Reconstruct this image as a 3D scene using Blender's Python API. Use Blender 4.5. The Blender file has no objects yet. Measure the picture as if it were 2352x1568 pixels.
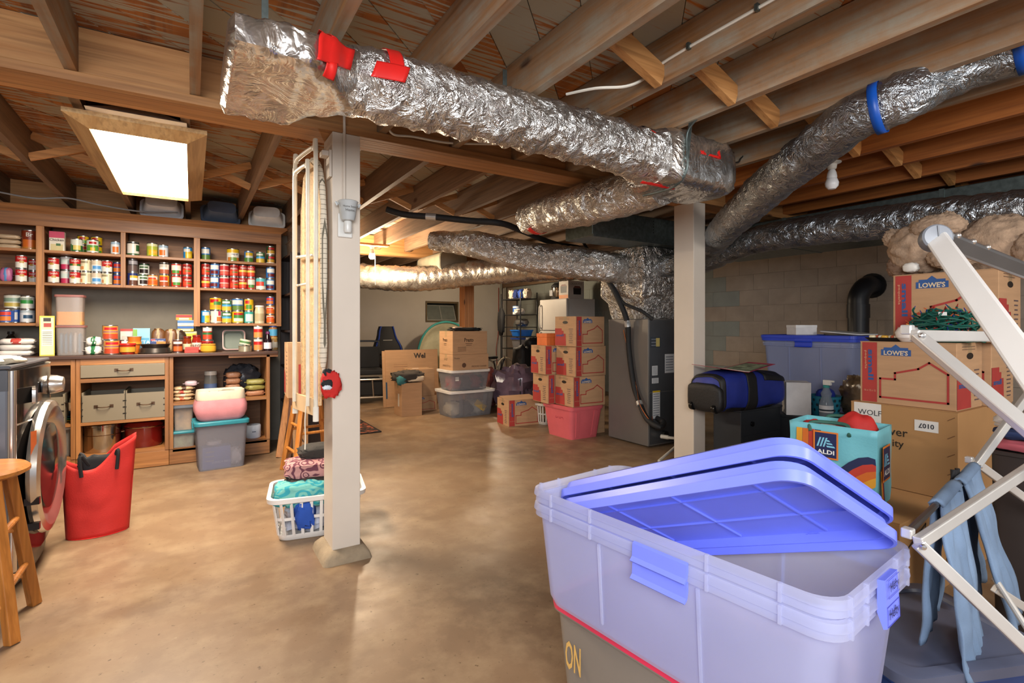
import bpy, math, random
from mathutils import Vector, Matrix, noise
RND = random.Random(11)
SC = bpy.context.scene
COL = SC.collection
PI = math.pi

# ---------------------------------------------------------------- camera
cam = bpy.data.cameras.new('camera'); camo = bpy.data.objects.new('camera', cam); COL.objects.link(camo)
cam.sensor_width = 36; cam.lens = 1180 / 2352 * 36; cam.shift_y = -36 / 2352; cam.clip_start = .05
camo.location = (0, 0, 1.14); camo.rotation_euler = (PI / 2, 0, -math.radians(31.95))
SC.camera = camo
# ---------------------------------------------------------------- world, large lights, exposure
SC.view_settings.view_transform = 'Standard'; SC.view_settings.look = 'None'
SC.view_settings.gamma = 1; SC.view_settings.exposure = -0.2; SC.view_settings.use_curve_mapping = False
W = bpy.data.worlds.new('world'); SC.world = W; W.use_nodes = True
W.node_tree.nodes['Background'].inputs[0].default_value = (.80, .88, 1, 1)
W.node_tree.nodes['Background'].inputs[1].default_value = .8
def lamp(name, kind, loc, power, col, size=.2, sy=None, rot=(0, 0, 0)):
    l = bpy.data.lights.new(name, kind); l.energy = power; l.color = col
    if kind == 'AREA':
        l.size = size
        if sy: l.shape = 'RECTANGLE'; l.size_y = sy
    else: l.shadow_soft_size = size
    o = bpy.data.objects.new(name, l); COL.objects.link(o); o.location = loc; o.rotation_euler = rot
    return o
# photographer's bounced flash behind the camera
lamp('flash_light', 'AREA', (-.5, -1.0, 1.75), 150, (.95, .97, 1), 1.6, 1.2, (math.radians(74), 0, math.radians(-36)))

# added unseen fill lamp behind the camera, brightening the right side
lamp('rear_fill_light', 'AREA', (2.3, -1.6, 2.0), 75, (1, .93, .84), .5, 1.3, (math.radians(38), 0, math.radians(-28)))

# ---------------------------------------------------------------- materials
def lin(h):
    if not isinstance(h, str): return h
    h = h.lstrip('#'); o = []
    for i in (0, 2, 4):
        c = int(h[i:i + 2], 16) / 255; o.append(c / 12.92 if c <= .04045 else ((c + .055) / 1.055) ** 2.4)
    return tuple(o)
MATS = {}
def nt(name):
    m = bpy.data.materials.new(name); m.use_nodes = True; n = m.node_tree
    return m, n, n.nodes['Principled BSDF']
def N(n, t, **k):
    x = n.nodes.new(t)
    for a, b in k.items():
        if a in x.inputs.keys() if isinstance(a, str) else False: x.inputs[a].default_value = b
        else: setattr(x, a, b)
    return x
def coords(n, scale=(1, 1, 1), rnd=True, rot=(0, 0, 0)):
    tc = N(n, 'ShaderNodeTexCoord'); mp = N(n, 'ShaderNodeMapping'); mp.inputs['Scale'].default_value = scale
    mp.inputs['Rotation'].default_value = rot
    if rnd:
        oi = N(n, 'ShaderNodeObjectInfo'); ml = N(n, 'ShaderNodeMath', operation='MULTIPLY'); ml.inputs[1].default_value = 37.
        n.links.new(oi.outputs['Random'], ml.inputs[0]); ad = N(n, 'ShaderNodeVectorMath', operation='ADD')
        n.links.new(tc.outputs['Object'], ad.inputs[0]); n.links.new(ml.outputs[0], ad.inputs[1])
        n.links.new(ad.outputs[0], mp.inputs[0])
    else: n.links.new(tc.outputs['Object'], mp.inputs[0])
    return mp.outputs[0]
def mixc(n, fac, a, b):
    x = N(n, 'ShaderNodeMix', data_type='RGBA')
    if isinstance(fac, (int, float)): x.inputs[0].default_value = fac
    else: n.links.new(fac, x.inputs[0])
    for i, v in ((6, a), (7, b)):
        if isinstance(v, tuple): x.inputs[i].default_value = (*v, 1)
        else: n.links.new(v, x.inputs[i])
    return x.outputs[2]
def ramp(n, src, lo, hi):
    r = N(n, 'ShaderNodeMapRange'); n.links.new(src, r.inputs[0]); r.inputs[1].default_value = lo; r.inputs[2].default_value = hi
    return r.outputs[0]
def nz(n, vec, scale, detail=3, rough=.55, dist=0):
    t = N(n, 'ShaderNodeTexNoise'); n.links.new(vec, t.inputs['Vector']); t.inputs['Scale'].default_value = scale
    t.inputs['Detail'].default_value = detail; t.inputs['Roughness'].default_value = rough; t.inputs['Distortion'].default_value = dist
    return t.outputs[0]
def bump(n, p, h, s, d=.01):
    b = N(n, 'ShaderNodeBump'); b.inputs['Strength'].default_value = s; b.inputs['Distance'].default_value = d
    n.links.new(h, b.inputs['Height']); n.links.new(b.outputs[0], p.inputs['Normal'])
def mat(name, col, rough=.55, metal=0., var=.10, scale=9, bmp=0, bscale=60, stretch=(1, 1, 1), coat=0, trans=0, emit=0):
    if name in MATS: return MATS[name]
    m, n, p = nt(name); c = lin(col); v = coords(n, stretch)
    f = nz(n, v, scale)
    n.links.new(mixc(n, ramp(n, f, .3, .7), tuple(x * (1 - var) for x in c), tuple(min(1, x * (1 + var)) for x in c)), p.inputs['Base Color'])
    p.inputs['Roughness'].default_value = rough; p.inputs['Metallic'].default_value = metal
    if coat: p.inputs['Coat Weight'].default_value = coat; p.inputs['Coat Roughness'].default_value = .15
    if trans: p.inputs['Transmission Weight'].default_value = trans
    if emit: p.inputs['Emission Color'].default_value = (*c, 1); p.inputs['Emission Strength'].default_value = emit
    if bmp: bump(n, p, nz(n, v, bscale), bmp, .004)
    MATS[name] = m; return m
def wood(name, c1, c2, axis=1, rough=.6, wash=None, washamt=.5, knots=True, fine=1.):
    if name in MATS: return MATS[name]
    m, n, p = nt(name); s = [14 * fine] * 3; s[axis] = .9 * fine
    v = coords(n, tuple(s)); g = nz(n, v, 1.6, 5, .6, .6)
    col = mixc(n, ramp(n, g, .3, .72), lin(c1), lin(c2))
    s2 = [60 * fine] * 3; s2[axis] = 2.; g2 = nz(n, coords(n, tuple(s2)), 1., 2)
    col = mixc(n, ramp(n, g2, .45, .9), col, tuple(x * .55 for x in lin(c1)))
    if knots:
        s3 = [5.5] * 3; s3[axis] = 2.2; vo = N(n, 'ShaderNodeTexVoronoi'); n.links.new(coords(n, tuple(s3)), vo.inputs['Vector']); vo.inputs['Scale'].default_value = 1.
        k = N(n, 'ShaderNodeMapRange'); n.links.new(vo.outputs['Distance'], k.inputs[0]); k.inputs[1].default_value = .13; k.inputs[2].default_value = .06
        col = mixc(n, k.outputs[0], col, lin('#4a2a17'))
    if wash:
        w = nz(n, coords(n, (3, 3, 3)), 1.6, 6, .7); w2 = nz(n, coords(n, tuple(x * .8 for x in s)), 2.5, 3)
        mul = N(n, 'ShaderNodeMath', operation='MULTIPLY'); n.links.new(ramp(n, w, .5 - washamt * .25, .62), mul.inputs[0]); n.links.new(ramp(n, w2, .3, .6), mul.inputs[1])
        col = mixc(n, mul.outputs[0], col, lin(wash))
    oi = N(n, 'ShaderNodeObjectInfo'); hs = N(n, 'ShaderNodeHueSaturation'); n.links.new(col, hs.inputs['Color'])
    mr = N(n, 'ShaderNodeMapRange'); n.links.new(oi.outputs['Random'], mr.inputs[0]); mr.inputs[3].default_value = .8; mr.inputs[4].default_value = 1.15
    n.links.new(mr.outputs[0], hs.inputs['Value']); n.links.new(hs.outputs[0], p.inputs['Base Color'])
    p.inputs['Roughness'].default_value = rough; bump(n, p, g2, .25, .003); MATS[name] = m; return m
def foil(name, tint='#d9d5cf', rough=.24, bs=.7, sc=26):
    if name in MATS: return MATS[name]
    m, n, p = nt(name); v = coords(n)
    d = N(n, 'ShaderNodeTexNoise'); n.links.new(v, d.inputs['Vector']); d.inputs['Scale'].default_value = 7
    ad = N(n, 'ShaderNodeVectorMath', operation='MULTIPLY_ADD'); n.links.new(d.outputs['Color'], ad.inputs[0]); ad.inputs[1].default_value = (.12,) * 3; n.links.new(v, ad.inputs[2])
    rg = nz(n, ad.outputs[0], sc * .55, 4, .6, 1.2); sb_ = N(n, 'ShaderNodeMath', operation='SUBTRACT'); n.links.new(rg, sb_.inputs[0]); sb_.inputs[1].default_value = .5
    ab = N(n, 'ShaderNodeMath', operation='ABSOLUTE'); n.links.new(sb_.outputs[0], ab.inputs[0])
    f = nz(n, v, 70, 3); mx = N(n, 'ShaderNodeMath', operation='MULTIPLY_ADD'); n.links.new(f, mx.inputs[0]); mx.inputs[1].default_value = .18; n.links.new(ramp(n, ab.outputs[0], 0, .16), mx.inputs[2])
    c = lin(tint); n.links.new(mixc(n, ramp(n, nz(n, v, 4), .35, .65), tuple(x * .75 for x in c), c), p.inputs['Base Color'])
    p.inputs['Metallic'].default_value = .95; p.inputs['Roughness'].default_value = rough; bump(n, p, mx.outputs[0], bs, .02)
    MATS[name] = m; return m
def clear(name, col, alpha=.45, rough=.35, frost=.5):
    """milky plastic: part see-through, part scattering"""
    if name in MATS: return MATS[name]
    m, n, p = nt(name); c = lin(col); out = n.nodes['Material Output']
    f = nz(n, coords(n), 5); cc = mixc(n, f, tuple(x * .93 for x in c), c)
    n.links.new(cc, p.inputs['Base Color']); p.inputs['Roughness'].default_value = rough
    tl = N(n, 'ShaderNodeBsdfTranslucent'); n.links.new(cc, tl.inputs[0]); m1 = N(n, 'ShaderNodeMixShader'); m1.inputs[0].default_value = frost
    n.links.new(p.outputs[0], m1.inputs[1]); n.links.new(tl.outputs[0], m1.inputs[2])
    tr = N(n, 'ShaderNodeBsdfTransparent'); tr.inputs[0].default_value = (*[.5 + .5 * x for x in c], 1); m2 = N(n, 'ShaderNodeMixShader'); m2.inputs[0].default_value = alpha
    n.links.new(tr.outputs[0], m2.inputs[1]); n.links.new(m1.outputs[0], m2.inputs[2]); n.links.new(m2.outputs[0], out.inputs[0])
    MATS[name] = m; return m
def K(h, rough=.5, **k):   # plain coloured stuff, named after its colour
    return mat('paint ' + h + ('' if rough == .5 else ' r%.2f' % rough), h, rough, **k)

# ---------------------------------------------------------------- mesh builder
def rr(sx, sy, r, n=4, cx=0, cy=0):
    r = min(r, sx / 2 - 1e-4, sy / 2 - 1e-4); o = []
    for qx, qy, a0 in ((1, 1, 0), (-1, 1, 90), (-1, -1, 180), (1, -1, 270)):
        for i in range(n + 1):
            a = math.radians(a0 + 90 * i / n); o.append((cx + qx * (sx / 2 - r) + r * math.cos(a), cy + qy * (sy / 2 - r) + r * math.sin(a)))
    return o
class MB:
    def __init__(s): s.v = []; s.f = []; s.m = []
    def add(s, vs, fs, m=0, T=None):
        b = len(s.v); s.v += [tuple(T @ Vector(v)) for v in vs] if T else [tuple(v) for v in vs]
        for i, f in enumerate(fs): s.f.append([b + x for x in f]); s.m.append(m[i] if isinstance(m, list) else m)
        return s
    def box(s, x0, x1, y0, y1, z0, z1, m=0, T=None):
        return s.add([(x, y, z) for z in (z0, z1) for y in (y0, y1) for x in (x0, x1)],
                     [(0, 2, 3, 1), (4, 5, 7, 6), (0, 1, 5, 4), (2, 6, 7, 3), (0, 4, 6, 2), (1, 3, 7, 5)], m, T)
    def bar(s, p, q, w, h, up=(0, 0, 1), m=0):
        p, q = Vector(p), Vector(q); d = q - p; L = d.length; z = d.normalized(); x = Vector(up).cross(z)
        if x.length < 1e-5: x = Vector((1, 0, 0)).cross(z)
        x.normalize(); y = z.cross(x); T = Matrix((x, y, z)).transposed().to_4x4(); T.translation = p
        return s.box(-w / 2, w / 2, -h / 2, h / 2, 0, L, m, T)
    def loft(s, rings, c0=True, c1=True, m=0, closed=True):
        n = len(rings[0]); b = []; vs = [p for r in rings for p in r]; fs = []
        for i in range(len(rings) - 1):
            for j in range(n if closed else n - 1):
                k = (j + 1) % n; fs.append((i * n + j, i * n + k, (i + 1) * n + k, (i + 1) * n + j))
        if c0: fs.append(tuple(reversed(range(n))))
        if c1: fs.append(tuple((len(rings) - 1) * n + j for j in range(n)))
        return s.add(vs, fs, m)
    def rbox(s, sx, sy, z0, z1, r=.02, t=1., cx=0, cy=0, m=0, n=3):
        return s.loft([[(x, y, z0) for x, y in rr(sx * t, sy * t, r, n, cx, cy)], [(x, y, z1) for x, y in rr(sx, sy, r, n, cx, cy)]], m=m)
    def tub(s, sx, sy, z0, z1, r=.04, t=.85, w=.004, lip=0, m=0, n=4):
        """open container with wall thickness"""
        a = [[(x, y, z0) for x, y in rr(sx * t, sy * t, r, n)]]
        if lip: a += [[(x, y, z1 - lip) for x, y in rr(sx, sy, r, n)], [(x, y, z1 - lip) for x, y in rr(sx + .02, sy + .02, r, n)], [(x, y, z1) for x, y in rr(sx + .02, sy + .02, r, n)]]
        else: a += [[(x, y, z1) for x, y in rr(sx, sy, r, n)]]
        a += [[(x, y, z1) for x, y in rr(sx - 2 * w, sy - 2 * w, r, n)], [(x, y, z0 + w) for x, y in rr(sx * t - 2 * w, sy * t - 2 * w, r, n)]]
        return s.loft(a, m=m)
    def prism(s, pts, z0, z1, m=0, T=None):
        n = len(pts); fs = [(j, (j + 1) % n, n + (j + 1) % n, n + j) for j in range(n)] + [tuple(reversed(range(n))), tuple(range(n, 2 * n))]
        return s.add([(x, y, z) for z in (z0, z1) for x, y in pts], fs, m, T)
    def lathe(s, prof, seg=20, c=(0, 0, 0), m=0, T=None):
        vs = []; fs = []; ms = []
        for r, z in prof: vs += [(c[0] + r * math.cos(2 * PI * j / seg), c[1] + r * math.sin(2 * PI * j / seg), c[2] + z) for j in range(seg)]
        for i in range(len(prof) - 1):
            for j in range(seg):
                k = (j + 1) % seg; fs.append((i * seg + j, i * seg + k, (i + 1) * seg + k, (i + 1) * seg + j)); ms.append(m[i] if isinstance(m, list) else m)
        if prof[0][0] > 0: fs.append(tuple(reversed(range(seg)))); ms.append(m[0] if isinstance(m, list) else m)
        if prof[-1][0] > 0: fs.append(tuple((len(prof) - 1) * seg + j for j in range(seg))); ms.append(m[-1] if isinstance(m, list) else m)
        return s.add(vs, fs, ms, T)
    def tube(s, pts, r, seg=10, cap=True, m=0, wob=None):
        P = [Vector(p) for p in pts]; n = len(P); rs = r if isinstance(r, (list, tuple)) else [r] * n; rings = []; u = None
        for i in range(n):
            d = (P[min(i + 1, n - 1)] - P[max(i - 1, 0)]).normalized()
            if u is None:
                u = Vector((0, 0, 1)) if abs(d.z) < .9 else Vector((1, 0, 0))
            u = (u - d * u.dot(d)).normalized(); w = d.cross(u)
            rings.append([P[i] + (u * math.cos(2 * PI * j / seg) + w * math.sin(2 * PI * j / seg)) * rs[i] * (wob(i, j) if wob else 1) for j in range(seg)])
        return s.loft(rings, cap, cap, m)
    def blob(s, c, rx, ry, rz, amp=.12, fr=3, seed=0, nu=20, nv=12, pw=.7, flat=None, m=0):
        """lumpy rounded cushion: superellipsoid with noise"""
        vs = []; fs = []; sg = lambda x, p: math.copysign(abs(x) ** p, x)
        for i in range(nv + 1):
            a = -PI / 2 + PI * i / nv
            for j in range(nu):
                b = 2 * PI * j / nu; x, y, z = sg(math.cos(a), pw) * sg(math.cos(b), pw), sg(math.cos(a), pw) * sg(math.sin(b), pw), sg(math.sin(a), pw)
                k = 1 + amp * noise.noise(Vector((x * fr + seed * 7.3, y * fr, z * fr)))
                z2 = c[2] + z * rz * k
                if flat is not None: z2 = max(z2, flat)
                vs.append((c[0] + x * rx * k, c[1] + y * ry * k, z2))
        for i in range(nv):
            for j in range(nu): k = (j + 1) % nu; fs.append((i * nu + j, i * nu + k, (i + 1) * nu + k, (i + 1) * nu + j))
        return s.add(vs, fs, m)
    def grid(s, fn, nu, nv, m=0):
        vs = [fn(i / nu, j / nv) for j in range(nv + 1) for i in range(nu + 1)]
        return s.add(vs, [(j * (nu + 1) + i, j * (nu + 1) + i + 1, (j + 1) * (nu + 1) + i + 1, (j + 1) * (nu + 1) + i) for j in range(nv) for i in range(nu)], m)
    def mesh(s, name, mats, smooth=35):
        me = bpy.data.meshes.new(name); me.from_pydata(s.v, [], s.f)
        for x in (mats if isinstance(mats, (list, tuple)) else [mats]): me.materials.append(x)
        if max(s.m, default=0): me.polygons.foreach_set('material_index', s.m)
        if smooth:
            me.polygons.foreach_set('use_smooth', [True] * len(s.f)); me.set_sharp_from_angle(angle=math.radians(smooth))
        me.update(); return me
def link(name, me, parent=None, loc=None, rot=None):
    o = bpy.data.objects.new(name, me); COL.objects.link(o)
    if parent: o.parent = parent
    if loc: o.location = loc
    if rot: o.rotation_euler = rot
    return o
def build(mb, name, mats, parent=None, smooth=35, bevel=0, sub=0, loc=None, rot=None, solid=0):
    o = link(name, mb.mesh(name, mats, smooth), parent, loc, rot)
    if solid: d = o.modifiers.new('solid', 'SOLIDIFY'); d.thickness = solid; d.offset = 0
    if bevel:
        b = o.modifiers.new('bevel', 'BEVEL'); b.width = bevel; b.segments = 2; b.limit_method = 'ANGLE'; b.angle_limit = math.radians(40)
    if sub: d = o.modifiers.new('sub', 'SUBSURF'); d.levels = sub; d.render_levels = sub
    return o
def tag(o, label=None, cat=None, group=None, kind=None):
    if label: o['label'] = label
    if cat: o['category'] = cat
    if group: o['group'] = group
    if kind: o['kind'] = kind
    return o
def thing(name, label, cat, loc=(0, 0, 0), rz=0, group=None):
    o = bpy.data.objects.new(name, None); COL.objects.link(o); o.location = loc; o.rotation_euler = (0, 0, math.radians(rz)); o.empty_display_size = .05
    return tag(o, label, cat, group)
def one(mb, name, label, cat, mats, loc=(0, 0, 0), rz=0, group=None, **k):
    o = build(mb, name, mats, None, loc=loc, rot=(0, 0, math.radians(rz)), **k); return tag(o, label, cat, group)
def copy_tree(o, parent=None):
    c = o.copy(); COL.objects.link(c); c.parent = parent
    for ch in o.children: copy_tree(ch, c)
    return c
# writing and flat print on a face: centre c, outward normal n, up vector u (local to the thing)
TXT = {}
def face_T(c, n, u):
    n = Vector(n).normalized(); u = Vector(u); u = (u - n * u.dot(n)).normalized(); x = u.cross(n)
    T = Matrix((x, u, n)).transposed().to_4x4(); T.translation = Vector(c) + n * .0012; return T
def text(par, s, c, n, u, h, m, w=None, name='lettering', bold=0, z=0):
    if (s, bold) not in TXT:
        cu = bpy.data.curves.new('txt', 'FONT'); cu.body = s; cu.align_x = 'CENTER'; cu.align_y = 'CENTER'; cu.size = 1; cu.resolution_u = 2; cu.offset = bold
        o = bpy.data.objects.new('txt', cu); COL.objects.link(o); dg = bpy.context.evaluated_depsgraph_get()
        me = bpy.data.meshes.new_from_object(o.evaluated_get(dg)); bpy.data.objects.remove(o)
        xs = [v.co.x for v in me.vertices]; ys = [v.co.y for v in me.vertices]
        a, b, e, f = min(xs), max(xs), min(ys), max(ys)
        for v in me.vertices: v.co.x = (v.co.x - (a + b) / 2) / (f - e); v.co.y = (v.co.y - (e + f) / 2) / (f - e)
        TXT[(s, bold)] = (me, (b - a) / (f - e))
    me, asp = TXT[(s, bold)]; key = (s, bold, m.name)
    if key not in TXT: m2 = me.copy(); m2.materials.clear(); m2.materials.append(m); TXT[key] = m2
    o = bpy.data.objects.new(name, TXT[key]); COL.objects.link(o); o.parent = par
    T = face_T(c, n, u); T.translation += Vector(n).normalized() * z; sx = (w / asp) if w else h
    o.matrix_local = T @ Matrix.Diagonal((sx, h, 1, 1)); return o
def decal(par, name, pts, c, n, u, m, z=0):
    mb = MB(); T = face_T(c, n, u); T.translation += Vector(n).normalized() * z
    mb.add([(x, y, 0) for x, y in pts], [tuple(range(len(pts)))], 0, T); return build(mb, name, m, par, smooth=0)
def stroke(par, name, pts, w, c, n, u, m, closed=False, z=0):
    mb = MB(); T = face_T(c, n, u); T.translation += Vector(n).normalized() * z; q = pts + ([pts[0]] if closed else [])
    for (a, b), (d, e) in zip(q, q[1:]):
        L = math.hypot(d - a, e - b) or 1; x, y = (d - a) / L * w / 2, (e - b) / L * w / 2
        mb.add([(a - x - y, b - y + x, 0), (a - x + y, b - y - x, 0), (d + x + y, e + y - x, 0), (d + x - y, e + y + x, 0)], [(0, 1, 2, 3)], 0, T)
    return build(mb, name, m, par, smooth=0)
def rect(w, h): return [(-w / 2, -h / 2), (w / 2, -h / 2), (w / 2, h / 2), (-w / 2, h / 2)]
def disc(r, n=14, sy=1): return [(r * math.cos(2 * PI * i / n), sy * r * math.sin(2 * PI * i / n)) for i in range(n)]
def smooth_path(pts, k=6):
    P = [Vector(p) for p in pts]; o = []
    for i in range(len(P) - 1):
        a, b, c, d = P[max(i - 1, 0)], P[i], P[i + 1], P[min(i + 2, len(P) - 1)]
        for j in range(k):
            t = j / k; o.append(.5 * ((2 * b) + (c - a) * t + (2 * a - 5 * b + 4 * c - d) * t * t + (3 * b - a - 3 * c + d) * t ** 3))
    return o + [P[-1]]
def nf(*a): return noise.noise(Vector(a))
# ================================================================ the room
JX = [round(.012 + .406 * k, 3) for k in range(-6, 15)]
wj_near = wood('joist wood near', '#8f6238', '#ad7d50', 1, wash='#9a907e', washamt=.9)
wj_far = wood('joist wood far', '#6f5641', '#8a6e55', 1); wj_or = wood('orange stained joist', '#8a4a18', '#a8652c', 1)
wbeam = wood('beam wood', '#a56f3c', '#c08e58', 0)
def floor_mat():
    m, n, p = nt('polished concrete'); v = coords(n, rnd=False)
    a = nz(n, v, .9, 5, .6, .4); b = nz(n, v, 5, 6, .65); col = mixc(n, ramp(n, a, .3, .7), lin('#695340'), lin('#987c5f'))
    col = mixc(n, ramp(n, b, .45, .95), col, lin('#a89172')); sp = nz(n, v, 45, 4)
    col = mixc(n, ramp(n, sp, .64, .74), col, lin('#5c452f')); col = mixc(n, ramp(n, nz(n, v, 14, 5, .7), .68, .86), col, lin('#c7b493'))
    n.links.new(col, p.inputs['Base Color']); n.links.new(ramp(n, nz(n, v, 3, 4), -.25, 1.6), p.inputs['Roughness'])
    p.inputs['Specular IOR Level'].default_value = .4; bump(n, p, b, .12, .004); MATS['floor'] = m; return m
FM = floor_mat()
tag(build(MB().box(-2.6, 6.15, -3, 10.15, -.12, 0), 'floor', FM, smooth=0), kind='structure')
# ceiling: diagonal board subfloor, joists, beam
def board_mat():
    m, n, p = nt('whitewashed subfloor board')
    v = coords(n, (1.6, 34, 1), rot=(0, 0, math.radians(45))); s = nz(n, v, 1.5, 4, .6, .3)
    vb = coords(n, (22, 1.2, 1), rot=(0, 0, math.radians(45)))
    base = mixc(n, ramp(n, nz(n, coords(n), 3, 3), .35, .65), lin('#8c4f22'), lin('#b5702f'))
    base = mixc(n, ramp(n, nz(n, vb, 1, 3), .5, .75), base, lin('#6d3d1e'))
    pat = nz(n, coords(n), .8, 3); th = N(n, 'ShaderNodeMath', operation='ADD'); n.links.new(s, th.inputs[0]); n.links.new(pat, th.inputs[1])
    n.links.new(mixc(n, ramp(n, th.outputs[0], .93, 1.0), base, lin('#a39a86')), p.inputs['Base Color'])
    p.inputs['Roughness'].default_value = .8; bump(n, p, s, .3, .004); return m
BM = board_mat()
ceil = tag(build(MB().box(-2.6, 6.15, -3, 10.15, 2.34, 2.38), 'ceiling', wj_far, smooth=0), kind='structure')
def clip(poly, f):
    o = []
    for i in range(len(poly)):
        a, b = poly[i], poly[(i + 1) % len(poly)]; fa, fb = f(a), f(b)
        if fa >= 0: o.append(a)
        if (fa >= 0) != (fb >= 0): t = fa / (fa - fb); o.append((a[0] + (b[0] - a[0]) * t, a[1] + (b[1] - a[1]) * t))
    return o
k = 0; q = math.sqrt(.5)
for i in range(-70, 70):
    o0 = i * .186; ctr = (1.8 + o0 * q, 3.5 - o0 * q)
    pl = [(ctr[0] + a * 12 * q + b * .0915 * q, ctr[1] + a * 12 * q - b * .0915 * q) for a, b in ((-1, -1), (1, -1), (1, 1), (-1, 1))]
    for f in (lambda p: p[0] + 2.6, lambda p: 6.15 - p[0], lambda p: p[1] + 3, lambda p: 10.15 - p[1]): pl = clip(pl, f) if pl else pl
    if len(pl) > 2: build(MB().prism(pl, 2.312 + .002 * (i % 3), 2.336), 'subfloor_board', BM, ceil, smooth=0)
jn = MB().box(-.019, .019, -3, 2.60, 2.12, 2.31).mesh('joist', wj_near, 0)
jo = MB().box(-.019, .019, -3, 2.60, 2.12, 2.31).mesh('joist', wj_or, 0)
jf = MB().box(-.019, .019, 2.64, 6.62, 2.12, 2.31).mesh('joist', wj_far, 0)
jg = MB().box(-.019, .019, 6.5, 10.1, 2.12, 2.31).mesh('joist', wj_far, 0)
for x in JX:
    link('joist', jn if x < 2.9 else jo, ceil, (x, 0, 0)); link('joist', jf, ceil, (x - .038, 0, 0))
    if x > 1.3: link('joist', jg, ceil, (x, 0, 0))
bm_ = build(MB().box(-2.6, 6.1, 2.602, 2.722, 2.08, 2.309), 'support_beam', wbeam, ceil, smooth=0)
for y in (2.562, 2.722): build(MB().box(-2.6, 6.1, y, y + .04, 2.08, 2.119), 'ledger_strip', wbeam, bm_, smooth=0, bevel=.003)
build(MB().box(1.25, 6.1, 6.53, 6.67, 2.06, 2.3), 'support_beam', wbeam, ceil, smooth=0)
# diagonal braces between the near joists, slim crossed bridging between the far ones
wbr = wood('brace wood', '#b5793f', '#d29a5e', 0)
for i in range(len(JX) - 1):
    a, b = JX[i] + .02, JX[i + 1] - .02; yy = 1.40 + .05 * (i % 2)
    if a > .9: build(MB().bar((a, yy, 2.285), (b, yy, 2.145), .085, .036, (0, 1, 0)), 'diagonal_brace', wbr, ceil, smooth=0)
    if a < -.1 or a > 3: build(MB().bar((a, .3, 2.285), (b, .3, 2.145), .085, .036, (0, 1, 0)), 'diagonal_brace', wbr, ceil, smooth=0)
    a -= .038; b -= .038
    for z0, z1, dy in ((2.14, 2.285, 0), (2.285, 2.14, .05)):
        build(MB().bar((a, 4.1 + dy, z0), (b, 4.1 + dy, z1), .045, .02, (0, 1, 0)), 'cross_bridging', wbr, ceil, smooth=0)
for x0, yy in ((.43, 1.18), (.43, .62), (1.25, .75)):
    build(MB().box(x0, x0 + .37, yy, yy + .038, 2.16, 2.3), 'solid_blocking', wbr, ceil, smooth=0)
# white electric cable stapled along a joist
wcable = mat('white cable', '#d8d2c4', .5)
# walls
wallm = mat('painted foundation wall', '#b9b2a8', .8, var=.05, scale=2, bmp=.2, bscale=30)
def wall(name, mb, m=wallm): return tag(build(mb, name, m, smooth=0), kind='structure')
wx0, wx1, wz0, wz1 = 4.16, 4.92, 1.22, 1.66   # opening of the hopper window
wall('wall_far', MB().box(1.2, wx0, 10.1, 10.3, 0, 2.31).box(wx1, 6.3, 10.1, 10.3, 0, 2.31).box(wx0, wx1, 10.1, 10.3, 0, wz0).box(wx0, wx1, 10.1, 10.3, wz1, 2.31))
wall('wall_inner', MB().box(1.2, 1.3, 5.64, 10.1, 0, 2.3))
wall('wall_pantry', MB().box(-2.6, 1.2, 5.62, 5.74, 0, 2.3), mat('grey hutch wall', '#7d776c', .8, var=.06))
wall('wall_left', MB().box(-2.7, -2.6, -3, 5.62, 0, 2.3))
wr = wall('wall_right', MB().box(6.12, 6.3, -3, 10.1, 0, 2.3), mat('mortar', '#8f8072', .9))
blk = mat('bare concrete block', '#a59686', .9, var=.10, scale=5, bmp=.6, bscale=70)
blg = mat('grey painted block', '#8d918a', .8, var=.08, scale=5, bmp=.4, bscale=70)
bb = [MB().box(-.006, .006, -.1985, .1985, -.0985, .0985).mesh('block', x, 0) for x in (blk, blg)]
for r in range(10):
    for c_ in range(23):
        y = .55 + .4 * c_ + (.2 if r % 2 else 0); z = .1 + .2 * r
        lim = 4.15 + (.1, .2, -.1, .3, 0, .15, .45, .1, .35, .2)[r]
        link('block', bb[1 if y > lim else 0], wr, (6.117, y, z))
build(MB().box(5.98, 6.3, -3, 10.1, 2.0, 2.12), 'sill_plate', wj_far, wr, smooth=0)
# hopper window on the far wall: frame, tilted sash with two panes
win = tag(build(MB().box(wx0, wx1, 10.08, 10.2, wz1 - .04, wz1).box(wx0, wx1, 10.08, 10.2, wz0, wz0 + .03).box(wx0, wx0 + .03, 10.08, 10.2, wz0 + .03, wz1 - .04).box(wx1 - .03, wx1, 10.08, 10.2, wz0 + .03, wz1 - .04), 'window_1', mat('dark window wood', '#5a4a30', .7), smooth=0), kind='structure')
T = Matrix.Translation((wx0 + .38, 10.12, wz0 + .04)) @ Matrix.Rotation(math.radians(-24), 4, 'X')
mb = MB()
for x in (-.33, .0, .33): mb.box(x - .01, x + .01, -.01, .01, 0, .34, 0, T)
for z in (0, .34): mb.box(-.34, .34, -.01, .01, z - .01, z + .01, 0, T)
sash = build(mb, 'sash', mat('grey steel', '#9a9a92', .5, .3), win, smooth=0)
gl = mat('window glass', '#6d726c', .1, 0, trans=.0)
for x in (-.165, .165): build(MB().box(x - .155, x + .155, -.002, .002, .012, .328, 0, T), 'pane', gl, sash, smooth=0)
tag(build(MB().box(wx0 - .1, wx1 + .1, 10.302, 10.32, wz0 - .1, wz1 + .1), 'trim_1', mat('window well', '#3b3d39', .9), smooth=0), kind='structure')
build(MB().box(-2.6, 1.2, 5.585, 5.62, 2.05, 2.31), 'rim_board', wbeam, ceil, smooth=0)
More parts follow.
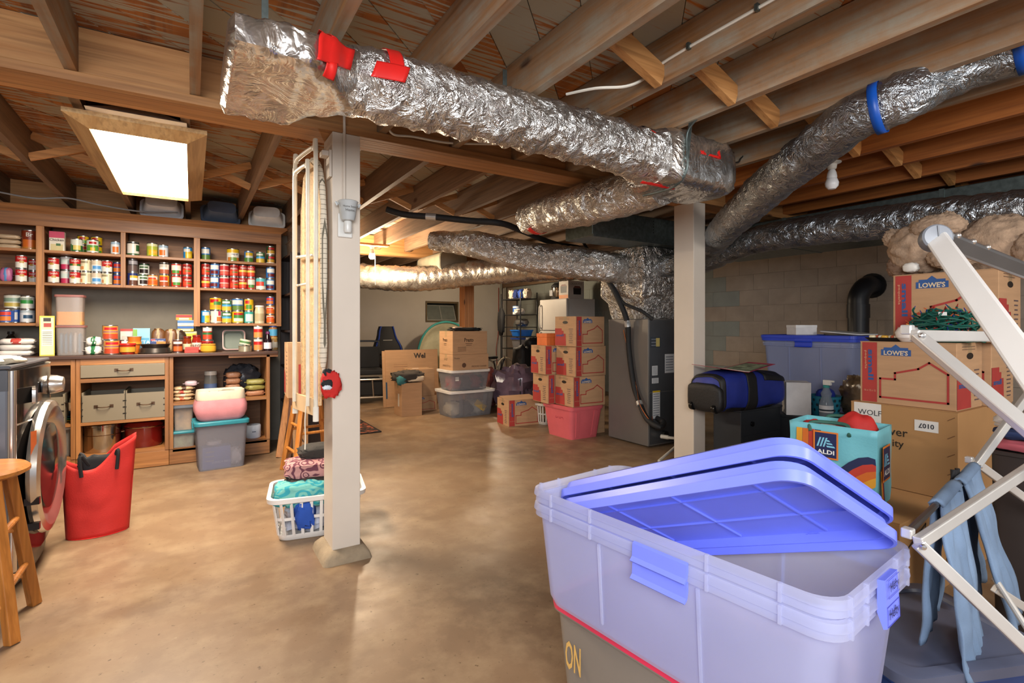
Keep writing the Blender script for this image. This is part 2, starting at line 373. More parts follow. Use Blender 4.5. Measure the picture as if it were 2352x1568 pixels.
# posts on concrete footings
pm = mat('beige post paint', '#cfc3b4', .5, var=.04, scale=3, bmp=.1, bscale=20)
fm = mat('rough concrete footing', '#94836b', .95, var=.2, scale=12, bmp=.9, bscale=40)
def post(x0, lab, bracket=False):
    t = thing('support_post', lab, 'post', (x0 + .067, 2.654, 0))
    build(MB().box(-.067, .067, -.0935, .0935, .055, 2.079), 'shaft', pm, t, smooth=0, bevel=.004)
    mb = MB(); rings = []
    for z, e in ((0, .05), (.03, .04), (.058, .014)):
        rings.append([(x * (1 + .05 * nf(x * 30, y * 30, z * 20 + x0)), y * (1 + .05 * nf(y * 40, x * 30, z * 20)), z + (.006 * nf(x * 40, y * 40, 3) if z else 0)) for x, y in rr(.134 + 2 * e, .187 + 2 * e, .02, 5)])
    mb.loft(rings, m=0); build(mb, 'footing', fm, t, smooth=50)
    return t
p1 = post(.576, 'beige painted post in the foreground with a laundry basket behind its foot')
p2 = post(3.211, 'beige painted post beside the grey air handler and blue duffel bag')
wpm = wood('raw post wood', '#b0713f', '#cd9160', 2)
t = thing('wooden_post', 'bare wood post standing behind the stacked brown cartons', 'post', (3.36, 6.62, 0))
build(MB().box(-.075, .075, -.085, .085, 0, 2.06), 'shaft', wpm, t, smooth=0, bevel=.004); build(MB().box(-.1, .1, -.11, .11, 2.045, 2.059), 'cap_plate', mat('grey steel', '#9a9a92', .5, .3), t, smooth=0)
# ================================================================ ducts and air handler
FO = foil('foil wrap', '#eceae6', .3, .55, 34); FO2 = foil('smooth foil wrap', '#e6e3de', .25, .22, 12); FOD = foil('dark foil', '#b4b9be', .3, .5, 24)
GALV = mat('galvanized steel', '#6f7a78', .42, .85, var=.25, scale=30)
RT = mat('red tape', '#d2231f', .35); BT = mat('blue tape', '#0b4fae', .4)
def sect(x, yc, zc, hy, hz, p, n=32, am=.006, sd=0):
    o = []
    for j in range(n):
        a = 2 * PI * j / n; c, s = math.cos(a), math.sin(a); k = lambda v, q: math.copysign(abs(v) ** q, v)
        d = am * (1.4 * nf(x * 16 + sd, c * 3, s * 3) + .9 * nf(x * 45 + sd, c * 9, s * 9))
        o.append((x, yc + k(c, p) * (hy + d), zc + k(s, p) * (hz + d)))
    return o
def interp(keys, step):
    o = []
    for a, b in zip(keys, keys[1:]):
        n = max(1, int(abs(b[0] - a[0]) / step))
        for i in range(n): t = i / n; t2 = t * t * (3 - 2 * t); o.append([a[0] + (b[0] - a[0]) * t] + [u + (v - u) * t2 for u, v in zip(a[1:], b[1:])])
    return o + [list(keys[-1])]
du = thing('insulated_supply_duct', 'big silver foil duct with red tape hanging under the near joists', 'duct', (0, 0, 0))
kb = [(.085, 1.86, 1.955, .24, .04, .35), (.10, 1.86, 1.955, .275, .056, .3), (.30, 1.855, 1.955, .275, .058, .3), (.36, 1.82, 1.965, .2, .075, .5), (.43, 1.80, 1.975, .125, .105, .9), (.47, 1.80, 1.985, .112, .112, 1)]
build(MB().loft([sect(*k, am=.007, sd=3) for k in interp(kb, .012)]), 'boot', FO2, du, smooth=60)
kc = [(.46, 1.80, 1.985, .113, .113, 1), (.62, 1.80, 1.992, .118, .116, 1), (1.0, 1.81, 1.998, .113, .113, 1), (1.5, 1.82, 2.0, .114, .112, 1), (1.86, 1.83, 1.99, .13, .118, .9), (1.99, 1.84, 1.985, .15, .128, .7)]
build(MB().loft([sect(*k, am=.012) for k in interp(kc, .012)]), 'sleeve', FO, du, smooth=60)
ke = [(1.96, 1.845, 1.985, .16, .13, .6), (2.02, 1.85, 1.98, .175, .14, .4), (2.42, 1.86, 1.975, .175, .14, .4), (2.475, 1.86, 1.975, .16, .125, .45), (2.49, 1.86, 1.975, .12, .09, .6)]
build(MB().loft([sect(*k, am=.006, sd=9) for k in interp(ke, .015)]), 'end_box', FO2, du, smooth=60)
def tape_patch(x0, x1, a0, a1, x2=None, r=.124, yc=1.80, zc=1.99, m=RT, nm='red_tape'):
    dx = 0 if x2 is None else x2 - x0
    def f(u, v):
        a = math.radians(a0 + (a1 - a0) * v); x = x0 + (x1 - x0) * u + dx * v; d = .004 * nf(x * 30, a * 5, 2)
        return (x, yc - (r + d) * math.cos(a), zc + (r + d) * math.sin(a))
    build(MB().grid(f, 8, 8), nm, m, du, solid=.001)
def at_key(keys, x):
    for p, q in zip(keys, keys[1:]):
        if p[0] <= x <= q[0]: t = (x - p[0]) / (q[0] - p[0]); t = t * t * (3 - 2 * t); return [u + (v - u) * t for u, v in zip(p[1:], q[1:])]
    return list(keys[-1][1:])
def tape_on(keys, x0, x1, a0, a1, dx=0, off=.012):
    def f(u, v):
        x = x0 + (x1 - x0) * u + dx * v; yc, zc, hy, hz, p = at_key(keys, x); a = math.radians(a0 + (a1 - a0) * v); k = lambda w, q_: math.copysign(abs(w) ** q_, w)
        return (x, yc - k(math.cos(a), p) * (hy + off), zc + k(math.sin(a), p) * (hz + off))
    build(MB().grid(f, 8, 10), 'red_tape', RT, du, solid=.001)
kb_c = kb[:-1] + [(.47, 1.80, 1.985, .113, .113, 1)] + kc[1:]
tape_on(kb_c, .318, .336, 25, 80, .012); tape_on(kb_c, .365, .388, 25, 80, -.03); tape_on(kb_c, .31, .43, -8, 26, .02); tape_on(kb_c, .335, .372, -40, -5, .01)
tape_on(kb_c, .565, .615, -10, 80, 0, .01); tape_on(kb_c, .50, .615, -12, 14, .02, .011)
for a in ((1.90, 1.945, 40, 58), (2.16, 2.20, 60, 85), (2.16, 2.185, 5, 30), (2.17, 2.32, 5, 9), (2.30, 2.32, 5, 40)): tape_patch(a[0], a[1], a[2], a[3], r=.172 if a[0] > 2 else .137, yc=1.85, zc=1.985)
tape_patch(1.86, 2.1, -75, -68, r=.152, yc=1.84, zc=1.985)
build(MB().tube(smooth_path([(2.04, 1.60, 2.13), (2.04, 1.665, 2.07), (2.04, 1.667, 1.9), (2.04, 1.75, 1.832), (2.04, 1.95, 1.832)]), .006, 6), 'hanger_strap', GALV, du)
build(MB().bar((2.04, 1.665, 1.95), (2.04, 1.64, 2.17), .02, .003, (1, 0, 0)), 'hanger_strap', GALV, du)
for x in (.2, 1.1): build(MB().bar((x, 1.82, 2.0), (x, 1.82, 2.2), .02, .002, (0, 1, 0)), 'hanger_strap', GALV, du)
build(MB().blob((1.98, 1.9, 2.11), .09, .06, .05, .3, 6, 2, 18, 10), 'black_plastic_wrap', mat('black plastic film', '#16171b', .2), du)
def flex(name, lab, pts, rs, m=FO, group=None, seg=22, step=.02, am=.10, parent=None):
    P = smooth_path(pts, 8); L = sum((P[i + 1] - P[i]).length for i in range(len(P) - 1)); n = max(12, int(L / step)); Q = []; q = 0; acc = 0
    # resample evenly
    for i in range(len(P) - 1):
        d = (P[i + 1] - P[i]).length; k = max(1, int(d / step))
        Q += [P[i].lerp(P[i + 1], t / k) for t in range(k)]
    Q.append(P[-1]); n = len(Q); rr_ = []
    for i in range(n): t = i / (n - 1) * (len(rs) - 1); j = min(int(t), len(rs) - 2); rr_.append(rs[j] + (rs[j + 1] - rs[j]) * (t - j))
    w = lambda i, j: 1 + am * (nf(i * .35, math.cos(2 * PI * j / seg) * 2, math.sin(2 * PI * j / seg) * 2) + .7 * nf(i * .9, math.cos(2 * PI * j / seg) * 5 + 9, math.sin(2 * PI * j / seg) * 5))
    mb = MB().tube(Q, rr_, seg, True, 0, w)
    if parent: return build(mb, name, m, parent, smooth=70), Q, rr_
    t = thing(name, lab, 'duct', (0, 0, 0), group=group); build(mb, 'sleeve', m, t, smooth=70); return t, Q, rr_
def ring_tape(t, Q, rr_, i, m, nm, w=2, rng=(0, 1)):
    mb = MB(); a = Q[max(0, i - 1)]; b = Q[min(len(Q) - 1, i + w)]; d = (b - a).normalized(); u = Vector((0, 0, 1)); u = (u - d * u.dot(d)).normalized(); v = d.cross(u); r = rr_[i] * 1.06
    f = lambda x, y: tuple(a.lerp(b, y) + (u * math.cos(2 * PI * (rng[0] + (rng[1] - rng[0]) * x)) + v * math.sin(2 * PI * (rng[0] + (rng[1] - rng[0]) * x))) * r)
    build(mb.grid(f, 24, 1), nm, m, t, solid=.001)
t, Q, q_ = flex('branch_duct', 'short foil duct with red taped end below the big duct', [(2.22, 1.98, 1.93), (2.2, 2.3, 1.93), (2.17, 2.8, 1.935), (2.15, 3.22, 1.94)], [.12, .135, .13, .115])
ring_tape(t, Q, q_, len(Q) - 6, RT, 'red_tape', 1, (.05, .62))
D3 = lambda px, py, z: None
t, Q, q_ = flex('flexible_duct', 'foil flexible duct with blue tape slanting up to the right', [(3.80, 3.42, 1.70), (3.80, 3.0, 1.75), (3.23, 2.26, 1.87), (2.89, 1.79, 1.95), (2.65, 1.43, 2.0), (2.45, 1.12, 2.04), (2.45, .96, 2.06), (2.56, .84, 2.15), (2.64, .66, 2.19), (2.66, .2, 2.2), (2.66, -.6, 2.2)], [.105, .105, .105, .11, .115, .11, .1, .1, .1, .1, .1], FOD)
bi = min(range(len(Q)), key=lambda i: (Q[i] - Vector((2.45, 1.02, 2.05))).length); ring_tape(t, Q, q_, bi, BT, 'blue_tape', 1, (0, 1))
bi = min(range(len(Q)), key=lambda i: (Q[i] - Vector((2.66, .62, 2.19))).length); ring_tape(t, Q, q_, bi, BT, 'blue_tape', 1, (0, 1))
t, Q, q_ = flex('flexible_duct', 'wrinkled foil duct running level along the trunk above the blue lidded tote', [(4.16, 3.42, 1.72), (4.157, 3.18, 1.755), (4.10, 2.69, 1.865), (4.06, 2.18, 1.875), (4.04, 1.72, 1.855), (4.005, 1.27, 1.83), (3.99, .9, 1.80), (3.98, .3, 1.8)], [.10, .105, .115, .115, .115, .11, .11, .11], FOD)
t, Q, q_ = flex('flexible_duct', 'crumpled foil duct reaching left from the furnace plenum to far joists', [(3.56, 3.72, 1.70), (3.38, 3.725, 1.711), (3.09, 3.965, 1.767), (2.76, 4.23, 1.825), (2.42, 4.5, 1.94), (2.24, 4.73, 1.985), (2.08, 4.9, 2.01)], [.14, .15, .155, .15, .14, .125, .09])
t, Q, q_ = flex('flexible_duct', 'long foil duct crossing behind the bare wood post', [(3.7, 3.98, 1.70), (3.62, 4.12, 1.75), (3.32, 4.65, 1.78), (2.94, 5.47, 1.78), (2.43, 6.14, 1.735), (1.85, 6.74, 1.79), (1.45, 7.1, 1.85)], [.14, .14, .15, .15, .16, .16, .15], FO2)
# plain sheet-metal boot near the post
t = thing('metal_duct_boot', 'dull metal rectangular duct boot in front of the wood post', 'duct', (2.74, 6.13, 1.80))
mb = MB(); pr_ = [(x, z) for x, z in rr(.36, .2, .07, 4, 0, .1)]
mb.loft([[(x, y, z if z < .1 else min(z + .05, .25)) for x, z in pr_] for y in (-.38, .38)]); build(mb, 'shell', mat('dusty duct metal', '#a39a85', .5, .45, var=.1), t, smooth=50)
for y in (-.37, .36): build(MB().loft([[(x * 1.02, y + d, z if z < .1 else min(z + .05, .252)) for x, z in pr_] for d in (0, .012)]), 'seam', GALV, t, smooth=50)
# galvanized trunks
t = thing('sheet_metal_trunk', 'dark galvanized trunk duct running along the right side under joists', 'duct', (4.62, 1.4, 1.815))
build(MB().box(-.3, .3, -4.2, 1.95, 0, .25), 'trunk', GALV, t, smooth=0, bevel=.006)
for y in (-2.4, -1.2, 0, 1.1): build(MB().box(-.304, .304, y, y + .03, -.004, .254), 'seam', GALV, t, smooth=0)
t = thing('plenum_trunk', 'galvanized cross trunk on top of the foil wrapped plenum', 'duct', (3.55, 3.42, 1.885))
build(MB().box(-.75, 1.2, -.18, .18, 0, .225), 'trunk', GALV, t, smooth=0, bevel=.006); build(MB().box(-.755, 1.2, -.2, -.18, -.01, .012), 'flange', GALV, t, smooth=0)
for z in (.09, .115, .14, .165, .19): decal(t, 'punched_hole', disc(.006, 8), (-.035, -.18, z), (0, -1, 0), (0, 0, 1), K('#111111'))
# air handler
AHM = mat('grey cabinet steel', '#77736f', .38, .35, var=.05, scale=3)
t = thing('air_handler', 'tall grey air handler cabinet with labels beside the rear post', 'furnace', (3.61, 3.39, 0))
build(MB().box(0, .6, 0, .54, .012, 1.205), 'cabinet', AHM, t, smooth=0, bevel=.008)
dp = mat('dark panel steel', '#57595b', .35, .4, var=.05)
build(MB().box(.01, .59, -.006, 0, .52, 1.195), 'upper_panel', dp, t, smooth=0, bevel=.003); build(MB().box(.01, .59, -.006, 0, .03, .512), 'lower_panel', dp, t, smooth=0, bevel=.003)
wl = K('#d9d9d6'); 
def lab(x, z, w, h, m=wl, bars=6):
    d = decal(t, 'sticker', rect(w, h), (x, -.006, z), (0, -1, 0), (0, 0, 1), m)
    for i in range(bars): decal(t, 'printed_line', rect(w * .8, h / bars * .25), (x, -.0066, z + h * (.42 - .84 * (i + .5) / bars)), (0, -1, 0), (0, 0, 1), K('#7c8088'))
lab(.09, .985, .14, .1, K('#3b4148'), 3); decal(t, 'rating_plate', rect(.05, .08), (.12, -.0072, .985), (0, -1, 0), (0, 0, 1), K('#c7b36a'))
lab(.08, .72, .075, .09); lab(.085, .625, .09, .05); lab(.1, .4, .1, .26, wl, 10); decal(t, 'yellow_header', rect(.1, .016), (.1, -.0075, .522), (0, -1, 0), (0, 0, 1), K('#d9b21a')); lab(.28, .78, .13, .18)
build(MB().tube([(.2, -.005, .11), (.2, -.04, .11)], .035, 14), 'drain_fitting', K('#17181a'), t)
mb = MB().tube([(.14, -.03, .1), (.16, -.1, .1)], .02, 12).tube([(.15, -.1, .1), (.2, -.2, .105), (.22, -.22, .09)], .014, 10).tube([(.22, -.22, .09), (-.3, -.40, .012)], .012, 10)
build(mb, 'drain_pipe', K('#d5d0c4'), t)
pl = thing('supply_plenum', 'crumpled foil wrapped plenum box above the air handler', 'duct', (3.87, 3.68, 1.207))
mb = MB(); rings = []
for z, sx, sy in ((0, .5, .46), (.06, .52, .48), (.16, .56, .5), (.215, .66, .58), (.24, .68, .6), (.45, .67, .59), (.66, .68, .6), (.676, .66, .58)):
    rings.append([(x + .01 * nf(x * 8, y * 8, z * 12), y + .01 * nf(y * 8, z * 14, x * 8), z) for x, y in rr(sx, sy, .03, 6)])
build(mb.loft(rings), 'foil_box', foil('foil plenum', '#dcd8d2', .28, .8, 20), pl, smooth=60)
# refrigerant lines
ls = thing('refrigerant_lines', 'black insulated refrigerant lines looping down the air handler side', 'pipe', (0, 0, 0)); BLK = mat('black foam', '#1c1c1d', .7, bmp=.3)
build(MB().tube(smooth_path([(1.35, 4.1, 2.09), (1.48, 4.03, 2.05), (1.7, 3.9, 2.03), (1.93, 3.75, 2.0), (2.14, 3.6, 1.975), (2.5, 3.85, 1.99), (3.1, 4.17, 1.97), (3.45, 4.12, 1.93), (3.50, 3.97, 1.77), (3.49, 3.78, 1.56), (3.5, 3.66, 1.385), (3.55, 3.6, 1.17), (3.57, 3.6, .92), (3.57, 3.54, .6), (3.56, 3.46, .44), (3.53, 3.33, .29), (3.55, 3.2, .235), (3.68, 3.27, .25), (3.72, 3.385, .27)]), .026, 12), 'insulated_line', BLK, ls)
build(MB().tube(smooth_path([(3.42, 4.1, 2.0), (3.46, 3.9, 1.72), (3.5, 3.72, 1.5), (3.52, 3.62, 1.36), (3.58, 3.45, 1.28), (3.64, 3.36, 1.2)]), .016, 10), 'power_whip', BLK, ls)
build(MB().tube(smooth_path([(3.54, 3.64, 1.1), (3.56, 3.57, .8), (3.57, 3.5, .55), (3.52, 3.4, .4), (3.53, 3.28, .27), (3.62, 3.35, .3)]), .005, 6), 'copper_line', mat('copper', '#9a5a37', .35, .9), ls)
for p, q in (((3.55, 3.605, 1.19), (3.557, 3.6, 1.13)), ((3.54, 3.425, .40), (3.55, 3.45, .43)), ((1.63, 3.945, 2.037), (1.7, 3.9, 2.03)), ((2.0, 3.70, 1.993), (2.05, 3.665, 1.987))): build(MB().tube([p, q], .03, 12), 'silver_tape', K('#c4c4c2', .3, metal=.6), ls)
# black vent elbow against the right wall
t = thing('vent_pipe', 'black plastic elbow vent pipe entering the block wall at right', 'pipe', (5.82, 2.6, 0))
build(MB().tube(smooth_path([(0, 0, 0), (0, 0, .5), (0, 0, 1.25), (0, 0, 1.42), (.05, -.02, 1.52), (.14, -.03, 1.56), (.27, -.03, 1.56)]), .095, 20), 'pipe', mat('black plastic pipe', '#1d1e22', .4), t)
build(MB().tube([(0, 0, 1.22), (0, 0, 1.36)], .102, 20), 'coupling', mat('black plastic pipe', '#1d1e22', .4), t); build(MB().tube([(.22, -.03, 1.56), (.24, -.03, 1.56)], .13, 20), 'wall_flange', K('#0e0e10'), t)
# cables
t = thing('ceiling_cable', 'white electric cable stapled along a joist above the big duct', 'cable', (0, 0, 0))
build(MB().tube(smooth_path([(1.36, 1.74, 2.13), (1.4, 1.6, 2.11), (1.5, 1.53, 2.115), (1.585, 1.50, 2.16), (1.61, 1.4, 2.2), (1.611, .9, 2.205), (1.611, .2, 2.21), (1.611, -.8, 2.21)]), .006, 6), 'sheath', wcable, t)
for y in (1.3, 1.02, .6): build(MB().box(1.6, 1.616, y, y + .012, 2.194, 2.218), 'staple', GALV, t, smooth=0)
one(MB().tube(smooth_path([(.83, 2.52, 2.16), (.87, 2.54, 2.115), (.98, 2.545, 2.125), (1.15, 2.55, 2.13), (1.3, 2.55, 2.15), (1.45, 2.5, 2.16)]), .006, 6), 'ceiling_cable', 'white cable draped along the beam behind the foreground post', 'cable', wcable)
one(MB().tube(smooth_path([(2.46, 1.95, 2.14), (2.6, 1.9, 2.1), (2.75, 1.88, 2.11), (2.84, 1.9, 2.17), (2.86, 1.7, 2.24), (2.86, 1.2, 2.25)]), .005, 6), 'ceiling_cable', 'black and white cable end dangling right of the big foil duct', 'cable', K('#22211f'))
one(MB().tube(smooth_path([(-1.25, 5.0, 2.10), (-1.0, 5.1, 2.085), (-.8, 5.1, 2.11), (-.6, 5.15, 2.09), (-.35, 5.2, 2.08), (-.1, 5.25, 2.11)]), .006, 6), 'ceiling_cable', 'grey cable sagging between joists above the pantry trim', 'cable', K('#8b8d90'))
# ================================================================ pantry wall
PW = wood('pantry plywood', '#8a5a32', '#b07a48', 0, .45, knots=False); PWV = wood('pantry plywood upright', '#8a5a32', '#b07a48', 2, .45, knots=False)
PB = wood('pantry back panel', '#7a5030', '#96683f', 0, .55, knots=False); CT = wood('worn dark worktop', '#3a2419', '#5a3a28', 0, .4, knots=False)
GRY = mat('grey drawer paint', '#7f7562', .5, var=.04, scale=3)
hu = thing('pantry_hutch', 'wide brown wooden pantry hutch with rows of canned food', 'shelf', (0, 5.25, 1.14))
XS = [(-1.55, -1.50), (-1.009, -.962), (-.492, -.459), (.016, .063), (.674, .716)]
for i, (a, b) in enumerate(XS):
    z0 = .312 if i == 2 else -.005
    build(MB().box(a, b, 0, .02, z0, .765), 'stile', PWV, hu, smooth=0, bevel=.002); build(MB().box((a + b) / 2 - .01, (a + b) / 2 + .01, .02, .33, z0, .86), 'divider', PWV, hu, smooth=0)
build(MB().box(-1.55, .716, 0, .02, .765, .88), 'top_rail', PW, hu, smooth=0, bevel=.002)
build(MB().add([(-1.55, -.0, .86), (.716, -.0, .86), (.79, -.03, .915), (-1.55, -.03, .915), (-1.55, .33, .86), (.716, .33, .86), (.79, .33, .915), (-1.55, .33, .915)], [(0, 1, 2, 3), (4, 7, 6, 5), (0, 4, 5, 1), (3, 2, 6, 7), (1, 5, 6, 2), (0, 3, 7, 4)]), 'crown_trim', PW, hu, smooth=0)
for z, bays in ((.563, (0, 1, 2, 3)), (.312, (0, 1, 2, 3)), (.0, (0, 3))):
    for b in bays: build(MB().box(XS[b][1] - .01, XS[b + 1][0] + .01, .004, .33, z, z + .022), 'shelf_board', PW, hu, smooth=0, bevel=.002)
for b in range(4): build(MB().box(XS[b][1], XS[b + 1][0], .318, .33, (.0 if b in (0, 3) else .312) + .022, .86), 'back_panel', PB, hu, smooth=0)
SZ = {'top': 1.14 + .585, 'middle': 1.14 + .334, 'bottom': 1.14 + .022}
ct = thing('pantry_worktop', 'long dark worn wooden worktop crowded with groceries', 'counter', (0, 5.02, .886))
build(MB().box(-1.9, .66, 0, .6, 0, .028), 'slab', CT, ct, smooth=0, bevel=.004); build(MB().box(.27, .66, .02, .05, -.022, 0), 'front_cleat', PW, ct, smooth=0)
def cabinet(lab, x0, x1, rails, shelves):
    t = thing('base_cabinet', lab, 'cabinet', (x0, 5.04, 0)); w = x1 - x0
    for a in (0, w - .028): build(MB().box(a, a + .028, 0, .02, .13, .884), 'stile', PWV, t, smooth=0, bevel=.002); build(MB().box(a + .004, a + .024, .02, .56, .01, .884), 'side_panel', PWV, t, smooth=0)
    build(MB().box(.024, w - .024, .545, .56, .14, .884), 'back_panel', PB, t, smooth=0); build(MB().box(0, w, .005, .03, .004, .128), 'kick_board', PW, t, smooth=0, bevel=.003)
    for z0, z1 in rails: build(MB().box(.028, w - .028, 0, .02, z0, z1), 'rail', PW, t, smooth=0)
    for z in shelves: build(MB().box(.024, w - .024, .005, .545, z - .022, z), 'shelf_board', PW, t, smooth=0)
    return t
c1 = cabinet('left base cabinet half hidden behind the washer', -1.52, -.745, [(.845, .884)], [.15, .40])
c2 = cabinet('middle base cabinet with grey drawer over two grey bins', -.743, -.157, [(.84, .884), (.705, .735)], [.15, .40])
c3 = cabinet('right base cabinet open with dry goods on its shelf', -.155, .594, [], [.128, .508])
ANT = mat('antique bronze', '#5b4636', .4, .8)
def pull(par, x, y, z):
    h = build(MB().tube(smooth_path([(x - .045, y, z), (x - .03, y - .02, z - .004), (x, y - .024, z - .006), (x + .03, y - .02, z - .004), (x + .045, y, z)]), .004, 8), 'pull_handle', ANT, par)
    for s in (-1, 1): build(MB().box(x + s * .048 - .012, x + s * .048 + .012, y - .004, y, z - .01, z + .012), 'handle_plate', ANT, h, smooth=0)
dr = build(MB().box(.028, .558, -.008, .3, .742, .838), 'drawer', GRY, c2, smooth=0, bevel=.003); pull(dr, .293, -.009, .795)
def gbin(x0, x1, lab):
    w = x1 - x0; t = thing('grey_bin', lab, 'bin', ((x0 + x1) / 2, 5.05, .402)); f = [('front', (-w / 2, w / 2, 0, .012)), ('back', (-w / 2, w / 2, .35, .362))]
    for nm, (a, b, c_, d) in f: p = build(MB().box(a, b, c_, d, 0, .205), nm + '_board', GRY, t, smooth=0); 
    for s in (-1, 1): build(MB().box(s * w / 2 - .006, s * w / 2 + .006, .012, .35, 0, .225), 'side_board', GRY, t, smooth=0)
    build(MB().box(-w / 2, w / 2, .012, .35, 0, .01), 'bottom_board', GRY, t, smooth=0); pull(t, 0, -.001, .115)
    for s in (-1, 1):
        for z in (.05, .1, .15): build(MB().box(s * w / 2 - .012, s * w / 2 + .004, -.004, .0, z - .003, z + .003), 'clip', K('#1b1712'), t, smooth=0)
gbin(-.706, -.448, 'left grey wooden bin with bronze handle in middle cabinet'); gbin(-.440, -.184, 'right grey wooden bin with bronze handle in middle cabinet'); gbin(-1.06, -.815, 'grey bin beside the washer door in the left cabinet')

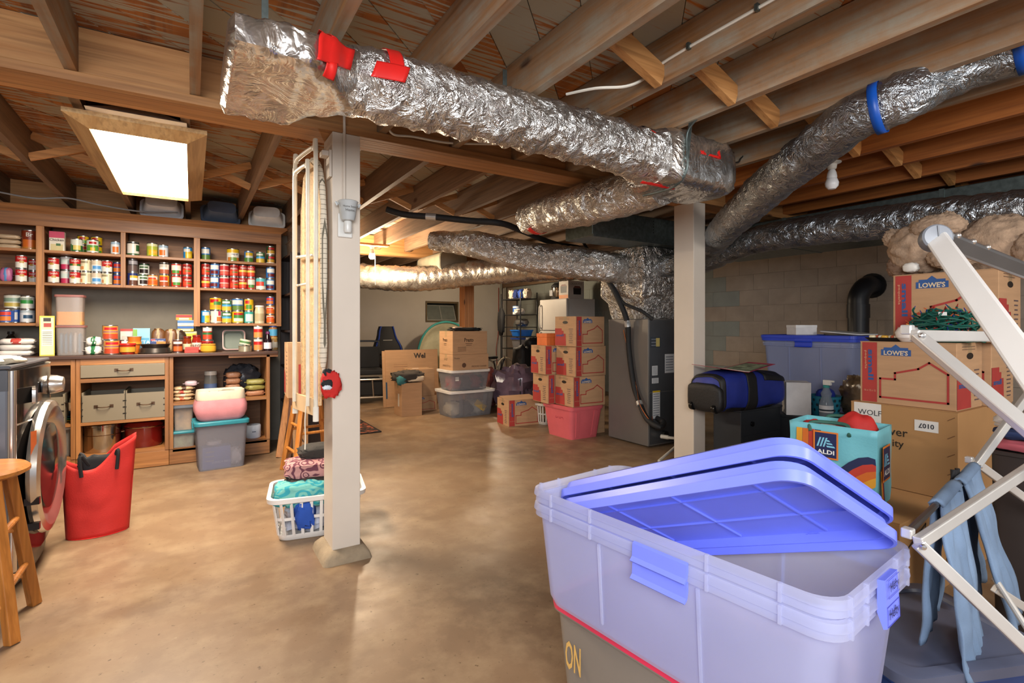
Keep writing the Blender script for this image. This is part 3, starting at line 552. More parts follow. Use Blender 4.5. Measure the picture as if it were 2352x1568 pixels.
# ---------------------------------------------------------------- cans
TIN = mat('tin', '#b9b9b6', .25, .9)
RED, WHT, YEL, GRN, BLU, NAV, ORG, CRM, BLK_, TEA, PNK, BRN = '#b51d1f', '#dcd8cf', '#d9b11e', '#2e6a33', '#2a63ae', '#1f2c5e', '#cf6a23', '#d8ceb2', '#24221f', '#2f9fa3', '#c5496a', '#6b3a22'
DES = {  # background, patches (u0,u1,v0,v1,colour), words, description
 'soup': (RED, [(-1, 1, 0, .48, WHT), (-.1, .1, .4, .56, '#b08a3a')], ('Campbell\'s', .74, .2, WHT), 'red and white soup can'),
 'soupg': (RED, [(-1, 1, 0, .5, WHT), (-1, 1, .45, .6, GRN), (-.1, .1, .38, .56, '#b08a3a')], ('Campbell\'s', .78, .2, WHT), 'red and white soup can with green band'),
 'peach': ('#7a2f17', [(-.25, .3, .1, .5, '#c8641f'), (-1, 1, 0, .1, '#b9772e')], ('Br', .75, .2, WHT), 'tall brown and orange can'),
 'corn': (GRN, [(-1, 1, .55, 1, '#d9ddd0'), (-.2, .2, .1, .5, '#d8c56a'), (-1, -.3, 0, .55, '#4f8b55')], None, 'green and white corn can'),
 'delm': (YEL, [(-.2, .15, .6, .9, RED), (-.1, .4, .1, .5, '#4d8c36'), (.3, .6, 0, 1, YEL), (-.3, -.1, .1, .4, '#cf6a23')], None, 'yellow vegetable can with red badge'),
 'delmbig': (YEL, [(-.25, .25, .7, .92, RED), (-.3, .3, .35, .65, '#3f7d33'), (-.25, .25, .08, .35, '#e6dfc0')], None, 'wide yellow and green fruit can'),
 'grn': ('#e4e6dc', [(-.2, .2, .66, .86, RED), (-.4, .4, .1, .55, '#5f9a3a'), (-.15, .1, .15, .4, YEL)], None, 'white can with green vegetable picture'),
 'ornw': ('#dfe3e6', [(-.22, .22, .15, .55, '#d9732a'), (-1, 1, .85, 1, '#9fb7cc')], None, 'white can with orange vegetable picture'),
 'blkgrn': (WHT, [(-1, 1, .88, 1, BLK_), (.1, .6, .3, .8, '#2d5b34'), (-1, 1, 0, .12, '#2d5b34'), (-.7, -.4, .1, .85, '#9a958a')], None, 'white can with dark green leaf'),
 'pear': ('#a9b53c', [(-.3, .3, .1, .45, YEL), (-1, 1, .8, 1, '#d7d7a6'), (-.1, .3, .2, .4, '#e0b34b')], None, 'yellow green pear can'),
 'bluyel': ('#2d86c4', [(-.1, 1, 0, .7, YEL), (-.3, .2, .6, .85, WHT), (-.05, .3, .1, .4, '#e4c34a')], None, 'blue and yellow fruit can'),
 'bluw': ('#2d6db0', [(-.35, .4, .5, .85, WHT), (-1, 1, 0, .4, '#5b7a3a')], None, 'blue can with white cloud and green beans'),
 'vegal': ('#e2dccd', [(-1, 1, .72, 1, YEL), (-.4, .4, 0, .3, '#c8772f'), (-.2, .1, 0, .25, '#6a8f3c')], ('veg-all', .55, .17, '#2c3f6e'), 'wide yellow and white mixed vegetable can'),
 'bluygr': ('#3a74b8', [(-.3, .3, .6, .9, YEL), (-.3, .3, .4, .6, WHT), (-1, 1, 0, .36, '#4e7f38')], None, 'blue, yellow and green bean can'),
 'gryel': ('#2f6b38', [(-.5, .5, 0, .42, '#d8b640'), (-1, 1, .42, .55, '#4fa3d6'), (-.3, .3, .75, .92, '#dfe0cf')], None, 'green and yellow corn can'),
 'dkgrn': ('#1f4a26', [(-.4, .4, .1, .45, '#c99b3a'), (-.3, .3, .65, .9, RED), (-1, 1, 0, .08, WHT)], None, 'dark green vegetable can'),
 'pinkw': ('#dcdcd6', [(-1, 1, .05, .42, '#c4365e'), (-.35, .25, .5, .8, '#cfe0d8')], None, 'tall white and pink soup can'),
 'cream': ('#e0d6b4', [(.1, .5, .1, .9, '#b9ae93'), (-.5, -.2, .15, .35, '#cf8a4c'), (-.5, 0, .7, .85, '#8d8265')], None, 'cream coloured soup can'),
 'whblu': ('#d9d7d0', [(-1, 1, .62, 1, '#c6b8a4'), (-.3, .3, .25, .5, '#4f8fc9'), (-.4, .4, .05, .2, '#a9c3d6')], None, 'white and pale blue soup can'),
 'bluor': ('#2a4f9c', [(-.35, .3, .1, .5, '#d2742c'), (-.3, .3, .65, .9, '#c73a2c')], None, 'blue and orange can'),
 'navy': ('#20306a', [(-.4, .4, .05, .4, '#5b3a2e'), (-.25, .25, .6, .8, '#d9a32e'), (-.3, .3, .42, .55, WHT)], None, 'navy blue bean can'),
 'char': ('#3b3436', [(-1, 1, 0, .5, '#5a4a48'), (-.4, .4, .6, .85, '#8c8a92')], None, 'charcoal bean can'),
 'olive': ('#dfe0da', [(-.28, .28, .1, .5, '#2a201f'), (-1, 1, .88, 1, '#2f5a33'), (-.3, .3, .6, .75, '#4e6a4c')], None, 'white can with black bean picture'),
 'orn': ('#d9822f', [(-.35, .35, .1, .45, '#cf5a24'), (-1, 1, .6, .85, '#e0dccf'), (-.25, .25, .62, .8, '#c5432a')], None, 'orange and white can'),
 'chili': ('#d9a71e', [(-.4, .4, .05, .35, '#a1502b'), (-.3, .3, .55, .85, '#c23a22'), (-.25, .25, .4, .52, WHT)], None, 'yellow chili can'),
 'brown': ('#dcd5cb', [(-1, 1, 0, .4, '#a35a41'), (-.3, .3, .6, .85, '#b9b1a8'), (-1, 1, .92, 1, BLK_)], None, 'white and brown can'),
 'redw': ('#c3261f', [(-.35, .35, .45, .85, '#dfdacb'), (-.3, .2, .1, .35, '#4f8a3b'), (-1, -.55, 0, 1, '#d8d2c2')], None, 'red can with white panel'),
 'tomato': ('#b3261e', [(-.35, .35, .1, .45, '#d34a2c'), (-.35, .35, .75, .92, '#7d1714'), (-.1, .25, .3, .42, '#4d7a34')], ('Hunt\'s', .66, .18, WHT), 'red tomato can with white script'),
 'redtom': ('#a8211f', [(-1, 1, .45, .6, '#e3c95a'), (-.35, .35, .08, .35, '#cf4a2b')], ('Hunt\'s', .75, .18, WHT), 'red tomato sauce can with yellow band'),
 'kidney': ('#2f6fb4', [(-.35, .4, .5, .86, '#e2e2dc'), (-.3, .3, .08, .42, '#6a1f22')], None, 'blue can with white cloud and red beans'),
 'pinkred': ('#bb3036', [(-1, 1, .4, .52, '#d9b0a8'), (-.4, .4, .1, .36, '#c95b4d'), (-1, 1, .9, 1, '#cfcac0')], None, 'pinkish red tomato can'),
 'teal': ('#59b4ba', [(-1, 1, 0, .3, '#dfe0d6'), (-.25, .25, .3, .7, '#d4442f')], None, 'teal can with red tomato'),
 'blubig': ('#2156a8', [(-.5, 0, .2, .8, '#d9dde0'), (.1, .4, .1, .5, '#c98a3f')], None, 'wide blue and white can'),
 'whtbig': ('#c9ccc2', [(-.5, .5, .55, .8, '#7f9a8a'), (-.3, .3, .1, .4, '#b8a24d'), (.4, .7, 0, 1, '#2a3f5c')], None, 'wide pale patterned can'),
 'whtblu2': ('#d6dade', [(-.1, .25, .35, .55, '#22496a'), (-1, 1, .85, 1, '#a9b7bf')], None, 'white can with small blue emblem'),
 'grnw': ('#d7dad4', [(-.35, .35, .4, .65, '#2f8a3f'), (-.3, .3, .75, .88, '#8a9a8c')], None, 'white can with green panel'),
 'pinkbox': ('#dcd4c4', [(-.6, -.2, .2, .6, '#b3393c'), (.15, .5, .1, .5, '#c9783c'), (.2, .4, .6, .95, '#c4365e')], None, 'wide white can with red print'),
 'peachy': (YEL, [(-.4, .1, .65, .9, RED), (-.1, .3, .4, .7, '#3f7d33'), (-.4, .4, .08, .4, '#e0962c')], None, 'wide yellow peach can'),
 'tealp': ('#2fa39c', [(-.3, .25, .1, .8, '#dfe3d4')], None, 'teal can with white pear'),
 'bean': ('#cf8a3a', [(-.4, .4, .05, .42, '#b8452a'), (-.3, .3, .72, .9, '#b3202a'), (-.4, .4, .5, .62, '#8a5a6a')], None, 'large tan baked bean can'),
 'manwich': ('#5a2418', [(-.35, .35, .1, .45, '#c9622f'), (-.4, .4, .75, .9, '#e8e0d0')], None, 'brown sloppy joe sauce can'),
 'redstew': ('#b8231f', [(-.4, .4, .05, .5, '#d08a4a'), (-.35, .35, .8, .95, '#e0dccf')], None, 'red stew can'),
 'sauce': ('#a8221e', [(-1, 1, .42, .62, '#2f6a38'), (-.35, .35, .66, .95, '#d9d3c6'), (-.4, .4, .05, .35, '#c9472b')], None, 'tall red tomato can with green band'),
}
LABM = {}
def can_meshes(d, r, h):
    k = (d, round(r, 3), round(h, 3))
    if k in LABM: return LABM[k]
    body = MB().lathe([(0, .002), (r * .9, .002), (r * .97, 0), (r, .004), (r * .985, .008), (r * .985, h - .008), (r, h - .004), (r * .97, h), (r * .9, h - .004), (0, h - .004)], 24).mesh('can', TIN)
    bg, pa, tx, _ = DES[d]; cols = [bg]; S, RW = 24, 10; vs, fs, ms = [], [], []; r2 = r * .985 + .0008
    for i in range(RW + 1):
        for j in range(S): a = -PI / 2 + 2 * PI * (j + .5) / S; vs.append((r2 * math.cos(a), r2 * math.sin(a), .008 + (h - .016) * i / RW))
    for i in range(RW):
        for j in range(S):
            u = (j + 1) / S * 2; u = u - 2 if u > 1 else u; v = (i + .5) / RW; c_ = bg
            for u0, u1, v0, v1, cc in pa:
                if u0 <= u <= u1 and v0 <= v <= v1: c_ = cc
            if c_ not in cols: cols.append(c_)
            fs.append((i * S + j, i * S + (j + 1) % S, (i + 1) * S + (j + 1) % S, (i + 1) * S + j)); ms.append(cols.index(c_))
    mb = MB(); mb.add(vs, fs, ms); lm = mb.mesh('paper_label', [K(c_, .35) for c_ in cols], 40); tm = None
    if tx:
        tmp = text(hu, tx[0], (0, 0, 0), (0, -1, 0), (0, 0, 1), 1, K(tx[3], .35), bold=.01); me = tmp.data.copy(); bpy.data.objects.remove(tmp)
        xs = max(abs(v.co.x) for v in me.vertices); th = tx[2] * h; sx = min(th, 1.5 * r / (2 * xs) * 1.0)
        for v in me.vertices:
            a = -PI / 2 + v.co.x * sx / r2; z = tx[1] * h + v.co.y * th; v.co = ((r2 + .0009) * math.cos(a), (r2 + .0009) * math.sin(a), z)
        tm = me
    LABM[k] = (body, lm, tm); return LABM[k]
def can(d, x, y, z, r, h, lab, turn=None, group='canned food in the pantry'):
    b, l, tm = can_meshes(d, r, h); o = link('food_can', b, None, (x, y, z)); tag(o, lab, 'can', group)
    o.rotation_euler.z = math.atan2(x, y) * -1 + math.radians(RND.uniform(-22, 22) if turn is None else turn)
    link('paper_label', l, o)
    if tm: link('lettering', tm, o)
    return o
ORD = ['first', 'second', 'third', 'fourth', 'fifth', 'sixth', 'seventh', 'eighth', 'ninth']
ROWS = [
('top','first',[(-1.065,5.36,0.046,0.155,'peach')]),
('top','second',[(-0.779,5.32,0.036,0.108,'corn'), (-0.760,5.47,0.036,0.078,'delm delm'), (-0.679,5.32,0.037,0.108,'grn'), (-0.672,5.47,0.036,0.078,'delm delm'), (-0.533,5.33,0.031,0.110,'ornw')]),
('top','third',[(-0.417,5.34,0.041,0.118,'blkgrn'), (-0.285,5.34,0.037,0.118,'pear'), (-0.206,5.34,0.034,0.110,'ornw'), (-0.028,5.36,0.033,0.108,'bluyel')]),
('top','fourth',[(0.108,5.36,0.034,0.118,'bluw'), (0.323,5.36,0.049,0.120,'vegal'), (0.453,5.36,0.037,0.110,'bluygr'), (0.551,5.36,0.036,0.108,'gryel'), (0.637,5.36,0.035,0.085,'dkgrn dkgrn')]),
('middle','first',[(-1.108,5.33,0.032,0.102,'soup soup'), (-1.052,5.41,0.031,0.094,'soup soup')]),
('middle','second',[(-0.920,5.33,0.033,0.100,'soup soup'), (-0.856,5.42,0.037,0.112,'pinkw pinkw'), (-0.792,5.34,0.033,0.101,'soup soupg'), (-0.725,5.34,0.032,0.101,'cream cream'), (-0.657,5.34,0.033,0.101,'whblu whblu'), (-0.589,5.34,0.033,0.100,'cream soup'), (-0.528,5.41,0.028,0.100,'bluor bluor')]),
('middle','third',[(-0.420,5.34,0.034,0.113,'navy char'), (-0.349,5.32,0.033,0.100,'olive'), (-0.346,5.43,0.036,0.100,'olive olive'), (-0.280,5.32,0.033,0.100,'orn'), (-0.200,5.34,0.034,0.105,'chili brown'), (-0.112,5.34,0.036,0.103,'redw redw'), (-0.033,5.36,0.035,0.106,'tomato tomato')]),
('middle','fourth',[(0.106,5.34,0.034,0.110,'redtom tomato'), (0.178,5.33,0.034,0.113,'kidney kidney'), (0.252,5.33,0.036,0.112,'pinkred pinkred'), (0.330,5.33,0.036,0.112,'tomato tomato'), (0.402,5.33,0.032,0.112,'redtom redtom'), (0.470,5.34,0.033,0.112,'redw redtom'), (0.553,5.34,0.042,0.115,'teal'), (0.635,5.36,0.036,0.112,'kidney kidney')]),
('bottom','first',[(-1.175,5.46,0.058,0.11,'blubig whtbig'), (-1.082,5.38,0.042,0.105,'whtblu2 grnw'), (-1.188,5.32,0.042,0.100,'bluor')]),
('bottom','fourth',[(0.105,5.32,0.034,0.118,'bluyel'), (0.186,5.36,0.046,0.117,'pinkbox peachy'), (0.272,5.34,0.037,0.108,'gryel gryel'), (0.362,5.36,0.047,0.115,'delmbig bluw'), (0.452,5.34,0.037,0.114,'tealp delm'), (0.636,5.36,0.035,0.085,'orn orn bluor')]),
]
for sh, bay, row in ROWS:
    for i, (x, y, r, h, ds) in enumerate(row):
        z = SZ[sh]; dd = ds.split()
        for k, d in enumerate(dd):
            pos = '%s from left' % ORD[i] if len(dd) == 1 else ('lower' if k == 0 else 'upper' if k == len(dd) - 1 else 'middle') + ' in %s stack' % ORD[i]
            rr2 = .042 if d == "grnw" else min(r * 1.04, r + .002)
            can(d, x, y, z, rr2, h, '%s, %s, %s shelf, %s bay' % (DES[d][3], pos, sh, bay))
            z += h + .0004
# ---------------------------------------------------------------- groceries on the worktop and in the cabinets
CZ = .9145
def food_box(lab, x, y, z, w, d, h, col, bands=(), txt=None, rz=0, name='food_box', cat='box', rx=0):
    t = thing(name, lab, cat, (x, y, z), rz); m = K(col, .4)
    build(MB().box(-w / 2, w / 2, -d / 2, d / 2, 0, h), 'carton', m, t, smooth=0, bevel=.0015)
    for i, (u0, u1, v0, v1, c_) in enumerate(bands): decal(t, 'printed_panel', [(u0 * w / 2, (v0 - .5) * h), (u1 * w / 2, (v0 - .5) * h), (u1 * w / 2, (v1 - .5) * h), (u0 * w / 2, (v1 - .5) * h)], (0, -d / 2, h / 2), (0, -1, 0), (0, 0, 1), K(c_, .4), z=.0004 * i)
    if txt: text(t, txt[0], (txt[4] * w if len(txt) > 4 else 0, -d / 2, txt[1] * h), (0, -1, 0), (0, 0, 1), txt[2], K(txt[3], .4), z=.003, bold=.01)
    return t
def jar(lab, x, y, z, r, h, prof, body, lid, lidh, label=None, name='jar', cat='jar', txt=None):
    t = thing(name, lab, cat, (x, y, z)); build(MB().lathe([(0, 0)] + [(r * a, h * b) for a, b in prof], 22), 'glass', body, t)
    lr = r * prof[-1][0] + .002; build(MB().lathe([(0, h), (lr, h), (lr + .002, h + .003), (lr, h + lidh), (0, h + lidh)], 22), 'lid', lid, t)
    if label: build(MB().lathe([(r * 1.012, h * label[0]), (r * 1.012, h * label[1])], 22), 'paper_label', K(label[2], .4), t)
    if txt: text(t, txt[0], (0, -r * 1.02, h * txt[1]), (0, -1, 0), (0, 0, 1), txt[2], K(txt[3]), z=.002, bold=.02)
    return t
def sack(lab, x, y, z, rx, ry, rz_, m, name='food_sack', cat='bag', seed=0, turn=0, amp=.14, band=None):
    mb = MB().blob((0, 0, rz_ * .96), rx, ry, rz_, amp, 3, seed, 22, 10, .55, 0); t = thing(name, lab, cat, (x, y, z), turn); b = build(mb, 'pouch', m, t, smooth=80)
    for s in (-1, 1): build(MB().grid(lambda u, v: (s * (rx * .93 + .018 * v), (u - .5) * ry * 1.5, rz_ * (.9 + .25 * nf(u * 6, v, seed))), 6, 1), 'seal', m, t, solid=.001)
    if band: build(MB().blob((0, 0, rz_ * .97), rx * .45, ry * 1.015, rz_ * 1.03, amp, 3, seed, 22, 10, .55, 0.001), 'printed_band', band, t, smooth=80)
    return t
FL = mat('white flour paper', '#d9d4d0', .55, bmp=.4, bscale=25); PLB = mat('clear bag film', '#cfcac0', .25, bmp=.5, bscale=30)
for i in range(3): sack('white flour bag, %s of the stack at the left end of the worktop' % ('bottom', 'middle', 'top')[i], -1.11 + .008 * i, 5.2, CZ + .0005 + .044 * i, .098, .075, .0225, FL, seed=i, band=K('#b5423a') if i == 2 else None)
jar('dark bottle standing behind the flour bags', -1.19, 5.44, CZ, .042, .16, [(1, 0), (1, .6), (.75, .8), (.4, .95), (.42, 1)], K('#1c1712', .15), K('#15120f'), .022, name='bottle', cat='bottle')
food_box('yellow cereal box turned to its nutrition side', -.925, 5.14, CZ, .085, .05, .3, '#d8c34a', [(-.86, .86, .03, .96, '#e8dfa6'), (-.5, .5, .86, .95, '#2c2118'), (-.45, .55, .72, .82, '#a33a2c'), (-.7, .75, .25, .66, '#f0ead0')] + [(-.6, .65, .28 + .045 * i, .29 + .045 * i, '#6d6650') for i in range(8)], rz=12)
TB = clear('clear tub', '#e3dcd8', .28, .2, .3)
def canister(lab, x, y, z, w, h, fill, fh, fm):
    t = thing('storage_canister', lab, 'container', (x, y, z)); build(MB().tub(w, w * .8, 0, h - .016, .02, .93, .003), 'tub', TB, t); build(MB().rbox(w + .012, w * .8 + .012, h - .016, h, .02), 'lid', clear('pinkish lid', '#d99a94', .55, .3, .4), t, bevel=.002)
    fill(t, w, fh, fm); return t
def f_grain(t, w, fh, m): build(MB().rbox(w * .94, w * .74, .004, fh, .018), 'grain', m, t)
def f_pack(t, w, fh, m):
    for i in range(5): build(MB().blob((-.055 + .027 * i, 0, .09), .012, w * .33, .082, .2, 4, i, 12, 8), 'packet', (m, K('#c9cfd4'))[i == 3], t)
canister('lower clear canister holding blue packets on the worktop', -.792, 5.2, CZ, .168, .228, f_pack, .12, K('#3d86b5')); canister('upper clear canister half full of orange grain', -.797, 5.2, CZ + .2285, .165, .235, f_grain, .105, mat('orange grain', '#d99b54', .8, bmp=.6, bscale=200))
GB = K('#1d6a3a')
for i in range(2): sack('green and white bread bag, %s one beside the bean cans' % ('lower', 'upper')[i], -.654 + .006 * i, 5.19, CZ + .0005 + .07 * i, .052, .07, .035, mat('white bread film', '#e2ddd6', .35, bmp=.4), name='bread_bag', seed=8 + i, band=GB)
for i in range(2): can('bean', -.537 - .008 * i, 5.12, CZ + .1155 * i, .05, .115, 'large tan baked bean can on worktop, %s of two' % ('lower', 'upper')[i], 5)
can('redstew', -.463, 5.27, CZ, .036, .11, 'red and orange can behind the red tub on the worktop')
jar('red lidded tub of salsa on the worktop', -.432, 5.1, CZ, .052, .072, [(.8, 0), (.86, .1), (1, 1)], K('#a02a1c', .3), K('#c2251f', .3), .014, (.25, .8, '#c9902e'), 'plastic_tub', 'tub')
jar('orange paper tub leaning behind the red lidded tub', -.40, 5.24, CZ, .048, .135, [(.7, 0), (.72, .1), (1, 1)], K('#cf6d22', .4), K('#d9d2c2'), .004, (.55, .7, '#e0902c'), 'plastic_tub', 'tub')
food_box('pale blue pasta box behind the orange tub', -.36, 5.38, CZ, .118, .05, .205, '#8fc3da', [(-1, -.5, .1, .95, '#7fae4a'), (-.4, .9, .2, .6, '#5aa8cf')], ('PASTA', .42, .03, '#e9f1f4'))
food_box('white carton with red top edge behind the bean cans', -.46, 5.45, CZ, .1, .05, .2, '#d9d2ca', [(-1, 1, .9, 1, '#b5423a'), (-.8, .8, .2, .7, '#c9c2ba')])
BB = K('#6d4626', .35)
for i, x in enumerate((-.245, -.155)): sack('brown foil snack bag, %s of two behind the pans' % ('left', 'right')[i], x, 5.40, CZ + .0005, .05, .03, .1, BB, seed=20 + i, band=K('#b9a27c'), name='snack_bag')
t = thing('cake_pan', 'dark round cake pan upside down on the worktop', 'pan', (-.254, 5.15, CZ)); PAN = mat('dark nonstick', '#4a4541', .35, .7)
build(MB().lathe([(.115, 0), (.118, .004), (.118, .008), (.108, .01), (.1, .043), (.094, .047), (0, .047)], 28), 'pan', PAN, t)
t = thing('fluted_pan', 'dark fluted tart pan resting on the cake pan', 'pan', (-.254, 5.15, CZ + .0475))
mb = MB(); n = 48; mb.loft([[((r * (1 + (.03 if j % 2 else 0))) * math.cos(2 * PI * j / n), (r * (1 + (.03 if j % 2 else 0))) * math.sin(2 * PI * j / n), z) for j in range(n)] for r, z in ((.085, 0), (.1, .026), (.108, .027), (.108, .029), (.098, .027), (.083, .003))]); build(mb, 'pan', PAN, t)
food_box('navy box with orange corner lying on the pans', -.235, 5.16, CZ + .0775, .105, .06, .042, '#2c3f74', [(-.2, 1, .0, .45, '#cf7a2a'), (-.9, -.35, .6, .9, '#c2453a')], ('cream cheese', .6, .01, '#dfe3ea'))
sack('chocolate coloured snack bag with silver seal near worktop centre', -.105, 5.42, CZ + .0005, .065, .035, .095, K('#3d2a1e', .3), seed=31, band=K('#b7ab95'), name='snack_bag')
can('manwich', -.097, 5.11, CZ, .034, .112, 'brown sloppy joe can at the front of the worktop', 0)
t = food_box('white and yellow packet under the stacked dessert boxes', -.02, 5.47, CZ, .12, .07, .175, '#ded6b0', [(-1, 1, .55, .9, '#d9c23a')])
for i, (c1_, c2_, la) in enumerate((('#d5b02a', '#2a63ae', 'yellow and blue dessert box, lowest of three'), ('#e0e0dc', '#4a80bd', 'white and blue dessert box, middle of three'), ('#d9a32a', '#a8251f', 'red and yellow dessert box, top of three'))):
    food_box(la, -.045 - .012 * (i == 2), 5.46, CZ + .1755 + .05 * i, .122, .075, .0495, c1_, [(-1, 1, .5, .95, c2_), (-.6, .6, .1, .4, '#e8e2c8')])
jar('honey jar with red label on the worktop', -.032, 5.22, CZ, .033, .12, [(1, 0), (1, .75), (.85, .9), (.8, 1)], K('#7a2d12', .1), K('#6b1c14', .3), .016, (.2, .6, '#d9c7a2'))
jar('pasta sauce jar with cream label', .038, 5.22, CZ, .036, .13, [(1, 0), (1, .75), (.85, .9), (.8, 1)], K('#8c2118', .1), K('#7d1f18', .3), .016, (.15, .62, '#ded5c0'), txt=('PREGO', .42, .022, '#5a1a14'))
can('tomato', .118, 5.23, CZ + .0, .047, .1, 'wide red tomato can on worktop under a taller can', 0); can('sauce', .118, 5.23, CZ + .1005, .037, .115, 'tall red and green can stacked on the wide tomato can', 0)
for i in range(2): food_box('small red box on worktop, %s of two' % ('lower', 'upper')[i], -.0 + .004 * i, 5.1, CZ + .0245 * i, .1, .07, .024, '#c8382a', [(-1, 1, .0, .12, '#8f2018')])
jar('yellow cloth wrapped jar on the worktop', .122, 5.1, CZ, .058, .06, [(.85, 0), (1, .2), (1, .8), (.9, 1)], K('#c9961f', .8), K('#c08a2a', .9), .012, name='wrapped_jar')
t = thing('glass_dish', 'clear square dish with pink rim standing on edge', 'dish', (.33, 5.36, CZ + .004)); 
T = Matrix.Translation((0, 0, .092)) @ Matrix.Rotation(math.radians(78), 4, 'X')
mb = MB().loft([[tuple(T @ Vector((x, y, z))) for x, y in rr(a, a, .03, 5)] for a, z in ((.15, -.04), (.172, .0), (.172, .004), (.16, .004), (.14, -.035))]); build(mb, 'dish', clear('greenish glass', '#b9c4ba', .5, .12, .2), t)
mb = MB().loft([[tuple(T @ Vector((x, y, z))) for x, y in rr(a, a, .03, 5)] for a, z in ((.182, .0), (.186, .006), (.17, .008), (.166, .002))], False, False); build(mb, 'rim_seal', K('#c9a5a0'), t)
jar('plain tin with a striped ribbon roll on top', .402, 5.11, CZ, .052, .046, [(1, 0), (1, .04), (1, 1)], K('#b3aa92', .3, metal=.6), K('#a09782', .3), .003, name='metal_tin', cat='tin')
t = thing('ribbon_roll', 'roll of floral packing tape resting on the plain tin', 'tape', (.40, 5.12, CZ + .0495)); build(MB().lathe([(.03, 0), (.045, 0), (.045, .045), (.03, .045), (.03, 0)], 24, T=Matrix.Rotation(math.radians(12), 4, 'Y')), 'roll', K('#cfcaaf'), t, loc=(0, 0, .01)); build(MB().lathe([(.0455, .012), (.0455, .03)], 24, T=Matrix.Rotation(math.radians(12), 4, 'Y')), 'printed_stripe', K('#4f7a4a'), t, loc=(0, 0, .01))
for i in range(2): can('redstew', .510, 5.14, CZ + .1125 * i, .038, .112, 'red and cream can at right end of worktop, %s of two' % ('lower', 'upper')[i], 0)
jar('grape jelly squeeze bottle with purple cap', .588, 5.14, CZ, .034, .15, [(.95, 0), (1, .3), (.95, .6), (.6, .9), (.4, 1)], K('#1f1018', .15), K('#6a2a5a', .3), .024, (.12, .5, '#d9d2d6'), 'jelly_bottle', 'bottle')
jar('clear jar with tan contents under the peanut butter', .652, 5.3, CZ, .041, .105, [(1, 0), (1, .85), (.9, 1)], K('#b08a55', .2), K('#c9a25a', .3), .012, (.2, .7, '#d9d0bc'))
jar('peanut butter jar with blue lid', .652, 5.3, CZ + .1175, .038, .095, [(1, 0), (1, .85), (.92, 1)], K('#9a6a3a', .2), K('#25479a', .3), .02, (.15, .8, '#4f9ac4'))
# loose things on the hutch shelves
for i in range(3): sack('clear wrapped noodle pack, %s on left top shelf' % ('bottom', 'middle', 'top')[i], -1.185, 5.38, SZ['top'] + .0005 + .037 * i, .07, .06, .0185, mat('pale noodle wrap', '#b9a184', .3, bmp=.3), seed=40 + i, name='noodle_pack')
food_box('pink and white chicken stuffing box on top shelf', -.898, 5.34, SZ['top'], .092, .05, .155, '#e3dccb', [(-1, 1, .68, 1, '#c23a5c'), (-.8, .8, .03, .36, '#cfc08a'), (-.1, .5, .28, .4, '#3f6a3a'), (-1, 1, 0, .03, '#c9b83a')], ('Chicken', .58, .019, '#4a3a34'))
sack('pink and blue candy bag at left of middle shelf', -1.195, 5.36, SZ['middle'] + .0005, .035, .04, .055, K('#a8608a', .4), seed=50, name='candy_bag', band=K('#4f7fb5'))
jar('mayonnaise style jar with white lid on the bottom shelf', .541, 5.34, SZ['bottom'], .043, .15, [(1, 0), (1, .75), (.9, .9), (.82, 1)], K('#cfc2a0', .25), K('#e0ded8', .4), .018, (.15, .62, '#b8a77f'))
jar('dark pickle jar behind the white lidded jar', .535, 5.47, SZ['bottom'], .036, .13, [(1, 0), (1, .8), (.85, 1)], K('#4a5a34', .15), K('#2c6a3a', .4), .015)
# dish pans on top of the hutch
def dishpan(lab, x, y, rz, m):
    t = thing('dish_pan', lab, 'dish pan', (x, y, 2.057), rz); T = Matrix.Translation((0, 0, .015)) @ Matrix.Rotation(math.radians(62), 4, 'X') @ Matrix.Translation((0, .075, 0))
    mb = MB().loft([[tuple(T @ Vector((p, q, z))) for p, q in rr(a, b, .045, 6)] for a, b, z in ((.22, .12, .12), (.285, .165, .0), (.31, .19, 0), (.31, .19, .006), (.29, .17, .006), (.275, .155, .008), (.215, .115, .112))]); build(mb, 'basin', m, t, smooth=50)
    mb = MB().loft([[tuple(T @ Vector((p, q, z))) for p, q in rr(a, b, .045, 6)] for a, b, z in ((.313, .193, -.004), (.313, .193, .009), (.3, .18, .009), (.3, .18, -.004))], False, False); build(mb, 'rolled_rim', m, t, smooth=50)
dishpan('pale grey dish pan tilted on the hutch top, left of three', -.215, 5.31, 0, K('#e4e4e6', .4)); dishpan('dark slate dish pan tilted on the hutch top, middle of three', .225, 5.31, 4, K('#566274', .4)); dishpan('off white dish pan on the hutch top, right of three', .60, 5.31, -8, K('#ece9e2', .4))
# pots in the cabinets
STL = mat('polished steel pot', '#b9b2a8', .12, 1., var=.05); ENR = mat('red enamel', '#6d120e', .12, var=.08, coat=.6)
t = thing('stock_pot', 'shiny steel stock pot with lid in the middle cabinet', 'pot', (-.60, 5.2, .151))
build(MB().lathe([(0, 0), (.115, 0), (.12, .01), (.12, .195), (.126, .2), (.126, .205)], 32), 'pot', STL, t); build(MB().lathe([(.128, .206), (.128, .212), (.11, .222), (.05, .23), (0, .232)], 32), 'lid', STL, t); build(MB().tube(smooth_path([(-.018, 0, .228), (-.014, 0, .256), (0, 0, .262), (.014, 0, .256), (.018, 0, .228)]), .004, 8), 'knob', STL, t); build(MB().lathe([(.1205, .13), (.1235, .133), (.1205, .136)], 32), 'band', STL, t)
for s in (-1, 1): build(MB().tube(smooth_path([(s * .119, -.03, .14), (s * .142, -.02, .142), (s * .142, .02, .142), (s * .119, .03, .14)]), .005, 8), 'side_handle', STL, t)
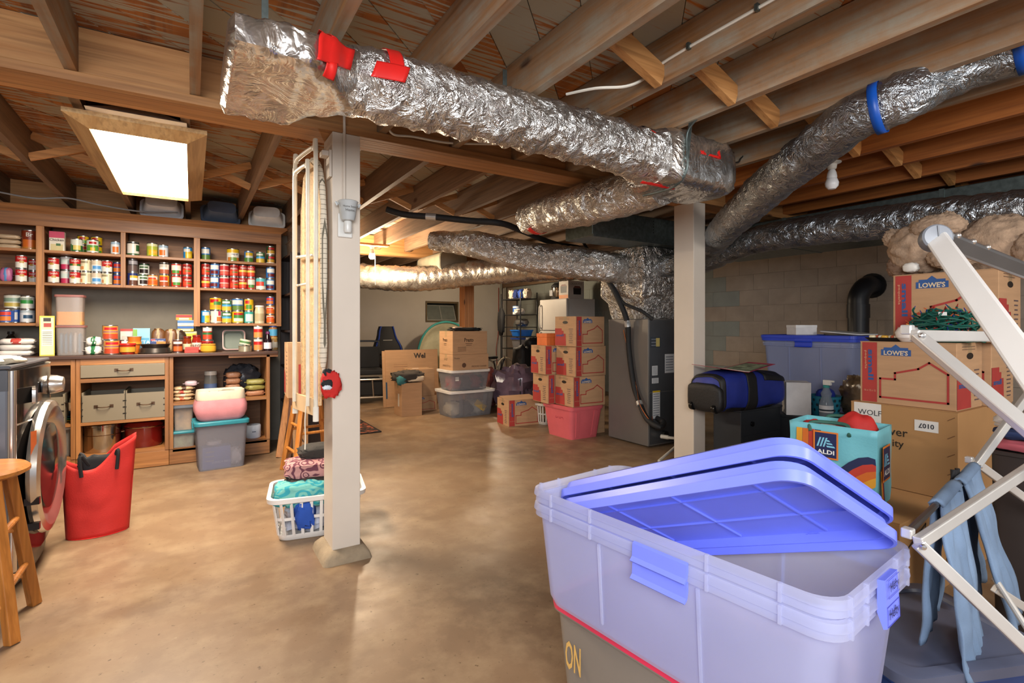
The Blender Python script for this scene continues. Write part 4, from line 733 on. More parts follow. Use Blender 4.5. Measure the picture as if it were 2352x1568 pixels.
def roaster(lab, x, y, z, rx, h, nm='roaster_pot'):
    t = thing(nm, lab, 'pot', (x, y, z)); S = Matrix.Diagonal((1, .8, 1, 1))
    build(MB().lathe([(0, 0), (rx * .93, 0), (rx, .015), (rx, h), (rx + .008, h + .003)], 32, T=S), 'pot', ENR, t); build(MB().lathe([(rx + .008, h + .004), (rx + .006, h + .01), (rx * .9, h + .035), (rx * .5, h + .05), (0, h + .052)], 32, T=S), 'lid', ENR, t)
    build(MB().lathe([(rx + .004, h - .006), (rx + .01, h), (rx + .004, h + .006)], 32, T=S), 'rim', STL, t)
    for s in (-1, 1): build(MB().tube(smooth_path([(s * rx, -.03, h - .03), (s * (rx + .02), -.02, h - .02), (s * (rx + .02), .02, h - .02), (s * rx, .03, h - .03)]), .005, 8), 'side_handle', ENR, t)
roaster('big dark red enamel stock pot beside the steel pot', -.335, 5.22, .151, .128, .165); roaster('small dark red enamel pot low in the left cabinet', -.91, 5.25, .151, .085, .15)
# left cabinet: muffin tins, bowls, container
t = thing('muffin_tin', 'steel muffin tin lying on bowls in the left cabinet', 'baking tin', (-.80, 5.22, .56))
build(MB().box(-.075, .075, -.16, .16, 0, .003), 'tray', STL, t, smooth=0)
for i in range(2):
    for j in range(4): build(MB().lathe([(.03, 0), (.022, .035), (0, .035)], 14, ((-.037, .037)[i], -.12 + .08 * j, .003)), 'cup', STL, t)
t = thing('mixing_bowls', 'nested steel mixing bowls below the muffin tin', 'bowl', (-.80, 5.22, .452)); build(MB().lathe([(.045, 0), (.075, .05), (.085, .1), (.083, .102), (.072, .052), (.042, .004), (0, .004)], 24), 'bowl', STL, t); build(MB().lathe([(.05, .012), (.08, .07), (.088, .105), (.084, .107)], 24), 'bowl', STL, t)
for i, c_ in enumerate(('#c9b93a', '#3fa39a', '#2a5f7d')): one(MB().lathe([(.06, 0), (.088, .014), (.09, .016), (.085, .016), (.058, .004), (0, .004)], 24), 'plastic_bowl', '%s plastic plate in the left cabinet stack' % ('yellow', 'turquoise', 'dark teal')[i], 'plate', K(c_, .35), (-.80, 5.22, .4005 + .0165 * i))
t = thing('plastic_container', 'cloudy cylindrical container low in the left cabinet', 'container', (-.805, 5.15, .151)); build(MB().lathe([(0, 0), (.045, 0), (.05, .2), (.046, .2), (.042, .004), (0, .004)], 24), 'tub', clear('cloudy plastic', '#cfcdc8', .5), t); build(MB().lathe([(.053, .201), (.053, .215), (0, .217)], 24), 'lid', K('#c9c9c6'), t)
# right cabinet shelf: bags of beans, rice, jar
SH = .5085
BN = mat('dry bean bag', '#c9ab84', .35, bmp=.6, bscale=120); PE = mat('split pea bag', '#8f8a4a', .35, bmp=.6, bscale=140); RB = mat('pinto bean bag', '#a8785a', .35, bmp=.7, bscale=120)
for i in range(4): sack('cream bean bag, %s in the left pile of right cabinet' % ('bottom', 'second', 'third', 'top')[i], -.07 + .012 * (i % 2), 5.2, SH + .0005 + .029 * i, .07, .055, .0148, BN, seed=60 + i, band=K(('#c9552a', '#d8cdb8', '#b23a2a', '#4a2c1a')[i]))
sack('pale lilac packet atop the left bean pile', -.005, 5.2, SH + .118, .045, .04, .022, K('#c9b3bd', .4), seed=66)
for i in range(4): sack('bag of small brown beans, %s of centre pile behind pink basket' % ('bottom', 'second', 'third', 'top')[i], .318, 5.28, SH + .0005 + .054 * i, .06, .055, .027, RB, seed=70 + i)
for i in range(3): sack('yellow green split pea bag, %s of right pile' % ('bottom', 'middle', 'top')[i], .49, 5.2, SH + .0005 + .05 * i, .075, .06, .0245, PE if i else RB, seed=80 + i, turn=(0, 15, -6)[i])
t = thing('trash_bag', 'crumpled dark grey plastic bag at back of right cabinet', 'bag', (.40, 5.46, SH)); build(MB().blob((0, 0, .13), .15, .09, .135, .35, 4, 3, 30, 18, .8, 0), 'bag', mat('grey plastic film', '#44454a', .22, bmp=.8, bscale=18), t, smooth=80)
jar('clear jar with white lid and blue packets on cabinet shelf', .145, 5.36, SH, .052, .19, [(1, 0), (1, .8), (.9, 1)], clear('jar plastic', '#cfcfc6', .35, .2, .3), K('#d8d2c4', .4), .035, (.1, .6, '#5b73a0'))
# plastic boxes on the cabinet floor
def latch_box(lab, x, y, z, w, d, h, lidm, fillm, nm='plastic_box', rz=0, fh=.75):
    t = thing(nm, lab, 'container', (x, y, z), rz); build(MB().tub(w, d, 0, h * .86, .025, .9, .003, .006), 'tub', TB, t)
    build(MB().rbox(w + .03, d + .03, h * .86, h, .03), 'lid', lidm, t, bevel=.004); build(MB().rbox(w * .86, d * .86, .005, h * fh, .02, .95), 'contents', fillm, t); return t
TL = K('#2a7f8e', .35); MIX = mat('mixed packets', '#8d8a96', .5, var=.8, scale=16)
latch_box('small clear box with teal lid low in right cabinet', -.062, 5.2, .129, .18, .26, .135, TL, mat('green packets', '#6a8a72', .5, var=.7, scale=18))
latch_box('clear box of yellow and blue packets on the small teal lidded box', -.058, 5.2, .265, .145, .2, .22, K('#b9c4cc', .3), mat('amber packets', '#a88a55', .5, var=.8, scale=12), fh=.8)
t = thing('plastic_wrap_roll', 'wrapped pale blue paper roll on the cabinet floor', 'roll', (.475, 5.2, .129)); build(MB().lathe([(.02, .0), (.058, .0), (.063, .01), (.063, .108), (.058, .116), (.02, .112), (.02, 0)], 24), 'roll', mat('bluish wrap', '#b9c6d6', .3, bmp=.3), t); decal(t, 'printed_mark', rect(.03, .006), (.0, -.064, .06), (0, -1, 0), (0, 0, 1), K('#2f3d55'))
# teal lidded tote and pink basket standing in front of the right cabinet
t = thing('storage_tote', 'tall clear tote with teal lid under the pink basket', 'tote', (.2, 4.82, 0), 4); build(MB().tub(.36, .28, 0, .36, .03, .88, .003, .008), 'tub', clear('smoky clear plastic', '#c2c2cc', .33, .25, .35), t); build(MB().rbox(.39, .31, .352, .385, .035), 'lid', TL, t, bevel=.006)
for s in (-1, 1): build(MB().box(s * .19 - .012, s * .19 + .012, -.04, .04, .33, .376), 'latch', TL, t, smooth=0, bevel=.003)
bx = build(MB().box(-.135, .06, -.1, .02, .006, .175), 'packet_box', K('#5a72b5', .4), t, smooth=0)
for i in range(3): decal(bx, 'printed_line', rect(.06, .008), (-.085, -.1, .14 - .035 * i), (0, -1, 0), (0, 0, 1), K('#8d8fa5'))
text(t, 'LUNCH BAGS', (0, -.1, .055), (0, -1, 0), (0, 0, 1), .016, K('#c3cbe4'))
build(MB().blob((.1, -.02, .07), .045, .07, .065, .4, 4, 5), 'white_packet', K('#d9d6d4'), t); build(MB().blob((-.05, -.03, .2), .05, .05, .02, .3, 4, 6), 'white_packet', K('#d9d0cc'), t)
t = thing('fabric_basket', 'pink fabric basket with cream cuff on the teal lidded tote', 'basket', (.2, 4.82, .386), 4); PF = mat('pink fabric', '#c9858c', .9, bmp=.4, bscale=250); CF = mat('cream fabric', '#d9cdb6', .9, bmp=.4, bscale=250)
def bk(z): b = 1 + .09 * math.sin(min(1, z / .16) * PI); return b
rings = [[(x * b * (1 + .02 * nf(x * 9, y * 9, z * 9)), y * b, z) for x, y in rr(.345, .25, .06, 6)] for z, b in ((.0, .86), (.02, .97), (.07, 1.08), (.12, 1.08), (.165, 1.0))]
build(MB().loft(rings, True, False), 'pink_body', PF, t, smooth=70)
rings = [[(x * b, y * b, z) for x, y in rr(.345, .25, .06, 6)] for z, b in ((.165, 1.0), (.17, 1.012), (.232, .965), (.236, .96), (.232, .945), (.16, .95))]; build(MB().loft(rings, False, False), 'cream_cuff', CF, t, smooth=70)
build(MB().blob((.05, 0, .2), .06, .05, .03, .3, 4, 8), 'packet', K('#8f8a7a'), t); build(MB().blob((-.06, 0, .19), .08, .07, .03, .3, 4, 9), 'packet', K('#a89a86'), t)
# ================================================================ left foreground
WG = mat('washer grey steel', '#6d7178', .32, .5, var=.03); WD = mat('washer glossy dark front', '#2a2624', .12, .4, var=.05); CHR = mat('chrome trim', '#cfc9c2', .22, .9, var=.03); DKP = K('#15151a', .25)
t = thing('washing_machine', 'dark grey front loading washing machine at the left edge', 'washer', (-.615, 2.95, 0))
build(MB().box(-.74, -.04, 0, .69, .02, .955), 'body', WG, t, smooth=0, bevel=.008); build(MB().box(-.745, -.03, -.003, .693, .956, .972), 'top_lid', K('#4a4c52', .3), t, smooth=0, bevel=.005); build(MB().box(-.72, -.04, -.002, 0, .865, .95), 'side_trim', K('#47494f', .35), t, smooth=0)
# bowed front: vertical chrome corner + dark glossy panel that swells outward in the middle
def front(z0, z1, ex=0.):
    n = 14; r = [];
    for z in (z0, z1): r.append([(-.04, 0, z)] + [(-.035 + .045 * math.sin(PI * i / n) ** .6 + ex, .69 * i / n, z) for i in range(n + 1)] + [(-.04, .69, z)])
    return MB().loft(r)
build(front(.72, .95), 'control_panel', WD, t, smooth=50); build(front(.1, .712), 'front_panel', WD, t, smooth=50); build(front(.02, .095, -.02), 'toe_kick', DKP, t, smooth=50)
build(MB().tube([(-.03, .012, .1), (-.03, .012, .95)], .016, 12), 'chrome_corner', CHR, t); build(MB().tube(smooth_path([(-.025, .03, .716), (.004, .2, .716), (.012, .345, .716), (.004, .5, .716), (-.025, .67, .716)]), .006, 8), 'seam_trim', CHR, t)
build(MB().lathe([(.0, 0), (.048, 0), (.045, .025), (.036, .05), (0, .052)], 24, T=Matrix.Translation((.012, .48, .845)) @ Matrix.Rotation(PI / 2, 4, 'Y')), 'dial_knob', CHR, t)
build(MB().rbox(.16, .07, 0, .012, .01), 'drawer_pull', CHR, t, loc=(.004, .16, .83), rot=(PI / 2, 0, PI / 2 + .2)); build(MB().rbox(.1, .05, 0, .006, .006), 'display', DKP, t, loc=(.012, .33, .85), rot=(PI / 2, 0, PI / 2))
d = build(MB().lathe([(.2, 0), (.235, .03), (.28, .045), (.306, .036), (.312, .016), (.306, 0)], 40, T=Matrix.Translation((.006, .345, .47)) @ Matrix.Rotation(PI / 2, 4, 'Y')), 'door_ring', CHR, t); build(MB().lathe([(.205, 0), (.2, .03), (.1, .04), (0, .045)], 32, T=Matrix.Translation((.006, .345, .47)) @ Matrix.Rotation(PI / 2, 4, 'Y')), 'door_glass', WD, d)
for z in (.36, .25): build(MB().box(.0, .05, .05, .075, z, z + .03), 'door_hinge', DKP, d, smooth=0)
decal(t, 'energy_sticker', rect(.03, .12), (.01, .075, .62), (1, -.55, 0), (0, 0, 1), K('#c9622f'), z=.02)
t = thing('folded_towel', 'cream towel lying on top of the washer', 'towel', (-.82, 3.12, .9725)); build(MB().blob((0, 0, .016), .17, .13, .017, .25, 5, 3, 26, 8, .45, 0), 'towel', mat('cream terry', '#e6dcc4', .95, bmp=.5, bscale=200), t, smooth=80)
food_box('flat orange and blue magazine stack on the washer', -1.03, 3.38, .9725, .3, .22, .03, '#cf8a5c', [(-1, 1, 0, .4, '#3a3f7a'), (.5, 1, .4, 1, '#3f8f7a')], name='magazine_stack', cat='magazines')
OAK = wood('honey oak', '#a8652a', '#c9863f', 2, .35, knots=False); OAKX = wood('honey oak flat', '#a8652a', '#c9863f', 0, .35, knots=False)
def stool(lab, x, y, zs, r, sp, rz=0, m=OAK, m2=OAKX):
    t = thing('wooden_stool', lab, 'stool', (x, y, 0), rz); build(MB().lathe([(0, zs - .032), (r * .9, zs - .032), (r, zs - .022), (r, zs - .01), (r * .94, zs), (0, zs)], 36), 'seat', m2, t)
    P = lambda sx, sy, z: (sx * (sp - (sp - .085) * z / zs), sy * (sp - (sp - .085) * z / zs), z)
    for sx in (-1, 1):
        for sy in (-1, 1): build(MB().bar(P(sx, sy, 0), P(sx, sy, zs - .03), .036, .036, (sx, sy, 0)), 'leg', m, t, smooth=0, bevel=.004)
    for s in (-1, 1):
        for f in (.3, .62): z = zs * f; build(MB().tube([P(s, -1, z), P(s, 1, z)], .011, 10), 'rung', m, t)
        for f in (.22, .54): z = zs * f; build(MB().tube([P(-1, s, z), P(1, s, z)], .011, 10), 'rung', m, t)
    return t
stool('honey oak bar stool in front of the washer', -.70, 2.665, .61, .172, .155)
# red tote bag (its printed cartoon figure is left off)
t = thing('tote_bag', 'red cloth tote bag with black straps leaning on the washer', 'bag', (-.435, 3.60, 0), 6); RF = mat('red canvas', '#c4261f', .75, var=.05, bmp=.3, bscale=180)
def bag(u, v, s):
    w = .135 + .012 * v; x = -w + 2 * w * u + .03 * v * (u - .3); top = .42 - .06 * math.sin(PI * min(1, u / .7)) + (.10 * max(0, (u - .45) / .55) ** 1.2) + (.015 if s > 0 else 0)
    z = .0 + top * v; d = (.045 * (1 - v) ** .7 + .02 + .012 * v * v) * math.sin(PI * min(1, max(0, u))) ** .5 + .006 * math.sin(u * 9 + v * 6) * v + .006 * nf(u * 4, v * 5, s)
    return (x, s * d, z)
for s, nm in ((-1, 'front_panel'), (1, 'back_panel')): build(MB().grid(lambda u, v: bag(u, v, s), 20, 20), nm, RF, t, solid=.003)
build(MB().grid(lambda u, v: (-.135 + .27 * u, (v - .5) * .154 * math.sin(PI * u) ** .5, .002), 20, 4), 'base', RF, t)
BKW = K('#17171a', .8)
build(MB().blob((.0, 0, .38), .09, .018, .05, .2, 4, 4), 'black_lining', BKW, t)
for s in (-1, 1): build(MB().tube(smooth_path([(-.07, s * .045, .33), (-.075, s * .04, .44), (-.02, s * .0, .36), (.05, s * .0, .36), (.085, s * .04, .455), (.08, s * .045, .35)]), .009, 8), 'strap', BKW, t)
# ironing board hanging on the post
t = thing('ironing_board', 'white framed ironing board hanging edge on beside the post', 'ironing board', (.515, 2.755, .73), 8.5); WT = mat('white enamel tube', '#e4ddcb', .35); 
build(MB().add([(0, -.13, .02), (0, .13, .02), (0, .14, .35), (0, .14, 1.0), (0, .10, 1.18), (0, 0, 1.24), (0, -.10, 1.18), (0, -.14, 1.0), (0, -.14, .35)], [tuple(range(9))]), 'mesh_top', mat('cream steel mesh', '#dcb98a', .7, var=.25, scale=60, bmp=.8, bscale=220), t, smooth=0, solid=.012)
mb = MB(); n = 40
ring = [Vector((0, .145 * math.cos(2 * PI * i / n) * (1 if abs(math.sin(2 * PI * i / n)) < .95 else .9), .63 + .62 * math.copysign(abs(math.sin(2 * PI * i / n)) ** .6, math.sin(2 * PI * i / n)))) for i in range(n)]
def plaid():
    m, nn, p = nt('plaid cover'); v = coords(nn, rnd=False, rot=(0, 0, .0)); 
    w1 = N(nn, 'ShaderNodeTexWave'); w1.inputs['Scale'].default_value = 13; w1.bands_direction = 'Z'; w2 = N(nn, 'ShaderNodeTexWave'); w2.inputs['Scale'].default_value = 9; w2.bands_direction = 'Y'
    nn.links.new(v, w1.inputs[0]); nn.links.new(v, w2.inputs[0]); mx = N(nn, 'ShaderNodeMath', operation='MAXIMUM'); nn.links.new(w1.outputs[1], mx.inputs[0]); nn.links.new(w2.outputs[1], mx.inputs[1])
    nn.links.new(mixc(nn, ramp(nn, mx.outputs[0], .96, .99), lin('#d8cdb9'), lin('#6a6456')), p.inputs['Base Color']); p.inputs['Roughness'].default_value = .9; return m
PLD = plaid()
mb.tube([tuple(v + Vector((.012, 0, 0))) for v in ring] + [tuple(ring[0] + Vector((.012, 0, 0)))], [.018 + .006 * nf(i * .6, 2, 1) for i in range(n + 1)], 8, False); build(mb, 'plaid_cover', PLD, t, smooth=70)
U = lambda w, x, z0, z1: smooth_path([(x, -w, z0), (x, -w, z1 - .08), (x, -w * .86, z1 - .015), (x, -w * .6, z1), (x, w * .6, z1), (x, w * .86, z1 - .015), (x, w, z1 - .08), (x, w, z0)])
build(MB().tube(U(.152, -.03, -.03, 1.28), .011, 10), 'outer_leg', WT, t); build(MB().tube(U(.1, -.05, .02, 1.2), .01, 10), 'inner_leg', WT, t)
build(MB().tube([(-.03, -.15, .75), (-.03, .15, .77)], .008, 8), 'cross_bar', WT, t); build(MB().tube([(-.03, .12, .62), (-.03, -.03, .62)], .006, 8).tube([(-.03, -.03, .62), (-.03, -.03, .78)], .006, 8), 'height_lever', WT, t); build(MB().box(-.045, -.03, -.15, .15, -.02, .06), 'end_plate', K('#d2b48c'), t, smooth=0)
for s in (-1, 1): build(MB().tube([(-.03, s * .152, -.05), (-.03, s * .152, .02)], .014, 10), 'rubber_foot', K('#e6e0d2'), t)
build(MB().tube(smooth_path([(-.04, -.06, .08), (-.05, -.06, -.05), (-.045, -.05, -.14), (-.05, -.06, -.2)]), .003, 6), 'draw_cord', K('#e8e0d0'), t)
t = thing('hanger_bracket', 'beige metal bracket holding the ironing board on the post', 'bracket', (.575, 2.6, 1.86)); build(MB().box(-.012, -.0005, -.035, .035, 0, .13), 'plate', pm, t, smooth=0, bevel=.002); build(MB().box(-.045, -.012, -.03, .03, .1, .125), 'hook', pm, t, smooth=0, bevel=.003)
# wax warmer on a plug plate with conduit
t = thing('wax_warmer', 'small white bucket shaped wax warmer plugged in on the foreground post', 'warmer', (.632, 2.5595, 1.57)); WW = mat('white glazed', '#d9d9d4', .25)
build(MB().box(-.032, .036, -.012, 0, 0, .115), 'outlet_plate', WW, t, smooth=0, bevel=.004); build(MB().lathe([(.016, .02), (.02, .03), (.02, .06), (.018, .075)], 16, (.008, -.035, 0)), 'plug_body', WW, t)
build(MB().lathe([(.0, .075), (.03, .075), (.034, .085), (.045, .16), (.048, .165), (.044, .168), (.03, .09), (0, .088)], 24, (.005, -.05, 0)), 'bucket', K('#b4b8b8', .3), t)
for s in (-1, 1): build(MB().tube(smooth_path([(.005 + s * .044, -.05, .15), (.005 + s * .058, -.05, .158), (.005 + s * .05, -.05, .142)]), .004, 8), 'ear', K('#b4b8b8', .3), t)
text(t, 'Home Sweet', (.005, -.093, .135), (0, -1, .12), (0, 0, 1), .009, K('#4a4a48')); text(t, 'Home', (.005, -.092, .118), (0, -1, .12), (0, 0, 1), .012, K('#4a4a48'))
one(MB().tube([(.63, 2.552, 1.69), (.63, 2.552, 2.079)], .0075, 10).tube([(.63, 2.548, 2.079), (.63, 2.553, 2.16)], .0065, 10), 'electric_conduit', 'thin beige conduit running up the foreground post', 'conduit', pm)
t = thing('cloth_pouch', 'small red and black cloth pouch hanging on the post', 'pouch', (.562, 2.535, .80)); build(MB().blob((0, 0, .06), .045, .022, .06, .3, 5, 2), 'pouch', K('#c0241e', .8), t, smooth=80); build(MB().blob((-.018, -.012, .065), .026, .015, .022, .35, 7, 5), 'black_patch', BKW, t, smooth=80); build(MB().blob((-.02, -.018, .05), .02, .012, .012, .4, 9, 6), 'white_patch', K('#cfd6de'), t, smooth=80); build(MB().blob((-.015, .0, .115), .02, .012, .02, .3, 5, 7), 'hanging_loop', BKW, t, smooth=80)
# laundry basket behind the post
def laundry_basket(lab, x, y, rz, w, d, h, m, nm='laundry_basket', rows=2):
    t = thing(nm, lab, 'basket', (x, y, 0), rz)
    build(MB().loft([[(p, q, z) for p, q in rr(w * k, d * k, .05, 5)] for z, k in ((0, .80), (.004, .83), (h * .14, .86), (h * .14, .845), (.008, .82))]), 'base', m, t, smooth=50)
    build(MB().loft([[(p, q, z) for p, q in rr(w * k + e, d * k + e, .06, 5)] for z, k, e in ((h * .86, .97, 0), (h * .9, 1, .03), (h, 1, .035), (h, 1, -.005), (h * .86, .97, -.008))], False, False), 'rim', m, t, smooth=50)
    build(MB().loft([[(p, q, z) for p, q in rr(w * k + e, d * k + e, .055, 5)] for z, k, e in ((h * .47, .905, 0), (h * .54, .915, 0), (h * .54, .915, -.008), (h * .47, .905, -.008))], False, False), 'middle_band', m, t, smooth=50)
    P0 = rr(w * .855, d * .855, .05, 5); P1 = rr(w * .965, d * .965, .055, 5)
    def at(P, f):
        L = [math.dist(P[i], P[(i + 1) % len(P)]) for i in range(len(P))]; s = f * sum(L)
        for i, l in enumerate(L):
            if s <= l: a, b = P[i], P[(i + 1) % len(P)]; return (a[0] + (b[0] - a[0]) * s / l, a[1] + (b[1] - a[1]) * s / l)
            s -= l
        return P[0]
    n = 30
    for i in range(n):
        a, b = at(P0, (i + .5) / n), at(P1, (i + .5) / n); build(MB().bar((*a, h * .12), (*b, h * .9), .016, .005, (-a[1], a[0], 0) if False else (a[0], a[1], 0)), 'slat', m, t, smooth=0)
    return t
WP = mat('white plastic', '#e6e3de', .4, var=.03)
laundry_basket('white slatted laundry basket behind the foreground post', .605, 3.06, -10, .47, .36, .235, WP)
def cloth(lab, x, y, z, r, amp, m, seed, nm, cat='cloth', rz=0, fr=4, pw=.6, sub=None, flat=0, pieces=()):
    t = thing(nm, lab, cat, (x, y, z), rz); build(MB().blob((0, 0, r[2]), *r, amp, fr, seed, 30, 16, pw, flat), 'fabric', m, t, smooth=80)
    for nm2, c_, rr_, m2, sd in pieces: build(MB().blob(c_, *rr_, .25, 5, sd, 20, 12, .7), nm2, m2, t, smooth=80)
    return t
def patt(name, c1, c2, sc, rough=.9):
    m, n, p = nt(name); v = coords(n); vo = N(n, 'ShaderNodeTexVoronoi'); n.links.new(v, vo.inputs['Vector']); vo.inputs['Scale'].default_value = sc; vo.feature = 'SMOOTH_F1'
    w = N(n, 'ShaderNodeMath', operation='SINE'); ml = N(n, 'ShaderNodeMath', operation='MULTIPLY'); ml.inputs[1].default_value = 26; n.links.new(vo.outputs['Distance'], ml.inputs[0]); n.links.new(ml.outputs[0], w.inputs[0])
    n.links.new(mixc(n, ramp(n, w.outputs[0], -.1, .5), lin(c1), lin(c2)), p.inputs['Base Color']); p.inputs['Roughness'].default_value = rough; bump(n, p, nz(n, v, 90), .2, .003); return m
one(MB().blob((0, 0, .085), .17, .12, .085, .3, 4, 3, 26, 14, .6, 0), 'clothes_pile', 'white and blue clothes filling the laundry basket', 'clothes', mat('blue white clothes', '#b9bcc9', .9, var=.5, scale=9, bmp=.4), (.605, 3.06, .012), -10)
one(MB().blob((0, 0, .04), .05, .06, .075, .3, 5, 5, 20, 12, .6), 'blue_garment', 'bright blue shirt showing through the basket slats', 'shirt', K('#2a55b5', .9), (.52, 2.95, .09), -10)
cloth('teal floral cushion bulging over the basket rim', .52, 3.0, .165, (.145, .10, .065), .25, patt('teal floral cloth', '#2f98a6', '#6fb5ac', 14), 3, 'teal_cushion', 'cushion', -12)
cloth('pink and plum paisley blanket folded on top of the basket', .60, 3.1, .285, (.165, .12, .055), .18, patt('paisley cloth', '#c9918c', '#6d3a48', 20), 4, 'paisley_blanket', 'blanket', -8)
cloth('dark grey knit hat on top of the folded blanket', .62, 3.12, .385, (.105, .085, .035), .2, mat('dark grey knit', '#3a3632', .95, bmp=.6, bscale=150), 5, 'knit_hat', 'hat')
cloth('dark fur cloth tucked under the paisley blanket', .6, 3.06, .255, (.15, .09, .025), .3, mat('dark grey knit', '#3a3632', .95, bmp=.6, bscale=150), 6, 'fur_cloth')
# stool with moving box, planks, bookcase
CB = mat('cardboard', '#b08a66', .85, var=.07, scale=5, bmp=.15, bscale=60, stretch=(1, 1, 8)); CBI = mat('cardboard dark', '#7a5331', .9); RP = K('#a2332d', .7); BP = K('#2a4f86', .7); TAPE = clear('packing tape', '#d9c29a', .5, .2, .2)
def carton(lab, x, y, z, w, d, h, rz=0, nm='cardboard_box', m=CB, tape=True, openf=False, cat='box'):
    t = thing(nm, lab, cat, (x, y, z), rz); build(MB().box(-w / 2, w / 2, -d / 2, d / 2, 0, h - .003), 'body', m, t, smooth=0, bevel=.003)
    for s in (-1, 1): build(MB().box(-w / 2, w / 2, min(s * .002, s * d / 2), max(s * .002, s * d / 2), h - .003, h), 'top_flap', m, t, smooth=0)
    if tape:
        build(MB().box(-w / 2 - .001, w / 2 + .001, -.024, .024, h, h + .0008), 'tape_strip', TAPE, t, smooth=0)
        for s in (-1, 1): build(MB().box(s * w / 2 - .0008, s * w / 2 + .0008, -.024, .024, h - .07, h), 'tape_strip', TAPE, t, smooth=0)
    return t
HOUSE = [(-1, -.55), (.92, -.55), (.92, .30), (.42, .62), (.12, .42), (-.55, .25), (-.55, .05), (-1, .05)]
LOGO = [(-1, -.5), (1, -.5), (1, .1), (.82, .1), (.82, .3), (.3, .3), (0, .62), (-.3, .3), (-.82, .3), (-.82, .1), (-1, .1)]
def lowes_face(t, c, n, u, w, h):     # the long printed side
    xx = Vector(u).cross(Vector(n)); P = lambda a, b: tuple(Vector(c) + xx * a * w + Vector(u) * b * h)
    decal(t, 'red_strip', rect(w * .17, h * .97), P(-.39, 0), n, u, RP); text(t, 'small', P(-.375, .12), n, tuple(xx), w * .062, BP, h * .5, z=.0008, bold=.03)
    text(t, 'pequeña', P(-.435, .2), n, tuple(xx), w * .03, K('#c9a07a'), h * .3, z=.0008)
    text(t, '16 x 12 x 12', P(-.385, -.3), n, u, h * .03, K('#c9a07a'), w * .13, z=.0008)
    decal(t, 'blue_logo', [(a * w * .16, b * h * .16) for a, b in LOGO], P(-.1, .36), n, u, BP); text(t, "LOWE'S", P(-.1, .325), n, u, h * .075, K('#cfb99a'), w * .26, z=.0008, bold=.03)
    stroke(t, 'house_outline', [(a * w * .36, b * h * .5) for a, b in HOUSE], h * .03, P(.09, -.12), n, u, RP, True)
def lowes_end(t, c, n, u, w, h):      # the short side with hand hole
    xx = Vector(u).cross(Vector(n)); P = lambda a, b: tuple(Vector(c) + xx * a * w + Vector(u) * b * h)
    decal(t, 'red_silhouette', [(a * w, b * h) for a, b in ((-.5, -.48), (.04, -.48), (.02, -.08), (-.08, -.08), (-.08, .02), (-.17, .02), (-.17, .1), (-.5, .1))], P(0, 0), n, u, RP); text(t, 'small', P(-.26, -.13), n, u, h * .085, BP, w * .36, z=.0008, bold=.03)
    decal(t, 'hand_hole', disc(w * .13, 14, .38), P(0, .3), n, u, K('#1c120a'))
    for i in range(8): decal(t, 'printed_line', rect(w * (.2 - .03 * (i % 3)), h * .02), P(.27, .08 - .065 * i), n, u, K('#5a4a4a'))
    for i in range(2): decal(t, 'printed_line', rect(w * .5, h * .012), P(-.05, .44 - .04 * i), n, u, K('#7a5f4a'))
def lowes(lab, x, y, z, rz=0, w=.406, d=.305, h=.300, faces='YX'):
    t = carton(lab, x, y, z, w, d, h, rz, 'moving_box')
    if 'Y' in faces: lowes_face(t, (0, -d / 2, h / 2), (0, -1, 0), (0, 0, 1), w, h)
    if 'y' in faces: lowes_face(t, (0, d / 2, h / 2), (0, 1, 0), (0, 0, 1), w, h)
    if 'X' in faces: lowes_end(t, (-w / 2, 0, h / 2), (-1, 0, 0), (0, 0, 1), d, h)
    if 'x' in faces: lowes_end(t, (w / 2, 0, h / 2), (1, 0, 0), (0, 0, 1), d, h)
    return t
stool('oak stool behind the ironing board carrying a moving box', .80, 4.27, .60, .16, .17, 6)
t = carton('cardboard moving box standing on end on the oak stool', .765, 4.26, .601, .30, .30, .41, -4, 'moving_box'); 
decal(t, 'red_strip', rect(.15, .24), (.0, -.15, .13), (0, -1, 0), (0, 0, 1), RP); text(t, 'small', (.035, -.15, .15), (0, -1, 0), (1, 0, 0), .05, BP, .14, z=.0008, bold=.03); text(t, 'pequeña', (-.03, -.15, .2), (0, -1, 0), (1, 0, 0), .018, K('#c9a07a'), .07, z=.0008)
for i in range(5): decal(t, 'printed_line', rect(.05, .006), (.08, -.15, .37 - .018 * i), (0, -1, 0), (0, 0, 1), K('#4a3f3a'))
decal(t, 'red_silhouette', [(-.15, -.1), (-.03, -.1), (-.03, .02), (-.07, .06), (-.15, .08)], (-.15, 0, .12), (-1, 0, 0), (0, 0, 1), RP)
for i in range(9): decal(t, 'printed_line', rect(.09, .005), (-.15, -.07, .34 - .03 * i), (-1, 0, 0), (0, 0, 1), K('#5a4a4a'))
BKC = wood('dark walnut veneer', '#2a1a12', '#3a251a', 2, .45, knots=False)
t = thing('bookcase', 'dark brown bookcase standing sideways at the pantry end', 'bookcase', (.90, 5.265, 0))
for y in (-.305, .285): build(MB().box(-.15, .15, y, y + .02, 0, 1.80), 'side_panel', BKC, t, smooth=0, bevel=.002)
build(MB().box(.135, .15, -.285, .285, 0, 1.8), 'back_panel', BKC, t, smooth=0)
for z in (.06, .4, .74, 1.08, 1.42, 1.78): build(MB().box(-.148, .135, -.285, .285, z, z + .02), 'shelf_board', BKC, t, smooth=0)
for i, (y, z, c_) in enumerate(((5.06, 1.442, '#8a6a45'), (5.16, 1.442, '#6f5238'), (5.06, 1.102, '#c9c2b2'))): jar('%s jar on the dark bookcase shelf' % ('tan', 'brown', 'white')[i], .83, y, z, .042, .17, [(1, 0), (1, .85), (.85, 1)], K(c_, .25), K('#2a211b'), .02)
